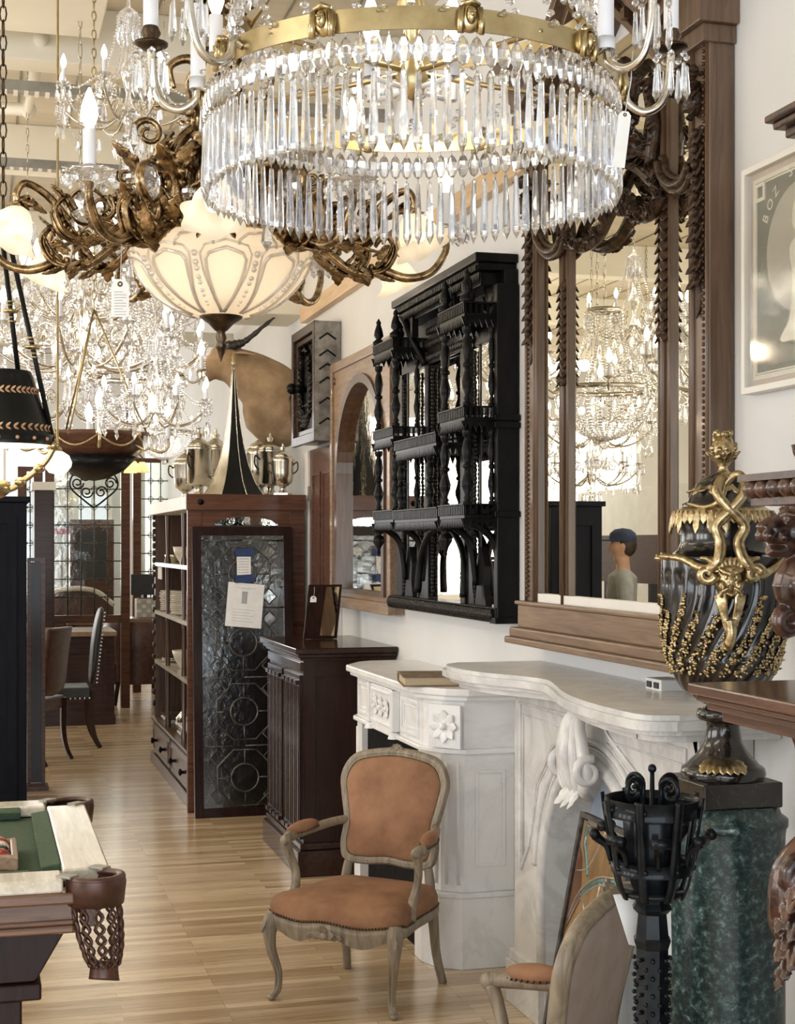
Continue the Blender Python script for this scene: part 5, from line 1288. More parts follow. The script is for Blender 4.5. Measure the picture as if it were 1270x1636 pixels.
def teapot(lab, x, y, z, s_=1):
    t_ = thing('teapot', lab, 'teapot', (x, y, z), 0, local=True)
    MB().lathe([(.03, 0), (.05, .01), (.075, .05), (.07, .09), (.045, .12), (.04, .125)], (0, 0, 0), 18).build('body', 'silver', t_, world=False)
    MB().lathe([(.042, .125), (.03, .14), (.008, .15), (.012, .16), (.001, .17)], (0, 0, 0), 14).build('lid', 'silver', t_, world=False)
    MB().tube(cr([(0, .065, .04), (0, .10, .06), (0, .115, .11)], 5), [.014, .010, .007], 8).build('spout', 'silver', t_, world=False)
    MB().tube(cr([(0, -.06, .10), (0, -.11, .10), (0, -.11, .05), (0, -.065, .03)], 6), .006, 7).build('handle', 'silver', t_, world=False); t_.scale = (s_,)*3; return t_
teapot('silver teapot above the drawers at the bottom of the bookcase', BX+.13, 10.68, .352); 
for i, (yy, n_) in enumerate(((10.35, 3), (11.32, 2))):
    for k_ in range(n_):
        o = MB().bb(-.14, .14, -.19, .19, 0, .018).merge(MB().rectframe(-.15, .15, -.2, .2, .012, .012, .024, 'z')).build('tray', 'silver' if k_ % 2 else 'paper', None, world=False, bevel=.003)
        o.location = (BX+.2, yy, .346+k_*.026); tag(o, 'flat tray in the %s pile on the drawer top of the bookcase' % ('near' if i == 0 else 'far'), 'tray', 'trays on the drawer top')
o = MB().bb(-.003, .003, -.12, .12, -.045, .045).build('card_sign', 'paper', None, world=False); o.location = (BX+.03, 11.4, 1.455); tag(o, 'cream card fixed under the top bookcase shelf', 'card')
# ------------------------------------------------------------ spire lamp shade and samovars on the bookcase
sp = thing('spire_lamp_shade', 'tall black and brass panelled spire shade standing on the bookcase', 'lamp shade', (1.585, 9.72, 1.984))
sc_ = [(.215, 0), (.205, .012), (.150, .09), (.105, .20), (.073, .32), (.050, .45), (.034, .58), (.022, .70), (.012, .80), (.010, .87)]
for i in range(8):
    a0, a1 = 2*pi*i/8+.25, 2*pi*(i+1)/8+.25; m = MB(); vs_ = []
    for r, z in sc_: vs_ += [(1.585+r*cos(a0), 9.72+r*sin(a0), 1.984+z), (1.585+r*cos(a1), 9.72+r*sin(a1), 1.984+z)]
    m.add(vs_, [(2*k_, 2*k_+1, 2*k_+3, 2*k_+2) for k_ in range(len(sc_)-1)], True)
    m.build('shade_panel', 'silver_brass' if i in (3, 4) else 'tole', sp)
    m = MB().tube([(1.585+r*cos(a0), 9.72+r*sin(a0), 1.984+z) for r, z in sc_], .003, 5); m.build('rib', 'silver_brass', sp)
MB().lathe([(.012, .86), (.018, .875), (.010, .89), (.014, .91), (.001, .95)], (1.585, 9.72, 1.98), 10).build('finial', 'brass', sp)
def samovar(lab, x, y, s_=1, kind=0):
    t_ = thing('samovar', lab, 'samovar', (x, y, 1.98), random.uniform(-1, 1), local=True)
    MB().bb(-.07, .07, -.07, .07, 0, .03).merge(MB().lathe([(.05, .03), (.03, .06), (.03, .09), (.06, .11)], n=16)).build('foot', 'silver_brass', t_, world=False)
    if kind == 0: pr_ = [(.05, .10), (.09, .13), (.105, .22), (.11, .34), (.115, .36), (.09, .38)]
    else: pr_ = [(.06, .10), (.085, .12), (.088, .36), (.095, .37), (.08, .39)]
    MB().lathe(pr_, n=22).build('urn', 'silver_brass', t_, world=False)
    MB().lathe([(.09, .38), (.095, .385), (.06, .42), (.03, .44), (.02, .45), (.03, .47), (.008, .49), (.012, .50), (.001, .52)], n=18).build('lid', 'silver_brass', t_, world=False)
    for q in (-1, 1): MB().tube(cr([(q*.10, 0, .30), (q*.145, 0, .33), (q*.15, 0, .26), (q*.11, 0, .22)], 5), .007, 7).build('handle', 'dark_bronze', t_, world=False)
    MB().tube([(0, -.09, .16), (0, -.15, .155)], [.010, .012], 8).tube([(0, -.13, .16), (0, -.13, .20)], .005, 6).build('tap', 'silver_brass', t_, world=False)
    t_.scale = (s_,)*3; return t_
SG = [('brass samovar standing left of the spire shade', 318, 10.35, .95, 1), ('small silver samovar at the far left of the bookcase top', 296, 11.0, .8, 0), ('silver samovar just right of the spire shade', 415, 10.25, .92, 0),
      ('brass lidded urn second right of the spire shade', 432, 9.85, .84, 1), ('small silver samovar nearest the right end of the bookcase top', 452, 9.50, .66, 0), ('dull samovar behind the others under the antelope chin', 345, 11.0, 1.05, 1)]
for lab, px, Y, s_, k_ in SG: samovar(lab, PYv(px, 800, Y).x, Y, s_, k_)
# ------------------------------------------------------------ navy cabinet at the left edge
nc = thing('dark_blue_cabinet', 'tall dark blue painted cabinet at the left edge behind the pool table', 'cabinet', (.10, 9.9, 0))
MB().bb(-.1, .27, 9.5, 10.3, 0, 1.93).build('body', 'navy_paint', nc, bevel=.004)
MB().bb(-.12, .29, 9.48, 10.32, 1.93, 1.965).build('top', 'navy_paint', nc, bevel=.004)
MB().rectframe(-.07, .21, .1, 1.85, .05, 9.485, 9.5, 'y').build('door', 'navy_paint', nc)
cm = thing('narrow_screen', 'narrow dark wooden panel on a foot beside the dark blue cabinet', 'screen', (.36, 10.55, 0), radians(12))
MB().rectframe(.30, .42, .02, 1.58, .025, 10.5, 10.53, 'y').build('frame', 'redwood', cm); MB().bb(.315, .405, 10.51, 10.52, .05, 1.55).build('backing_panel', 'mahogany', cm)
MB().bb(.28, .44, 10.45, 10.62, 0, .03).build('foot', 'redwood', cm)
# ------------------------------------------------------------ pool table
pt = thing('pool_table', 'pool table with green cloth, light rail tops and woven leather corner pockets', 'pool table', (-.8, 4.62, 0))
PX1, PX0, PY0, PY1, PZT = .335, -2.05, 3.99, 5.26, .80
rw = .125
MB().bb(PX0+rw, PX1-rw-.0, PY0+rw, PY1-rw, .735, .762).build('cloth_bed', 'felt', pt)
for a in ((PX1-rw, PX1, PY0+.13, PY1-.13), (PX0, PX0+rw, PY0+.13, PY1-.13), (PX0+.13, PX1-.13, PY0, PY0+rw), (PX0+.13, PX1-.13, PY1-rw, PY1)):
    MB().bb(*a, .765, PZT).build('rail', 'pale_wood', pt, bevel=.006)
cw = .055
m = MB().prism([(PX1-rw, .80), (PX1-rw-cw, .792), (PX1-rw-cw+.012, .765), (PX1-rw, .76)], PY0+.21, PY1-.21, 'y'); m.build('cushion', 'felt', pt, bevel=.004)
MB().prism([(PX0+rw, .80), (PX0+rw+cw, .792), (PX0+rw+cw-.012, .765), (PX0+rw, .76)], PY0+.21, PY1-.21, 'y').build('cushion', 'felt', pt, bevel=.004)
for x0, x1 in ((PX0+.2, -.95), (-.78, PX1-.21)):
    MB().prism([(PY1-rw, .80), (PY1-rw-cw, .792), (PY1-rw-cw+.012, .765), (PY1-rw, .76)], x0, x1, 'x').build('cushion', 'felt', pt, bevel=.004)
    MB().prism([(PY0+rw, .80), (PY0+rw+cw, .792), (PY0+rw+cw-.012, .765), (PY0+rw, .76)], x0, x1, 'x').build('cushion', 'felt', pt, bevel=.004)
m = MB().bb(PX0+.05, PX1-.09, PY0+.035, PY0+.07, .65, .765).bb(PX0+.05, PX1-.09, PY1-.07, PY1-.035, .65, .765).bb(PX1-.07, PX1-.035, PY0+.09, PY1-.09, .65, .765).bb(PX0+.035, PX0+.07, PY0+.09, PY1-.09, .65, .765)
ap = m.build('apron', 'table_wood', pt, bevel=.004)
m = MB().bb(PX0+.03, PX1-.10, PY0-.005, PY0+.04, .735, .765).bb(PX0+.05, PX1-.10, PY0+.015, PY0+.05, .655, .675).bb(PX0+.05, PX1-.10, PY0+.02, PY0+.05, .675, .69); m.build('apron_moulding', 'table_wood', ap, bevel=.006)
for x in (-1.4, -.75, -.055):
    m = MB(); rosette(m, (x, PY0+.03, .712), (0, -1, 0), .028, k=12, petal=.2); m.build('rail_bolt_cover', 'ebony', ap)
MB().bb(PX0+.1, PX1-.1, PY0+.1, PY1-.1, .65, .735).build('bed_frame', 'table_wood', pt)
for x0 in (-.95+.0, -1.95):
    m = MB()
    xl, xr = (x0, x0+.9) if x0 > -1.2 else (x0, x0+.5)
for (xc, sgn) in ((-.28, 1), (-1.55, -1)):
    pts = [(xc-.25, .65), (xc+.52, .65), (xc+.50, .635), (xc+.42, .50), (xc-.25, .50)] if sgn > 0 else [(xc-.40, .65), (xc+.3, .65), (xc+.3, .50), (xc-.2, .50)]
    lg = MB().prism(pts, PY0+.14, PY0+.42, 'y').build('leg', 'mahogany', pt, bevel=.004)
    MB().bb(xc-.27, xc+.435, PY0+.12, PY0+.44, .455, .50).bb(xc-.24, xc+.385, PY0+.14, PY0+.42, 0, .455).build('leg_plinth', 'mahogany', lg, bevel=.006)
    m = MB()
    for i in range(8): m.tube([(xc-.2+i*.045, PY0+.138, .51), (xc-.2+i*.045, PY0+.138, .64)], .012, 6)
    m.build('leg_fluting', 'mahogany', lg)
    lg = MB().prism(pts, PY1-.42, PY1-.14, 'y').build('leg', 'mahogany', pt, bevel=.004)
    MB().bb(xc-.27, xc+.435, PY1-.44, PY1-.12, .455, .50).bb(xc-.24, xc+.385, PY1-.42, PY1-.14, 0, .455).build('leg_plinth', 'mahogany', lg, bevel=.006)
def pocket(cx_, cy_, dx, dy):
    c = V((cx_-dx*.062, cy_-dy*.062, 0)); R_ = .066; a0 = atan2(dy, dx)
    m = MB(); vs_ = []
    n = 20
    arc = [a0-2.2+4.4*i/n for i in range(n+1)]
    m.tube([(c.x+R_*cos(a), c.y+R_*sin(a), .795) for a in arc], .013, 8, flat=.7)
    o = m.build('pocket_iron', 'brown_leather', pt)
    m = MB(); vs_ = []
    for z, r in ((.80, R_+.010), (.78, R_+.014), (.725, R_+.008), (.725, R_+.002), (.78, R_-.006)): vs_ += [(c.x+r*cos(a), c.y+r*sin(a), z) for a in arc]
    k_ = n+1; m.add(vs_, [(j*k_+i, j*k_+i+1, (j+1)*k_+i+1, (j+1)*k_+i) for j in range(4) for i in range(n)], True); m.build('leather_collar', 'brown_leather', o)
    m = MB()
    def W(i, z): 
        t = (.73-z)/.17; r = (R_-.002)*(1-.06*t-.30*t**3); a = 2*pi*i/10
        return (c.x+dx*.0+r*cos(a)+.022*t, c.y+r*sin(a), z)
    rows = [.728, .70, .668, .638, .61, .585, .56]
    for i in range(10):
        for s_ in (0, 1):
            pth = []
            for j, z in enumerate(rows):
                w__ = .30*(1 if (j+s_) % 2 else -1)
                pth.append(W(i+w__+(.5 if s_ else 0)*0+s_*1.0-.5, z))
            m.tube(cr(pth, 4), .0052, 6, flat=.6)
    m.build('woven_net', 'brown_leather', o)
    m = MB(); vs_ = []; kk = 20
    for z, g in ((.568, 1.0), (.55, .92), (.525, 1.0), (.52, 1.03)):
        r = (R_-.002)*.62*g; vs_ += [(c.x+.022+r*cos(2*pi*i/kk)*1.0, c.y+r*sin(2*pi*i/kk)*1.0, z+.012*cos(2*pi*i/kk+2)) for i in range(kk)]
    m.add(vs_, [(j*kk+i, j*kk+(i+1) % kk, (j+1)*kk+(i+1) % kk, (j+1)*kk+i) for j in range(3) for i in range(kk)], True); m.build('net_cuff', 'brown_leather', o, solid=.004)
    m = MB()
    for q in (-1, 1):
        a = a0+q*2.15; m.box((c.x+(R_+.01)*cos(a), c.y+(R_+.01)*sin(a), .802), (.05, .035, .008), Matrix.Rotation(a0, 3, 'Z'))
    m.build('pocket_plate', 'duct_metal', o, bevel=.002)
for (a, b, dx, dy) in ((PX1, PY0, 1, -1), (PX1, PY1, 1, 1)): pocket(a, b, dx*.707, dy*.707)
tr = thing('ball_rack', 'wooden triangle rack on the green cloth at the left edge', 'ball rack', (-.33, 4.6, .762))
q = PZ(22, 1355, .80); cx0, cy0 = q.x-.145, q.y
MB().ringplate([(cx0+.155, cy0-.145), (cx0+.155, cy0+.145), (cx0-.13, cy0+.0)], [(cx0+.135, cy0-.11), (cx0+.135, cy0+.11), (cx0-.09, cy0)], .762, .805, 'z').build('rack', 'oak', tr, bevel=.006)
k_ = 0
for r in range(4):
    for c_ in range(4-r):
        p_ = V((cx0+.108-r*.0495, cy0-.085+c_*.0565+r*.0285, .762+.0285)); cols = [('red', 'ball_red'), ('cream', 'ball_cream'), ('black', 'ball_black')]
        nm, mt = cols[(r+c_*2) % 3]; o = MB().ball((0, 0, 0), .0275, 16, 10).build('billiard_ball', mt, None, world=False); o.location = p_
        tag(o, '%s billiard ball inside the wooden triangle rack' % nm, 'ball', 'billiard balls in the rack')
# ------------------------------------------------------------ far area: desk, chairs, leaded screens
dk = thing('wooden_desk', 'dark panelled wooden desk far back behind the studded chair', 'desk', (.85, 14.6, 0))
xl, xr = .28, PYv(183, 1100, 14.15).x
MB().bb(xl, xr, 14.15, 14.9, .06, .82).build('body', 'desk_wood', dk, bevel=.004); MB().bb(xl-.03, xr+.02, 14.12, 14.95, .82, .865).build('top', 'oak', dk, bevel=.006)
MB().bb(xl-.01, xr+.01, 14.14, 14.92, 0, .09).build('plinth', 'desk_wood', dk, bevel=.004)
MB().rectframe(xl+.1, xl+.42, .16, .7, .03, 14.135, 14.155, 'y').rectframe(xl+.47, xr-.07, .16, .7, .03, 14.135, 14.155, 'y').build('desk_panel', 'desk_wood', dk)
def dining_chair(name, lab, loc, rz, seatm, woodm, tall=1.18, studs=True, group=None):
    t_ = thing(name, lab, 'chair', loc, rz, local=True); B = dict(world=False)
    MB().bb(-.24, .24, -.22, .25, .40, .50).build('seat', seatm, t_, bevel=.02, **B)
    prof = [(-.22, .50), (-.235, .62), (-.25, .85), (-.285, 1.05), (-.31, tall-.02)]
    m = MB(); vs_ = []
    for (y_, z_), w__, th in zip(prof, (.20, .225, .235, .235, .20), (.035, .05, .055, .05, .03)):
        vs_ += [(-w__, y_-th, z_), (w__, y_-th, z_), (w__, y_+th*.6, z_), (-w__, y_+th*.6, z_)]
    m.add(vs_, [(i*4+k_, i*4+(k_+1) % 4, (i+1)*4+(k_+1) % 4, (i+1)*4+k_) for i in range(4) for k_ in range(4)]+[(0, 3, 2, 1), (16, 17, 18, 19)], True); m.build('backrest', seatm, t_, sub=1, **B)
    for q in (-1, 1):
        MB().tube(cr([(q*.21, .22, .40), (q*.21, .225, .2), (q*.21, .22, 0)], 3), [.026, .022, .018], 4, smooth=False).build('leg', woodm, t_, **B)
        MB().tube(cr([(q*.21, -.22, .48), (q*.21, -.215, .25), (q*.21, -.24, .1), (q*.21, -.29, 0)], 4), [.03, .026, .022, .018], 4, smooth=False).build('leg', woodm, t_, **B)
    if studs:
        m = MB()
        for q in (-1, 1):
            for i in range(20): z_ = .54+i*.030; yy = -.235-(z_-.5)*.115; m.ball((q*.238, yy-.02, z_), .009, 6, 4)
            for i in range(12): m.ball((q*.242, -.20+i*.038, .415), .009, 6, 4)
        for i in range(12): m.ball((-.22+i*.04, .252, .415), .009, 6, 4)
        m.build('stud_trim', 'steel_nail', t_, **B)
    return t_
dining_chair('studded_chair', 'black leather high-backed chair with silver studs in front of the far desk', (PYv(100, 1100, 12.8).x, 12.75, 0), radians(90), 'black_leather', 'desk_wood')
dining_chair('upholstered_chair', 'wine red chair with a pale cloth on it behind the dark blue cabinet', (PYv(38, 1100, 12.2).x, 11.9, 0), radians(60), 'brown_leather', 'desk_wood', 1.05, False)
ac = thing('leather_armchair', 'brown leather armchair with rounded back at the far right of the desk', 'armchair', (PYv(222, 1100, 16.0).x, 16.0, 0), 0, local=True)
m = MB(); vs_ = []; n = 14
arc = [pi+pi*i/n for i in range(n+1)]
for z, r in ((.22, .30), (.60, .33), (.86, .34), (.88, .32), (.86, .29), (.45, .27)): vs_ += [(r*cos(a)*1.1, r*sin(a), z) for a in arc]
m.add(vs_, [(j*(n+1)+i, j*(n+1)+i+1, (j+1)*(n+1)+i+1, (j+1)*(n+1)+i) for j in range(5) for i in range(n)], True); m.build('backrest', 'brown_leather', ac, world=False)
MB().bb(-.29, .29, -.22, .30, .22, .46).build('seat', 'brown_leather', ac, world=False, bevel=.03)
for q in (-1, 1):
    for y_ in (-.2, .25): MB().tube([(q*.24, y_, .24), (q*.27, y_*1.15, 0)], [.03, .02], 6).build('leg', 'desk_wood', ac, world=False)
# wood posts and leaded screens
def leaded_screen(lab, xa, xb, Y, z0, z1, nx, nz, post=True):
    t_ = thing('leaded_glass_screen', lab, 'screen', ((xa+xb)/2, Y, 0))
    MB().bb(xa, xa+.09, Y-.05, Y+.05, 0, z1+.05).bb(xb-.09, xb, Y-.05, Y+.05, 0, z1+.05).build('post', 'redwood', t_, bevel=.004)
    MB().bb(xa+.09, xb-.09, Y-.03, Y+.03, z0-.08, z0).bb(xa+.09, xb-.09, Y-.03, Y+.03, z1, z1+.05).build('rail', 'redwood', t_)
    MB().bb(xa+.05, xb-.05, Y-.003, Y+.003, z0, z1).build('glass', 'pane_glass', t_)
    m = MB(); a, b = xa+.09, xb-.09
    for i in range(1, nx): x = a+(b-a)*i/nx; m.tube([(x, Y, z0), (x, Y, z1)], .0065, 5)
    for j in range(1, nz):
        z = z0+(z1-z0)*j/nz; m.tube([(a, Y, z), (b, Y, z)], .0065, 5)
        for i in range(1, nx): x = a+(b-a)*i/nx; m.tube([(x-.035, Y, z), (x, Y, z+.035), (x+.035, Y, z), (x, Y, z-.035)], .005, 4, closed=True)
    m.build('leading', 'lead', t_); return t_
Yp = 15.6
x = lambda px, Y=Yp: PYv(px, 900, Y).x
leaded_screen('leaded glass screen between two wooden posts behind the far desk', x(72), x(207), Yp, .95, 2.42, 5, 8)
leaded_screen('second leaded glass screen right of the wooden post, beside the bookcase', x(212, 17.2), x(285, 17.2), 17.2, .95, 2.6, 3, 8)
leaded_screen('narrow leaded glass screen at the far left behind the studded chair', x(28, 15.9), x(68, 15.9), 15.9, .95, 2.42, 2, 8)
wp = thing('dark_wood_wardrobe', 'dark wooden wardrobe side between the two leaded screens at far left', 'wardrobe', (x(70), 15.3, 0))
MB().bb(x(54, 15.2), x(84, 15.2), 15.05, 15.5, 0, 2.2).build('body', 'desk_wood', wp, bevel=.004); MB().bb(x(50, 15.2), x(88, 15.2), 15.0, 15.52, 2.2, 2.28).build('cornice', 'white_trim', wp)
bt = thing('cream_table', 'long pale topped table in front of the far leaded screens', 'table', (1.6, 16.9, 0))
MB().bb(.9, 1.95, 16.6, 17.1, .80, .86).build('table_top', 'oak', bt, bevel=.004)
for xx in (.95, 1.88):
    for yy in (16.65, 17.05): MB().bb(xx-.03, xx+.03, yy-.03, yy+.03, 0, .8).build('leg', 'desk_wood', bt)
bs = thing('woven_box', 'grey basket-weave box on the pale far table', 'box', (1.75, 16.85, .86)); xw = x(233, 16.8)
m = MB().bb(xw-.11, xw+.11, 16.72, 16.95, .86, 1.07); m.build('box', 'poster_tan', bs, bevel=.01)
m = MB()
for i in range(4):
    for j in range(4): m.bb(xw-.105+i*.053, xw-.06+i*.053, 16.71, 16.722, .87+j*.05, .905+j*.05) if (i+j) % 2 else None
m.build('weave', 'scrim', bs, bevel=.002)
mn = thing('computer_monitor', 'black computer monitor standing on the far woven box', 'monitor', (xw, 16.85, 1.07)); MB().bb(xw-.16, xw+.14, 16.83, 16.86, 1.11, 1.34).build('screen', 'black_plastic', mn, bevel=.004); MB().bb(xw-.02, xw+.02, 16.85, 16.88, 1.07, 1.15).bb(xw-.08, xw+.08, 16.8, 16.92, 1.07, 1.08).build('stand', 'black_plastic', mn)
# things seen through the leaded screen
for lab, pxa, pxb, ya, yb, Y, mt in (('brown wooden cabinet seen behind the middle of the leaded screen', 112, 182, 830, 960, 18.6, 'redwood'),):
    t_ = thing('distant_cabinet', lab, 'cabinet', (PYv(150, 900, Y).x, Y, 0)); a, b = PYv(pxa, 900, Y).x, PYv(pxb, 900, Y).x; z1 = PYv(150, ya, Y).z
    MB().bb(a, b, Y, Y+.24, 0, z1).build('body', mt, t_, bevel=.005); MB().rectframe(a+.04, b-.04, 1.2, z1-.08, .03, Y-.015, Y+.01, 'y').build('door', mt, t_); MB().bb(a+.08, b-.08, Y-.004, Y+.0, 1.24, z1-.12).build('door_glass', 'black_plastic', t_)
cc = thing('round_back_sofa', 'dark sofa with carved cream crest seen through the leaded screen', 'sofa', (1.0, 17.9, 0)); c = PYv(122, 950, 17.9)
MB().bb(c.x-.45, c.x+.45, 17.8, 18.2, .25, .55).build('seat', 'brown_leather', cc, bevel=.04); m = MB().prism([(c.x-.45, .5), (c.x+.45, .5), (c.x+.45, .95), (c.x+.2, 1.12), (c.x-.2, 1.12), (c.x-.45, .95)], 18.1, 18.2, 'y'); m.build('backrest', 'brown_leather', cc, bevel=.02)
m = MB().tube(cr([(c.x-.45, 18.08, .95), (c.x-.2, 18.08, 1.13), (c.x+.2, 18.08, 1.13), (c.x+.45, 18.08, .95)], 6), .03, 8); m.build('carved_crest', 'cream_china', cc)
for q in (-1, 1): MB().bb(c.x+q*.4-.03, c.x+q*.4+.03, 17.85, 17.91, 0, .26).build('leg', 'desk_wood', cc)
bx = thing('wall_speaker', 'black wall box on the far white wall under the antelope chin', 'speaker', (0, 19.9, 2.9)); c = PYv(335, 652, 19.85)
MB().bb(c.x-.14, c.x+.16, 19.86, 19.99, c.z-.11, c.z+.10).build('case', 'black_plastic', bx, bevel=.005); MB().lathe([(.05, -.01), (.045, 0), (.001, .01)], (c.x-.06, 19.86, c.z), 14, ax='y').build('cone', 'print_grey', bx)
rsn = thing('red_shop_sign', 'blue and red lettered sign seen behind the leaded screen', 'sign', (0, 18.9, 1.9)); c = PYv(99, 838, 18.9)
rsn.location = (c.x, 18.9, c.z-.1); mi = Matrix.Translation(-V(rsn.location)); rsn['_mi'] = [mi[i][j] for i in range(4) for j in range(4)]
MB().bb(c.x-.10, c.x+.10, 18.9, 18.92, c.z-.12, c.z+.14).build('board', 'paper', rsn); simple('sign_red', (.45, .03, .05), (.5, .05, .07), .5, 0, 5, bmp=0); MB().bb(c.x-.10, c.x+.10, 18.893, 18.9, c.z-.12, c.z-.05).build('red_band', 'sign_red', rsn)
text('10-EL', 'sign_lettering', .085, 'blue_tape', rsn, Matrix.Translation((c.x, 18.895, c.z)) @ Matrix.Rotation(pi/2, 4, 'X'))
MB().bb(c.x-.012, c.x+.012, 18.925, 18.94, 0, c.z).build('sign_post', 'duct_metal', rsn)
# ------------------------------------------------------------ chandeliers
def bulb_mesh(mb, c, s_=1):
    mb.lathe([(.006*s_, 0), (.011*s_, .010*s_), (.016*s_, .026*s_), (.014*s_, .042*s_), (.007*s_, .062*s_), (.002*s_, .074*s_)], c, 12); return mb
# ---- the big ring chandelier in front
rc = P(658, 143, 2.67); RR = .364
ch = thing('ring_chandelier', 'large brass ring chandelier hung with long glass prisms, at the top centre', 'chandelier', (rc.x, rc.y, rc.z), 0, local=True)
Bk = dict(world=False)
def band_ring(r, z0, z1, name, par=ch):
    return MB().lathe([(r, z0), (r, z1)], (0, 0, 0), 128).lathe([(r, z1), (r-.003, z1)], (0, 0, 0), 96, False).lathe([(r-.003, z1), (r-.003, z0)], (0, 0, 0), 128).lathe([(r-.003, z0), (r, z0)], (0, 0, 0), 96, False).build(name, 'brass', par, **Bk)
band_ring(RR, -.017, .019, 'lower_ring'); UR = .320; UZ = .148; band_ring(UR, UZ-.014, UZ+.014, 'upper_ring')
# prisms and almond drops: one mesh each, copied round the ring
pend = MB().lathe([(.0001, -.027), (.007, -.022), (.0125, -.008), (.011, .006), (.006, .016), (.0001, .021)], n=6, smooth=False)
pend = MB().merge(pend, Matrix.Diagonal((1, .55, 1, 1))); pend.tube([(0, 0, .02), (0, 0, .028)], .0008, 4)
pr = MB().lathe([(.0001, -.128), (.0078, -.112), (.0085, -.104), (.0045, -.004), (.0035, 0), (.0001, .002)], n=6, smooth=False); pr.tube([(0, 0, .001), (0, 0, .012)], .0007, 4)
p0 = None; q0 = None; NP = 100
for i in range(NP):
    a = 2*pi*i/NP; mt = Matrix.Rotation(a, 4, 'Z') @ Matrix.Translation((RR, 0, -.045)) @ Matrix.Rotation(pi/2, 4, 'Z')
    if p0 is None: p0 = pend.build('almond_drop', 'crystal', ch, **Bk); p0.matrix_local = mt
    else: place(p0, ch, mt)
    mt = Matrix.Rotation(a+pi/NP*0, 4, 'Z') @ Matrix.Translation((RR, 0, -.078+random.uniform(-.003, .003))) @ Matrix.Rotation(random.uniform(0, pi), 4, 'Z') @ Matrix.Rotation(random.uniform(-.02, .02), 4, 'X')
    if q0 is None: q0 = pr.build('prism', 'crystal', ch, **Bk); q0.matrix_local = mt
    else: place(q0, ch, mt)
# upper tier: drops from the upper ring and swags between the rings
for i in range(72):
    a = 2*pi*i/72; mt = Matrix.Rotation(a, 4, 'Z') @ Matrix.Translation((UR, 0, UZ-.044)) @ Matrix.Rotation(pi/2, 4, 'Z'); o = place(p0, ch, mt, 'upper_drop')
sw = MB()
for k_ in range(13):
    t = k_/12; sw.gem((UR+(RR-UR)*t-.01*sin(pi*t), (.09*(t-.5)), UZ-.014-(UZ-.03)*t-.05*sin(pi*t)), .0075, .013, 6)
s0 = None
for i in range(24):
    mt = Matrix.Rotation(2*pi*i/24, 4, 'Z')
    if s0 is None: s0 = sw.build('bead_swag', 'crystal', ch, **Bk); s0.matrix_local = mt
    else: place(s0, ch, mt)
# cast heads on the lower ring
pq = MB().merge(MB().ball((0, 0, 0), .02, 14, 10, (.55, 1, 1.25))).ball((.010, 0, .0), .011, 10, 8, (.8, .8, 1.3)).ball((.018, 0, -.001), .0035, 8, 6)
for s_ in (-1, 1): pq.tube([(.008, s_*.014, .012), (.010, s_*.017, -.012), (.008, s_*.016, -.028)], .006, 7); pq.ball((.017, s_*.0045, .004), .0022, 6, 4)
pq.tube([(.006, -.014, .016), (.010, 0, .022), (.006, .014, .016)], .005, 7)
h0 = None
for i in range(10):
    mt = Matrix.Rotation(radians(-56+36*i), 4, 'Z') @ Matrix.Translation((RR+.001, 0, .004))
    if h0 is None: h0 = pq.build('cast_head', 'brass', ch, **Bk); h0.matrix_local = mt
    else: place(h0, ch, mt)
# candle arms
am_ = MB().tube(cr([(RR, 0, .0), (RR+.015, 0, .004), (RR+.022, 0, -.02), (RR+.05, 0, -.036), (RR+.080, 0, -.022), (RR+.095, 0, .02), (RR+.10, 0, .075)], 8), .0062, 8, flat=1.2)
bob = MB().lathe([(.004, .070), (.02, .072), (.030, .078), (.031, .082), (.02, .078), (.012, .088), (.018, .10), (.012, .115)], (RR+.10, 0, 0), 20)
can = MB().lathe([(.0135, .11), (.0135, .225), (.001, .226)], (RR+.10, 0, 0), 16)
dr = MB()
for k_ in range(7):
    a = 2*pi*k_/7; x_, y_ = RR+.10+.028*cos(a), .028*sin(a); dr.gem((x_, y_, .062), .006, .014, 6); dr.lathe([(.0001, -.015), (.0065, -.002), (.003, .046), (.0001, .050)], (x_, y_, 0), 6, False)
objs = None
for i, a in enumerate((180, 145, 220, 2, -34, 36)):
    R_ = Matrix.Rotation(radians(a)-TH, 4, 'Z')
    if a in (180, -34): MB().merge(MB().lathe([(.0135, .01), (.0135, .15), (.001, .151)], (RR+.016, 0, 0), 16).lathe([(.016, .0), (.016, .02), (.006, .0)], (RR+.016, 0, 0), 12), R_).build('candle_sleeve', 'candle_tube', ch, **Bk)
    if objs is None:
        arm = am_.build('arm', 'silver_brass', ch, **Bk); arm.matrix_local = R_
        objs = [(bob.build('bobeche', 'dark_bronze', arm, **Bk)), (can.build('candle_sleeve', 'candle_tube', arm, **Bk)), dr.build('bobeche_drops', 'crystal', arm, **Bk), bulb_mesh(MB(), (RR+.10, 0, .226)).build('bulb', 'bulb', arm, **Bk)]
    else:
        c = place(arm, ch, R_)
        for o in objs: d = o.copy(); COL.objects.link(d); d.parent = c
m = MB().lathe([(.001, -.02), (.02, -.01), (.03, .02), (.018, .05), (.012, .1), (.03, .14), (.012, .2), (.012, .5), (.035, .55), (.012, .6), (.008, CZ-rc.z)], n=18); m.build('stem', 'brass', ch, **Bk)
m = MB()
for i in range(5): a = 2*pi*i/5; m.tube([(0, 0, .03), (RR*cos(a), RR*sin(a), 0)], .005, 6); m.tube([(0, 0, .55), (UR*cos(a), UR*sin(a), UZ)], .004, 6)
m.build('spoke', 'brass', ch, **Bk)
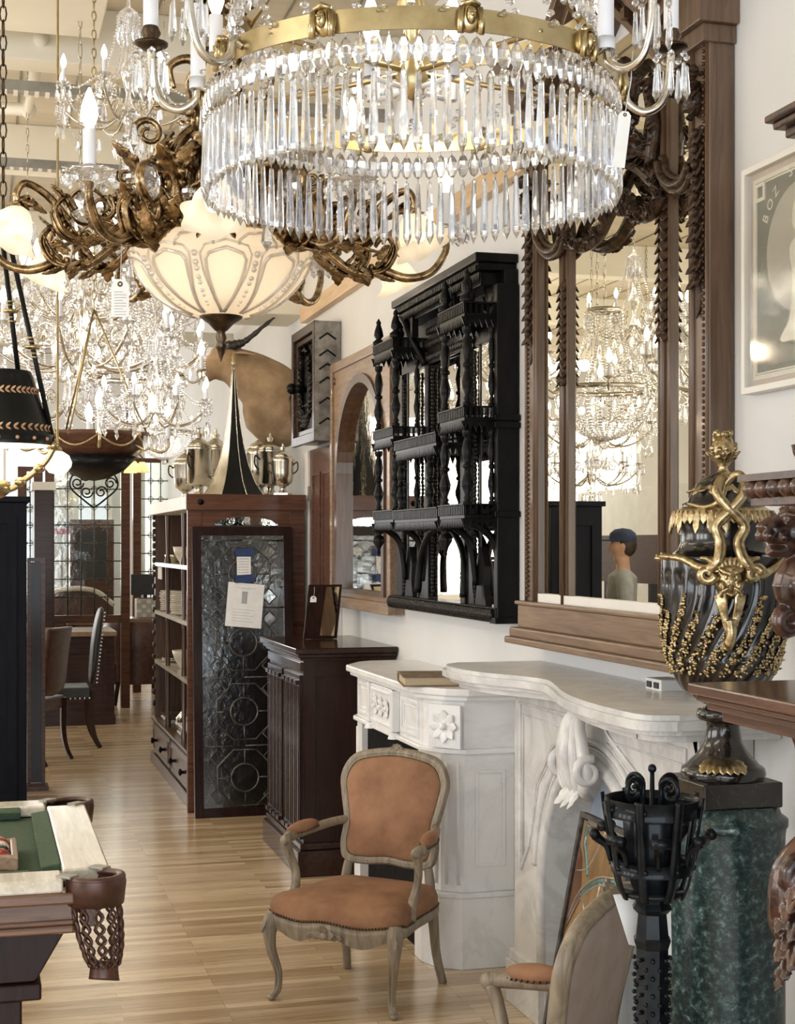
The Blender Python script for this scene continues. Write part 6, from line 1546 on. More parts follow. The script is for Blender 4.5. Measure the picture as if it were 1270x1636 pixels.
for i in range(4):
    a = 2*pi*i/4+.5; c_ = (.10*cos(a), .10*sin(a), 0); m = MB().lathe([(.012, .0), (.012, .06), (.001, .062)], (c_[0], c_[1], -.0), 12).tube([(0, 0, .0), (c_[0], c_[1], .0)], .005, 6); o = m.build('inner_socket', 'candle_tube', ch, **Bk); bulb_mesh(MB(), (c_[0], c_[1], .062), 1.1).build('bulb', 'bulb', o, **Bk)
point('ring_chandelier_light', (rc.x, rc.y, rc.z+.11), 9)
tg = small_tag('long white tag hanging at the right of the ring chandelier', P(999, 178, 2.45), .0201, .092, -TH, radians(7), .10)
# ---- bronze chandelier with frosted bowl
bcn = P(353, 385, 3.54); LB = 'bronze chandelier with lit frosted glass bowl, flower shades and candles'
bz = thing('bowl_chandelier', LB, 'chandelier', tuple(bcn), -TH, local=True)   # local x = picture right, y = away
bowlp = [(.001, -.182), (.03, -.181), (.08, -.172), (.13, -.148), (.175, -.108), (.205, -.06), (.218, -.02), (.221, .0)]
MB().lathe(cr(bowlp, 4), n=64).build('glass_bowl', 'frosted_bowl', bz, **Bk)
def onbowl(a, h):   # point on the bowl surface, h 0 bottom .. 1 rim
    p_ = cr(bowlp, 8); q = p_[min(len(p_)-1, int(h*(len(p_)-1)))]; r = q[0]+.0015; return (r*cos(a), r*sin(a), q[1])
m = MB(); NPt = 9
for i in range(NPt):
    a = 2*pi*i/NPt; hw = pi/NPt
    for wv, top, rr in ((.66, .74, .0048), (.82, .80, .0030)):
        pth = []
        for k_ in range(21):
            t = k_/20; s_ = 1 if t < .5 else -1; u = t*2 if t < .5 else 2-t*2
            hh = .26+(top-.26)*(u**.8); aa = a-(s_*hw*wv*(sin(pi*min(1, u*.62+.02)))**.6*(1 if u < .999 else 0)) if True else a
            if u > .8: aa = a-s_*hw*wv*sqrt(max(0, 1-((u-.8)/.2)**2))*.93
            pth.append(onbowl(aa, hh))
        m.tube(pth, rr, 6)
    for k_ in range(9): m.ball(onbowl(a+hw, .34+k_*.045), .0036+.0006*k_, 8, 5)
    pth = [onbowl(a+hw+hw*.62*cos(pi*k_/10), .76+.10*sin(pi*k_/10)) for k_ in range(11)]; m.tube(pth, .0035, 6)
m.build('petal_relief', 'crystal_far', bz, **Bk)
m = MB().lathe([(.205, .018), (.222, .014), (.232, .004), (.236, -.006), (.226, -.012), (.218, -.006)], n=64)
for i in range(72): a = 2*pi*i/72; m.ball((.236*cos(a), .236*sin(a), 0), .0065, 6, 4)
for i in range(24): a = 2*pi*i/24; m.leaf((.232*cos(a), .232*sin(a), .0), (cos(a)*.5, sin(a)*.5, .9), (cos(a), sin(a), .2), .05, .018, .5, 3, .003)
m.build('rim', 'bronze', bz, **Bk)
MB().lathe([(.001, -.285), (.006, -.27), (.010, -.255), (.016, -.25), (.010, -.24), (.014, -.228), (.010, -.215), (.016, -.21), (.03, -.195), (.050, -.182), (.052, -.176), (.001, -.176)], n=24).build('finial', 'dark_bronze', bz, **Bk)
for k_ in range(3): a = 2*pi*k_/3+.5; point('bowl_light', V(bcn)+V((.09*cos(a), .09*sin(a), -.02)), 1.5, (1, .83, .58), .035)
for k_ in range(3):
    a = 2*pi*k_/3+.5; o = MB().lathe([(.012, .02), (.014, .0), (.02, -.03), (.026, -.06), (.018, -.085), (.001, -.095)], (.09*cos(a+TH), .09*sin(a+TH), 0), 12)  .build('bowl_bulb', 'bulb_soft', bz, **Bk)
m = MB().lathe([(.02, .0), (.10, .012), (.20, .015)], n=32).lathe([(.05, .01), (.03, .05), (.018, .10), (.03, .16), (.05, .20), (.04, .25), (.018, .30), (.015, .42), (.045, .46), (.055, .50), (.03, .54), (.015, .6), (.012, CZ-bcn.z)], n=20)
m.build('stem', 'bronze', bz, **Bk)
def scrollarm(m, R1, z1, r=.012, lift=0):
    """bronze S scroll arm in the xz plane from the rim outwards"""
    pth = cr([(.16, 0, .02), (.20, 0, .09), (.17, 0, .17), (.11, 0, .15), (.12, 0, .10)], 6); m.tube(pth, [.009, .012, .010, .007, .004], 9)
    pth = cr([(.17, 0, .06), (.24, 0, .015), (.31, 0, -.035), (.38, 0, -.03), (.41, 0, .02), (.385, 0, .055), (.36, 0, .03)], 6); m.tube(pth, [.010, .012, .010, .008, .007, .006, .003], 9)
    m.tube([(a+.006, .010, c-.005) for a, b, c in pth], .005, 6); m.tube([(a+.006, -.010, c-.005) for a, b, c in pth], .005, 6)
    for t in ((.22, .03), (.29, -.02), (.36, -.03)): m.leaf((t[0], 0, t[1]), (.9, 0, .55), (-.4, 0, 1), .10, .028, .7, 4); m.leaf((t[0], 0, t[1]-.01), (.8, 0, -.7), (0, 0, -1), .06, .02, -.5, 3)
    m.leaf((.20, 0, .10), (.3, 0, 1), (1, 0, .2), .14, .035, .8, 5); m.leaf((.18, 0, .16), (-.2, 0, 1), (1, 0, 0), .11, .03, -.8, 4)
    for k_ in range(14): t = k_/13; m.ball((.17+.22*t, 0, .075-.105*sin(t*2.2)), .0085, 7, 5)
    m.tube(spiral((.30, 0, .04), .032, 1.5, 'xz', 20, 2), [.007, .003], 7); m.tube(spiral((.245, 0, .115), .026, 1.4, 'xz', 18, .5, -1), [.007, .003], 7)
    for q in (-1, 1):
        m.leaf((.24, q*.008, .03), (.6, q*.7, .5), (0, q*.3, 1), .075, .022, .7, 4); m.leaf((.33, q*.008, -.03), (.5, q*.7, -.3), (0, 0, -1), .06, .018, .7, 4)
    m.leaf((.385, 0, .03), (.3, 0, 1), (1, 0, 0), .07, .02, .9, 4)
    return m
arms = []
am1 = scrollarm(MB(), 0, 0); am1.tube(cr([(.38, 0, -.03), (.44, 0, -.05), (.50, 0, -.035), (.535, 0, .015), (.535, 0, .05)], 6), [.012, .010, .009, .008], 8)
cup = MB().lathe([(.008, .03), (.014, .045), (.03, .052), (.050, .062), (.055, .072), (.048, .070), (.02, .058)], (.535, 0, 0), 20, mod=lambda r, z, a: r*(1+.06*cos(10*a)))
cupd = MB()
for k_ in range(8): a = 2*pi*k_/8; cupd.gem((.535+.052*cos(a), .052*sin(a), .048), .009, .026, 6)
cs_ = MB().lathe([(.013, .065), (.013, .155), (.001, .156)], (.535, 0, 0), 14)
disc = MB().lathe([(.040, -.012), (.046, -.006), (.046, .006), (.040, .012)], (.31, -.0, .10), 24, ax='y'); dc = MB().lathe([(.001, -.016), (.018, -.014), (.038, -.004), (.038, .004), (.018, .014), (.001, .016)], (.31, 0, .10), 12, False, ax='y')
first = None
for k_, a in enumerate((247, 307, 7, 67, 127, 187)):
    R_ = Matrix.Translation((0, 0, -.028)) @ Matrix.Rotation(radians(a), 4, 'Z')
    if first is None:
        A0 = am1.build('candle_arm', 'bronze', bz, **Bk); A0.matrix_local = R_
        first = [cup.build('candle_cup', 'crystal_far', A0, **Bk), cs_.build('candle_sleeve', 'candle_tube', A0, **Bk), bulb_mesh(MB(), (.535, 0, .156), 1.12).build('bulb', 'bulb', A0, **Bk), cupd.build('cup_drops', 'crystal', A0, **Bk), disc.build('rosette_ring', 'bronze', A0, **Bk), dc.build('glass_rosette', 'crystal', A0, **Bk)]
    else:
        c = place(A0, bz, R_)
        for o in first: d = o.copy(); COL.objects.link(d); d.parent = c
am2 = scrollarm(MB(), 0, 0); am2.tube(cr([(.38, 0, .0), (.43, 0, .05), (.48, 0, .07), (.50, 0, .04), (.485, 0, .01)], 6), [.010, .009, .008, .010], 8)
for k_ in range(4): am2.leaf((.475, 0, .045), (cos(k_*pi/2)*.7+.1, sin(k_*pi/2)*.7, -.7), (cos(k_*pi/2), sin(k_*pi/2), .6), .06, .02, .3, 4)
def flower(tilt=.5, r=.060):
    m = MB(); pr_ = cr([(.014, .0), (.026, -.010), (.040, -.034), (.045, -.056), (.055, -.070), (r+.006, -.078)], 5)
    m.lathe(pr_, n=72, mod=lambda rr, z, a: rr*(1+(.04+1.4*max(0, -z-.03))*cos(6*a)*1.0) if True else rr)
    return MB().merge(m, Matrix.Translation((.485, 0, .012)) @ Matrix.Rotation(-tilt, 4, 'Y'))
first = None
for k_, a in enumerate((275, 335, 35, 95, 155, 215)):
    R_ = Matrix.Rotation(radians(a), 4, 'Z')
    if first is None:
        A0 = am2.build('shade_arm', 'bronze', bz, **Bk); A0.matrix_local = R_
        first = [flower().build('flower_shade', 'frosted_shade', A0, **Bk), MB().merge(MB().ball((0, 0, -.040), .018, 12, 8, (1, 1, 1.4)), Matrix.Translation((.485, 0, .012)) @ Matrix.Rotation(-.55, 4, 'Y')).build('bulb', 'bulb_soft', A0, **Bk)]
    else:
        c = place(A0, bz, R_)
        for o in first: d = o.copy(); COL.objects.link(d); d.parent = c
    q = Matrix.Rotation(-TH, 4, 'Z') @ R_ @ V((.535, 0, -.075)); point('flower_shade_light', V(bcn)+q, .25, (1, .84, .6), .02)
# upper bronze openwork
m = MB(); rs = random.Random(6)
for i in range(6):
    Rz = Matrix.Rotation(2*pi*i/6+.3, 4, 'Z'); b = MB()
    b.tube(cr([(.06, 0, .02), (.12, 0, .12), (.10, 0, .22), (.05, 0, .28), (.03, 0, .36), (.07, 0, .42), (.12, 0, .40), (.11, 0, .35)], 6), [.014, .018, .014, .012, .012, .012, .009, .005], 8)
    b.leaf((.11, 0, .14), (.6, 0, .8), (1, 0, 0), .12, .035, -.8, 5); b.leaf((.06, 0, .28), (.8, 0, .6), (1, 0, .3), .12, .03, .8, 4); b.leaf((.05, 0, .36), (.5, .3, 1), (1, 0, 0), .10, .03, -.6, 4)
    b.tube(spiral((.17, 0, .24), .035, 1.3, 'xz', 18), [.009, .004], 7); m.merge(b, Rz)
m.build('openwork_body', 'bronze', bz, **Bk)
m = MB()
for i in range(8):
    a = 2*pi*i/8
    b = MB().tube(cr([(.03, 0, .50), (.08, 0, .60), (.05, 0, .72), (.02, 0, .80)], 5), .009, 7); b.leaf((.05, 0, .55), (1, 0, .4), (0, 0, 1), .09, .03, .8, 4); b.tube(spiral((.085, 0, .66), .025, 1.3, 'xz', 14), .006, 6); m.merge(b, Matrix.Rotation(a, 4, 'Z'))
m.build('crown_scrollwork', 'dark_bronze', bz, **Bk)
m0 = MB().gem((0, 0, -.012), .016, .03, 8); m0.lathe([(.0001, -.095), (.012, -.075), (.006, -.035), (.0001, -.028)], (0, 0, 0), 6, False); d0 = None
for i in range(20):
    a = rs.uniform(0, 2*pi); r = rs.uniform(.20, .42); mt = Matrix.Translation((r*cos(a), r*sin(a), rs.uniform(-.01, .12) if r > .24 else rs.uniform(.1, .3)))
    if d0 is None: d0 = m0.build('cut_drop', 'crystal', bz, **Bk); d0.matrix_local = mt
    else: place(d0, bz, mt)
for i in range(5): small = None
small_tag('grey printed tag under the left side of the bowl chandelier', P(192, 446, 3.4), .040, .085, -TH, 0, .13)
# ---- families of crystal chandeliers hanging behind
def bead_line(mb, pts, r=.009, n=5, gap=2.1):
    p_ = [V(q) for q in pts]; L = [0]
    for i in range(1, len(p_)): L.append(L[-1]+(p_[i]-p_[i-1]).length)
    N = max(2, int(L[-1]/(r*gap))); j = 0
    for k_ in range(N+1):
        s_ = L[-1]*k_/N
        while j < len(L)-2 and L[j+1] < s_: j += 1
        q = p_[j].lerp(p_[j+1], (s_-L[j])/max(1e-6, L[j+1]-L[j])); mb.gem(q, r, r*1.9, n)
def repl(src, kids, parent, mats):
    for mt in mats:
        c = place(src, parent, mt)
        for o in kids: d = o.copy(); COL.objects.link(d); d.parent = c
def candle_chandelier(label, loc, R_=.36, n=8, metal='silver_brass', top=.5, group=None, tiers=1):
    t = thing('crystal_chandelier', label, 'chandelier', loc, 0, group, local=True)
    m = MB().lathe([(.001, -.20), (.012, -.19), (.03, -.17), (.012, -.15), (.03, -.10), (.045, -.05), (.02, 0), (.012, .05), (.03, .12), (.05, .16), (.02, .22), (.012, .3), (.03, .36), (.02, .42), (.05, .47), (.012, top), (.008, top+.05)], n=14); m.build('glass_stem', 'crystal_far', t, **Bk)
    m = MB(); chain(m, (0, 0, top+.05), (0, 0, CZ-loc[2]), .014); m.build('chain', metal, t, **Bk)
    for tt in range(tiers):
        Rt = R_*(1-.38*tt); zt_ = .22*tt; nn_ = n if tt == 0 else n-2
        am_ = MB().tube(cr([(.02, 0, zt_-.04), (Rt*.35, 0, zt_-.12), (Rt*.7, 0, zt_-.10), (Rt, 0, zt_-.01), (Rt, 0, zt_+.03)], 5), .0065, 6); am_.tube(spiral((Rt*.45, 0, zt_+.02), .05, 1.2, 'xz', 12), .0045, 5)
        bo_ = MB().lathe([(.004, zt_+.025), (.025, zt_+.03), (.042, zt_+.042), (.038, zt_+.044), (.01, zt_+.036)], (Rt, 0, 0), 12, False)
        dd = MB()
        for k_ in range(6):
            a = 2*pi*k_/6; x_, y_ = Rt+.036*cos(a), .036*sin(a); dd.gem((x_, y_, zt_+.022), .007, .014, 5, .5); dd.lathe([(.0001, zt_-.055), (.011, zt_-.035), (.006, zt_-.002), (.0001, zt_+.008)], (x_, y_, 0), 5, False)
        dd.lathe([(.0001, -.20+zt_), (.017, -.165+zt_), (.009, -.12+zt_), (.0001, -.105+zt_)], (Rt, 0, 0), 6, False)
        ca_ = MB().lathe([(.010, zt_+.035), (.010, zt_+.115), (.001, zt_+.116)], (Rt, 0, 0), 10)
        bl_ = bulb_mesh(MB(), (Rt, 0, zt_+.116), 1.0)
        A0 = am_.build('arm', metal, t, **Bk); kids = [bo_.build('bobeche', 'crystal_far', A0, **Bk), dd.build('bobeche_drops', 'crystal_far', A0, **Bk), ca_.build('candle_sleeve', 'candle_tube', A0, **Bk), bl_.build('bulb', 'bulb', A0, **Bk)]
        repl(A0, kids, t, [Matrix.Rotation(2*pi*i/nn_, 4, 'Z') for i in range(1, nn_)])
        st = MB(); bead_line(st, cr([(.045, 0, top-.04+0), (Rt*.35, 0, zt_+.18), (Rt*.75, 0, zt_+.04), (Rt, 0, zt_+.035)], 6), .0085)
        S0 = st.build('bead_strand', 'crystal_far', t, **Bk); repl(S0, [], t, [Matrix.Rotation(2*pi*i/nn_, 4, 'Z') for i in range(1, nn_)])
        a1 = 2*pi/nn_; st = MB(); bead_line(st, [(Rt*cos(a1*u), Rt*sin(a1*u), zt_+.03-.16*sin(pi*u)) for u in [k_/10 for k_ in range(11)]], .0085)
        st.lathe([(.0001, zt_-.21), (.014, zt_-.18), (.007, zt_-.15), (.0001, zt_-.14)], (Rt*cos(a1/2), Rt*sin(a1/2), 0), 6, False)
        S1 = st.build('bead_swag', 'crystal_far', t, **Bk); repl(S1, [], t, [Matrix.Rotation(2*pi*i/nn_, 4, 'Z') for i in range(1, nn_)])
    m = MB()
    for k_ in range(12):
        a = 2*pi*k_/12; b = MB()
        for q in range(3): b.gem((.055, 0, top-.05-q*.016), .007, .014, 5)
        b.lathe([(.0001, top-.19), (.014, top-.15), (.006, top-.105), (.0001, top-.095)], (.055, 0, 0), 6, False); m.merge(b, Matrix.Rotation(a, 4, 'Z'))
        b = MB().lathe([(.0001, -.29), (.014, -.25), (.006, -.20), (.0001, -.19)], (.07, 0, 0), 6, False); m.merge(b, Matrix.Rotation(a, 4, 'Z'))
    m.ball((0, 0, -.24), .035, 8, 6, smooth=False); m.build('centre_drops', 'crystal_far', t, **Bk)
    return t
def basket_chandelier(label, loc, R_=.26, n=6, group=None):
    t = thing('basket_chandelier', label, 'chandelier', loc, 0, group, local=True)
    MB().lathe([(R_, -.012), (R_+.006, 0), (R_, .012), (R_-.004, 0), (R_, -.012)], n=40).lathe([(.09, .40), (.095, .41), (.09, .42), (.085, .41), (.09, .40)], n=24).build('ring', 'silver_brass', t, **Bk)
    m = MB(); chain(m, (0, 0, .42), (0, 0, CZ-loc[2]), .014); m.build('chain', 'silver_brass', t, **Bk)
    s_ = MB(); bead_line(s_, cr([(R_, 0, -.01), (R_*.95, 0, -.09), (R_*.70, 0, -.18), (R_*.35, 0, -.24), (.02, 0, -.26)], 6), .0095)
    S0 = s_.build('basket_strand', 'crystal_far', t, **Bk); repl(S0, [], t, [Matrix.Rotation(2*pi*i/26, 4, 'Z') for i in range(1, 26)])
    s_ = MB(); bead_line(s_, cr([(.09, 0, .40), (.11, 0, .25), (R_*.75, 0, .10), (R_, 0, .01)], 6), .008)
    S0 = s_.build('upper_strand', 'crystal_far', t, **Bk); repl(S0, [], t, [Matrix.Rotation(2*pi*i/18, 4, 'Z') for i in range(1, 18)])
    am_ = MB().tube(cr([(R_, 0, 0), (R_+.04, 0, -.03), (R_+.08, 0, -.01), (R_+.085, 0, .02)], 5), .006, 6).lathe([(.003, .02), (.03, .03), (.028, .034)], (R_+.085, 0, 0), 10)
    A0 = am_.build('arm', 'silver_brass', t, **Bk); kids = [MB().lathe([(.009, .03), (.009, .10), (.001, .101)], (R_+.085, 0, 0), 10).build('candle_sleeve', 'candle_tube', A0, **Bk), bulb_mesh(MB(), (R_+.085, 0, .10)).build('bulb', 'bulb', A0, **Bk)]
    repl(A0, kids, t, [Matrix.Rotation(2*pi*i/n, 4, 'Z') for i in range(1, n)])
    m = MB().ball((0, 0, -.285), .028, 8, 6, smooth=False); m.build('bottom_ball', 'crystal_far', t, **Bk); return t
c1 = candle_chandelier('x', (0, 0, 3), .36, 8, 'silver_brass'); c2 = candle_chandelier('x', (0, 0, 3), .40, 9, 'silver_brass', .6, None, 2); c3 = basket_chandelier('x', (0, 0, 3))
for c in (c1, c2, c3):
    for k_ in KIDS(c):
        if k_.name.startswith('chain'): pass
protos = [c1, c2, c3]; used = [False]*3
G = 'crystal chandeliers crowded behind the bowl chandelier'
spots = [(1, 128, 545, 6.6, 'crystal candle chandelier nearest left, behind the two black rods', 1.0), (2, 205, 600, 7.5, 'beaded basket chandelier in the middle of the crowd of chandeliers', 1.05),
         (0, 235, 560, 8.5, 'crystal chandelier at the right of the crowd, beside the antelope nose', .9), (1, 185, 500, 9.3, 'two tier crystal chandelier directly behind the hanging grey tag', 1.0),
         (0, 110, 640, 10.2, 'low crystal chandelier far left above the candle bowl', 1.0), (0, 160, 430, 11.1, 'high crystal chandelier partly behind the left flower shade', 1.0),
         (0, 262, 500, 11.8, 'far crystal chandelier high at the right of the crowd', .8), (1, 214, 575, 12.5, 'farthest two tier crystal chandelier behind the middle of the crowd', .9), (0, 248, 650, 5.0, 'small crystal chandelier hanging low in the centre of the crowd', .5),
         (0, 205, 165, 4.7, 'clear glass chandelier with curved arms at the top left below the ceiling', .6), (2, 262, 690, 6.0, 'small beaded basket chandelier low beside the spire shade', .42), (2, 77, 560, 12.0, 'far basket chandelier at the left edge of the crowd', .9), (0, 44, 470, 8.0, 'crystal chandelier behind the black lamp rods at the left edge', .8)]
def put(kind, lab, loc, s_=1, rz=None, group=G):
    pr_ = protos[kind]
    o = copy_thing(pr_, lab, loc, rz if rz is not None else random.uniform(0, 1), group); o.scale = (s_,)*3
    for k_ in KIDS(o):
        if k_.name.startswith('chain'):     # chain reaches the ceiling
            base = {0: .55, 1: .65, 2: .42}[kind]
            k_.scale = (1, 1, ((CZ-loc[2])/s_-base)/(CZ-3-base)); k_.location = (0, 0, base-base*k_.scale[2])
    return o
for kind, px, py, t_, lab, s_ in spots: q = P(px, py, t_); put(kind, lab, tuple(q), s_)
G2 = 'crystal chandeliers over the left of the shop'
for i, (kind, x_, y_, z_, s_, lab) in enumerate([(0, .0, 9.35, 2.45, 1.0, 'low crystal chandelier reflected in the middle of the pier mirror'), (1, -.85, 9.9, 2.85, 1.1, 'two tier chandelier reflected high in the middle of the pier mirror'), (0, -.55, 10.75, 2.25, 1.0, 'crystal chandelier reflected above the dark cabinet in the pier mirror'),
        (1, -1.45, 11.7, 2.95, 1.1, 'distant two tier chandelier reflected in the pier mirror'), (2, -1.1, 8.75, 2.45, 1.2, 'big beaded basket reflected low at the right of the pier mirror'), (1, -.35, 7.45, 2.75, 1.0, 'candle chandelier over the aisle reflected at the right edge of the pier mirror'), (2, -.4, 12.0, 2.75, 1.0, 'distant basket chandelier reflected in the pier mirror'),
        (1, -.9, 13.2, 2.6, 1.0, 'crystal chandelier reflected in the arched mirror')]):
    put(kind, lab, (x_, y_, z_), s_, None, G2)
def kill(o):
    for k_ in KIDS(o): kill(k_)
    bpy.data.objects.remove(o)
for c in protos: kill(c)
for i, (px, py, t_, e_) in enumerate(((140, 520, 6.4, 7), (230, 560, 7.6, 7), (300, 600, 8.6, 7), (150, 600, 9.2, 8), (260, 440, 9.5, 8))): point('crystal_cluster_light', P(px, py, t_), e_)
for q in ((-.4, 7.4, 2.8), (-.8, 9.4, 2.5), (-.9, 11.8, 2.8)): point('crystal_cluster_light', q, 10)
# dish chandelier with reddish rim and candles
dp = P(150, 712, 5.5)
dc_ = thing('candle_dish_chandelier', 'reddish brown dish chandelier with upright candles above the far desk', 'chandelier', tuple(dp), 0, local=True)
MB().lathe([(.001, -.10), (.03, -.09), (.10, -.06), (.17, -.01), (.20, .03), (.205, .045), (.19, .045), (.15, .0), (.001, -.05)], n=32).build('dish', 'redwood', dc_, **Bk)
MB().lathe([(.001, -.13), (.05, -.12), (.11, -.09), (.16, -.04), (.12, -.055)], n=24).build('dark_base', 'ebony', dc_, **Bk)
m = MB(); 
for k_ in range(8): a = 2*pi*k_/8; m.tube([(.205*cos(a+u*pi/4), .205*sin(a+u*pi/4), .03-.04*sin(pi*u)) for u in [j/8 for j in range(9)]], .004, 5); m.ball((.206*cos(a), .206*sin(a), .035), .012, 8, 6)
m.build('chain_garland', 'brass', dc_, **Bk)
A0 = MB().tube(cr([(.19, 0, .0), (.24, 0, -.02), (.27, 0, .0), (.27, 0, .03)], 5), .006, 6).build('arm', 'brass', dc_, **Bk)
kids = [MB().lathe([(.009, .03), (.009, .11), (.001, .111)], (.27, 0, 0), 10).build('candle_sleeve', 'candle_tube', A0, **Bk), bulb_mesh(MB(), (.27, 0, .11)).build('bulb', 'bulb', A0, **Bk)]
repl(A0, kids, dc_, [Matrix.Rotation(2*pi*i/8, 4, 'Z') for i in range(1, 8)])
m = MB()
for k_ in range(3): a = 2*pi*k_/3; m.tube([(.2*cos(a), .2*sin(a), .03), (0, 0, .5)], .004, 5)
chain(m, (0, 0, .5), (0, 0, CZ-dp.z), .013); m.build('chain', 'brass', dc_, **Bk)
# yellow tulip fixture and white globe, small lantern
yp = P(203, 742, 11.5)
yf = thing('tulip_light', 'hanging light with ribbed yellow tulip shades above the far leaded screen', 'pendant light', tuple(yp), 0, local=True)
m = MB().lathe([(.001, .0), (.02, .02), (.012, .06), (.02, .10), (.006, .2), (.006, CZ-yp.z)], n=10)
m.build('stem', 'dark_bronze', yf, **Bk)
A0 = MB().tube(cr([(.01, 0, .05), (.06, 0, .09), (.11, 0, .06), (.115, 0, .02)], 5), .006, 6).build('arm', 'dark_bronze', yf, **Bk)
kids = [MB().lathe([(.018, .02), (.035, .0), (.04, -.03), (.052, -.06)], (.115, 0, 0), 32, mod=lambda r, z, a: r*(1+.07*cos(12*a))).build('tulip_shade', 'yellow_shade', A0, **Bk), MB().ball((.115, 0, -.02), .018, 10, 8).build('bulb', 'bulb', A0, **Bk)]
repl(A0, kids, yf, [Matrix.Rotation(2*pi*i/5, 4, 'Z') for i in range(1, 5)]); point('tulip_light_glow', yp+V((0, 0, -.08)), 2.5)
for px, py, t_, r, lab in ((92, 741, 5.0, .047, 'white globe shade hanging left of the candle dish'), (272, 712, 12.5, .09, 'round white globe lantern above the far end of the bookcase')):
    q = P(px, py, t_); o = thing('globe_pendant', lab, 'pendant light', tuple(q), 0, local=True)
    MB().lathe([(.001, -r*.75), (r*.6, -r*.62), (r*.95, -r*.2), (r, .1*r), (r*.8, r*.6), (r*.3, r*.9)], n=20).build('globe', 'white_globe', o, **Bk); MB().lathe([(r*.35, r*.85), (r*.3, r*1.1), (.004, r*1.3), (.004, CZ-q.z)], n=10).build('rod', 'brass', o, **Bk); point('globe_light', q, .8, (1, .9, .75), .02)
# iron scroll ornament hanging in front of the leaded screen
sc0 = P(150, 772, 13.5)
so_ = thing('iron_scroll_ornament', 'black wrought iron scrollwork hanging before the far leaded screen', 'ornament', tuple(sc0), 0, local=True); m = MB()
for q in (-1, 1):
    for (cx_, cz_, r_) in ((.08, .08, .064), (.145, .0, .056), (.064, -.08, .056), (.176, .11, .048)): m.tube(spiral((q*cx_, 0, cz_), r_, 1.4, 'xz', 18, 0, q), .007, 6)
    m.tube(cr([(0, 0, .16), (q*.16, 0, .10), (q*.21, 0, -.03), (q*.08, 0, -.16), (0, 0, -.22)], 6), .008, 6)
m.tube([(0, 0, -.14), (0, 0, CZ-sc0.z)], .004, 6); m.build('scrollwork', 'iron', so_, **Bk)
# hanging tags in the crowd
small_tag('grey printed tag hanging among the lowest crystals', P(228, 622, 5.9), .065, .13, -TH, 0, .30)
# ---- billiard lamp at the left edge
q = P(5, 712, 4.35); bl = thing('billiard_lamp', 'black tole billiard lamp shade with gold leaf border hung on black rods at left', 'hanging lamp', (q.x, q.y, q.z), -TH, local=True)
rB = .145
MB().lathe([(rB, 0), (rB+.003, .03), (rB-.004, .032), (.085, .20), (.08, .215), (.001, .225), (.001, .215), (.078, .205), (rB-.008, .03), (rB-.004, 0)], n=48).build('shade', 'tole', bl, **Bk)
MB().lathe([(rB-.006, .0), (rB-.010, .03), (.078, .198)], n=48).build('shade_lining', 'shade_white', bl, **Bk)
m = MB()
for zc_, rr_ in ((.048, None), (.155, None)):
    f_ = lambda z: rB-.004+(.085-rB+.004)*(z-.032)/(.168)
    nL = 40
    for i in range(nL):
        a = 2*pi*i/nL; r = f_(zc_)+.0015
        for s_ in (-1, 1): m.leaf((r*cos(a), r*sin(a), zc_), (-sin(a), cos(a), s_*.75), (cos(a), sin(a), .35), .018, .0038, .1, 1, .0008)
for i in range(18): a = 2*pi*i/18; m.ball(((rB+.003)*cos(a), (rB+.003)*sin(a), .016), .006, 7, 5, (1, 1, 1))
m.build('gold_leaf_border', 'tole_gold', bl, **Bk)
m = MB(); 
def rod(m, a, b, r=.0065): m.tube([a, b], r, 8)
top1 = (.02, 0, 1.1)
tops = [V((-.005, .0, .62)), V((.012, .0, .62))]
ends = [V((.045, 0, .20)), V((.145, .0, .01))]
rd = MB(); br_ = MB()
for a, b in zip(tops, ends):
    rd.tube([a, b], .0075, 8)
    c = a.lerp(b, .55); d = (b-a).normalized()
    for k_, r in ((-.028, .012), (-.018, .009), (0, .024), (.018, .010), (.03, .013)): br_.ball(c+d*k_, r, 12, 6, (1, 1, .35))
rd.build('rod', 'tole', bl, **Bk); br_.build('rod_collar', 'brass', bl, **Bk)
m = MB().lathe([(.02, .60), (.03, .61), (.03, .63), (.012, .65), (.012, .68)], n=14); chain(m, (0, 0, .68), (0, 0, CZ-q.z), .016); m.build('canopy_chain', 'dark_bronze', bl, **Bk)
m = MB().tube(cr([(.15, 0, .0), (.12, 0, -.05), (.06, 0, -.10), (.0, 0, -.13), (-.2, 0, -.135), (-1.0, 0, -.135)], 6), .009, 8)
for p_ in ((.145, 0, .0), (.105, 0, -.065), (.05, 0, -.105), (-.01, 0, -.132)): m.ball(p_, .018, 10, 8, (1, 1, .8))
m.build('brass_bar', 'brass', bl, **Bk)
m = MB().lathe([(.03, -.10), (.05, -.105), (.055, -.13), (.03, -.15), (.001, -.16)], (-.03, 0, 0), 16).tube([(-.03, 0, -.1), (-.03, 0, .22)], .008, 8); m.build('gas_valve', 'brass', bl, **Bk)
bulb_mesh(MB(), (0, 0, .06), 1.6).build('bulb', 'bulb', bl, **Bk); point('billiard_lamp_light', q+V((0, 0, .05)), 3)
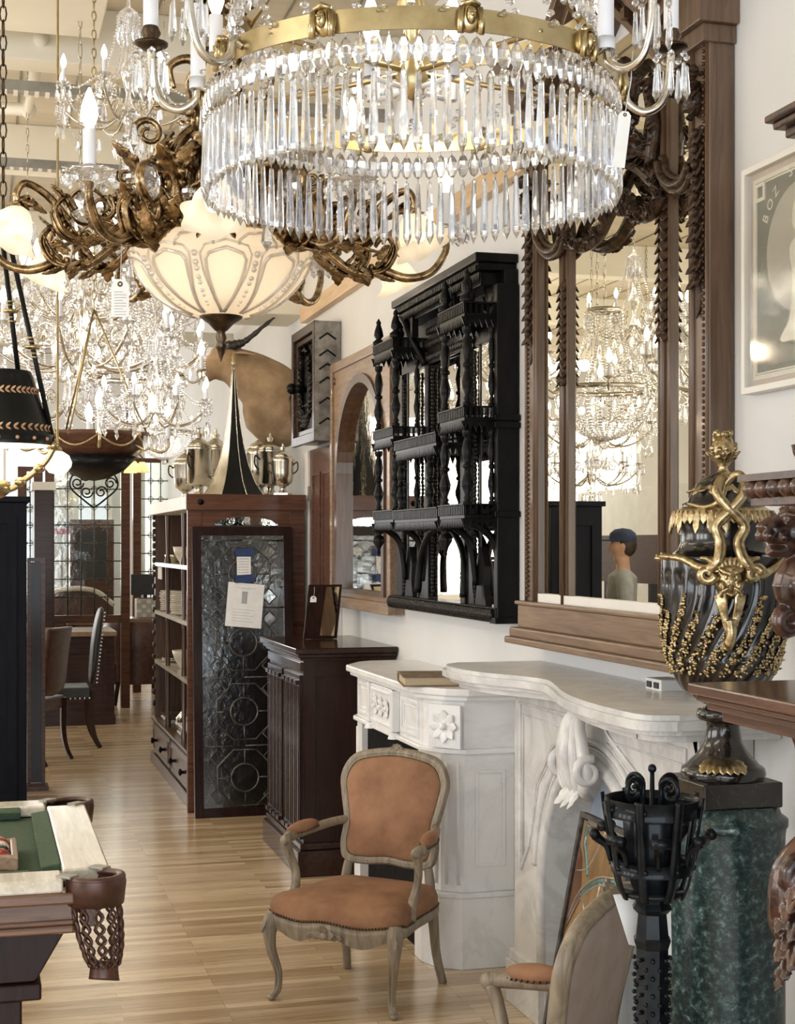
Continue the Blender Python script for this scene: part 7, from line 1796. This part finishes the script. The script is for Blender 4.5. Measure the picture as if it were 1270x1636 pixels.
# ------------------------------------------------------------ person reflected in the pier mirror
pe = V((-.89, 10.93, 0)); prs = thing('person', 'person in a navy cap and grey shirt, reflected in the tall pier mirror', 'person', tuple(pe), radians(20), local=True)   # faces local +x
m = MB()
m.tube([(0, 0, .98), (.0, 0, 1.12), (.01, 0, 1.28), (.0, 0, 1.42), (-.005, 0, 1.47)], [.135, .125, .15, .145, .07], 16, flat=.72, up=(1, 0, 0)); m.tube([(-.005, 0, 1.45), (.0, 0, 1.56)], [.058, .052], 12)
m.ball((.005, 0, 1.66), .088, 18, 14, (1.08, .85, 1.28)); m.tube([(.055, 0, 1.585), (.035, 0, 1.57)], [.035, .05], 10); m.tube([(.09, 0, 1.675), (.112, 0, 1.645), (.098, 0, 1.637)], [.009, .014, .012], 8); m.tube([(.088, -.02, 1.612), (.096, 0, 1.614), (.088, .02, 1.612)], .007, 6)
for s_ in (-1, 1):
    m.ball((.0, s_*.078, 1.655), .022, 8, 6, (.8, .4, 1.3)); m.tube(cr([(0, s_*.14, 1.41), (0, s_*.20, 1.36), (-.01, s_*.225, 1.10), (.10, s_*.20, .95), (.20, s_*.16, 1.00)], 5), [.06, .058, .045, .038, .028], 10)
    m.ball((.24, s_*.155, 1.01), .035, 8, 6, (1.4, .6, 1)); 
    for f_ in range(4): m.tube([(.26, s_*(.155)+(f_-1.5)*.014, 1.01), (.30, s_*.15+(f_-1.5)*.014, 1.005-.008*f_), (.31, s_*.15+(f_-1.5)*.013, .98)], .008, 6)
    m.tube([(.24, s_*.13, 1.02), (.27, s_*.115, 1.035)], .010, 6)
    m.tube(cr([(0, s_*.09, .98), (.005, s_*.10, .75), (.01, s_*.10, .50), (-.005, s_*.10, .28), (-.01, s_*.10, .08)], 5), [.095, .085, .06, .055, .04], 12); m.tube([(-.04, s_*.10, .05), (.05, s_*.105, .05), (.16, s_*.11, .03)], [.045, .045, .03], 10)
m.build('body', 'skin', prs, world=False, remesh=.012, smoothit=2)
m = MB().tube([(0, 0, .95), (.0, 0, 1.12), (.01, 0, 1.28), (.0, 0, 1.42), (-.005, 0, 1.475)], [.150, .142, .165, .158, .075], 16, flat=.74, up=(1, 0, 0))
for s_ in (-1, 1): m.tube(cr([(0, s_*.13, 1.42), (0, s_*.20, 1.37), (-.008, s_*.222, 1.20)], 5), [.075, .072, .062], 10)
m.build('shirt', 'grey_cloth', prs, world=False, remesh=.012, smoothit=2)
m = MB()
for s_ in (-1, 1): m.tube(cr([(0, s_*.08, .99), (.005, s_*.10, .75), (.01, s_*.10, .50), (-.005, s_*.10, .28), (-.01, s_*.10, .09)], 5), [.115, .105, .08, .072, .065], 12)
m.build('trousers', 'denim', prs, world=False, remesh=.014, smoothit=2)
m = MB()
for s_ in (-1, 1): m.tube([(-.05, s_*.10, .045), (.05, s_*.105, .05), (.175, s_*.11, .035)], [.05, .052, .036], 10)
m.build('shoes', 'black_leather', prs, world=False)
MB().ball((-.018, 0, 1.67), .092, 16, 12, (1.02, .9, 1.15)).build('hair', 'hair', prs, world=False)
m = MB().lathe([(.104, 1.695), (.106, 1.72), (.096, 1.76), (.06, 1.79), (.001, 1.80)], n=24); m = MB().merge(m, Matrix.Diagonal((1.05, .88, 1, 1))); m.prism([(.06, -.075), (.16, -.065), (.205, 0), (.16, .065), (.06, .075)], 1.697, 1.708); m.build('cap', 'denim', prs, world=False)
# reflected furniture across the aisle
bb_ = thing('brown_counter', 'brown wooden counter with open rail across the aisle, seen only in the pier mirror', 'counter', (-1.6, 10.6, 0))
MB().bb(-2.3, -1.25, 10.3, 12.2, .9, 1.02).bb(-1.35, -1.25, 10.3, 12.2, 1.35, 1.75).build('board', 'redwood', bb_, bevel=.005)
for y_ in (10.35, 10.8, 11.25, 11.7, 12.15): MB().bb(-1.33, -1.27, y_-.03, y_+.03, 0, 1.36).build('post', 'mahogany', bb_)
MB().bb(-2.3, -2.22, 10.3, 12.2, 0, .9).build('back', 'mahogany', bb_)
lc_ = thing('white_screen_wall', 'pale folding screen across the aisle, seen only in the wall mirrors', 'screen', (-3.0, 12, 0)); MB().bb(-3.05, -3, 9.5, 17, 0, 2.3).build('panel', 'scrim', lc_)
# ------------------------------------------------------------ separate pieces become parts of their own
def split_loose(o):
    me = o.data; n = len(me.vertices); par = list(range(n))
    def f(i):
        while par[i] != i: par[i] = par[par[i]]; i = par[i]
        return i
    for e in me.edges:
        a, b = f(e.vertices[0]), f(e.vertices[1])
        if a != b: par[a] = b
    groups = {}
    for p_ in me.polygons: groups.setdefault(f(p_.vertices[0]), []).append(p_)
    if len(groups) < 2: return
    co = [tuple(v.co) for v in me.vertices]; mod = [(m_.type, m_.width, m_.segments, m_.limit_method, m_.angle_limit) for m_ in o.modifiers if m_.type == 'BEVEL']
    for k_, (g, polys) in enumerate(groups.items()):
        idx = {}; vs_ = []; fs = []
        for p_ in polys:
            fc = []
            for i in p_.vertices:
                if i not in idx: idx[i] = len(vs_); vs_.append(co[i])
                fc.append(idx[i])
            fs.append(fc)
        nm = bpy.data.meshes.new(me.name); nm.from_pydata(vs_, [], fs); nm.polygons.foreach_set('use_smooth', [p_.use_smooth for p_ in polys])
        for mt in me.materials: nm.materials.append(mt)
        nm.update(); c = bpy.data.objects.new(o.name.split('.')[0], nm); COL.objects.link(c); c.parent = o.parent; c.matrix_local = o.matrix_local.copy()
        for (ty, w_, sg_, lm_, al) in mod:
            b = c.modifiers.new('b', 'BEVEL'); b.width = w_; b.segments = sg_; b.limit_method = lm_; b.angle_limit = al
    bpy.data.objects.remove(o)
SPL = {'arched_bracket', 'cornice_bracket', 'pocket_plate', 'hinge', 'hanger_rod', 'corner_boss', 'post', 'spoke', 'back_post', 'door_panel', 'side_panel', 'desk_panel', 'jamb', 'flute_cap', 'chevrons', 'elbow', 'socket', 'inner_socket', 'rod', 'frieze_panel', 'rosette_carving', 'paper_tape'}
for o in list(COL.objects):
    if o.type == 'MESH' and o.name.split('.')[0] in SPL and not any(k_.parent == o for k_ in COL.objects): split_loose(o)
# ------------------------------------------------------------ tidy
for o in list(COL.objects):
    if '_mi' in o: del o['_mi']
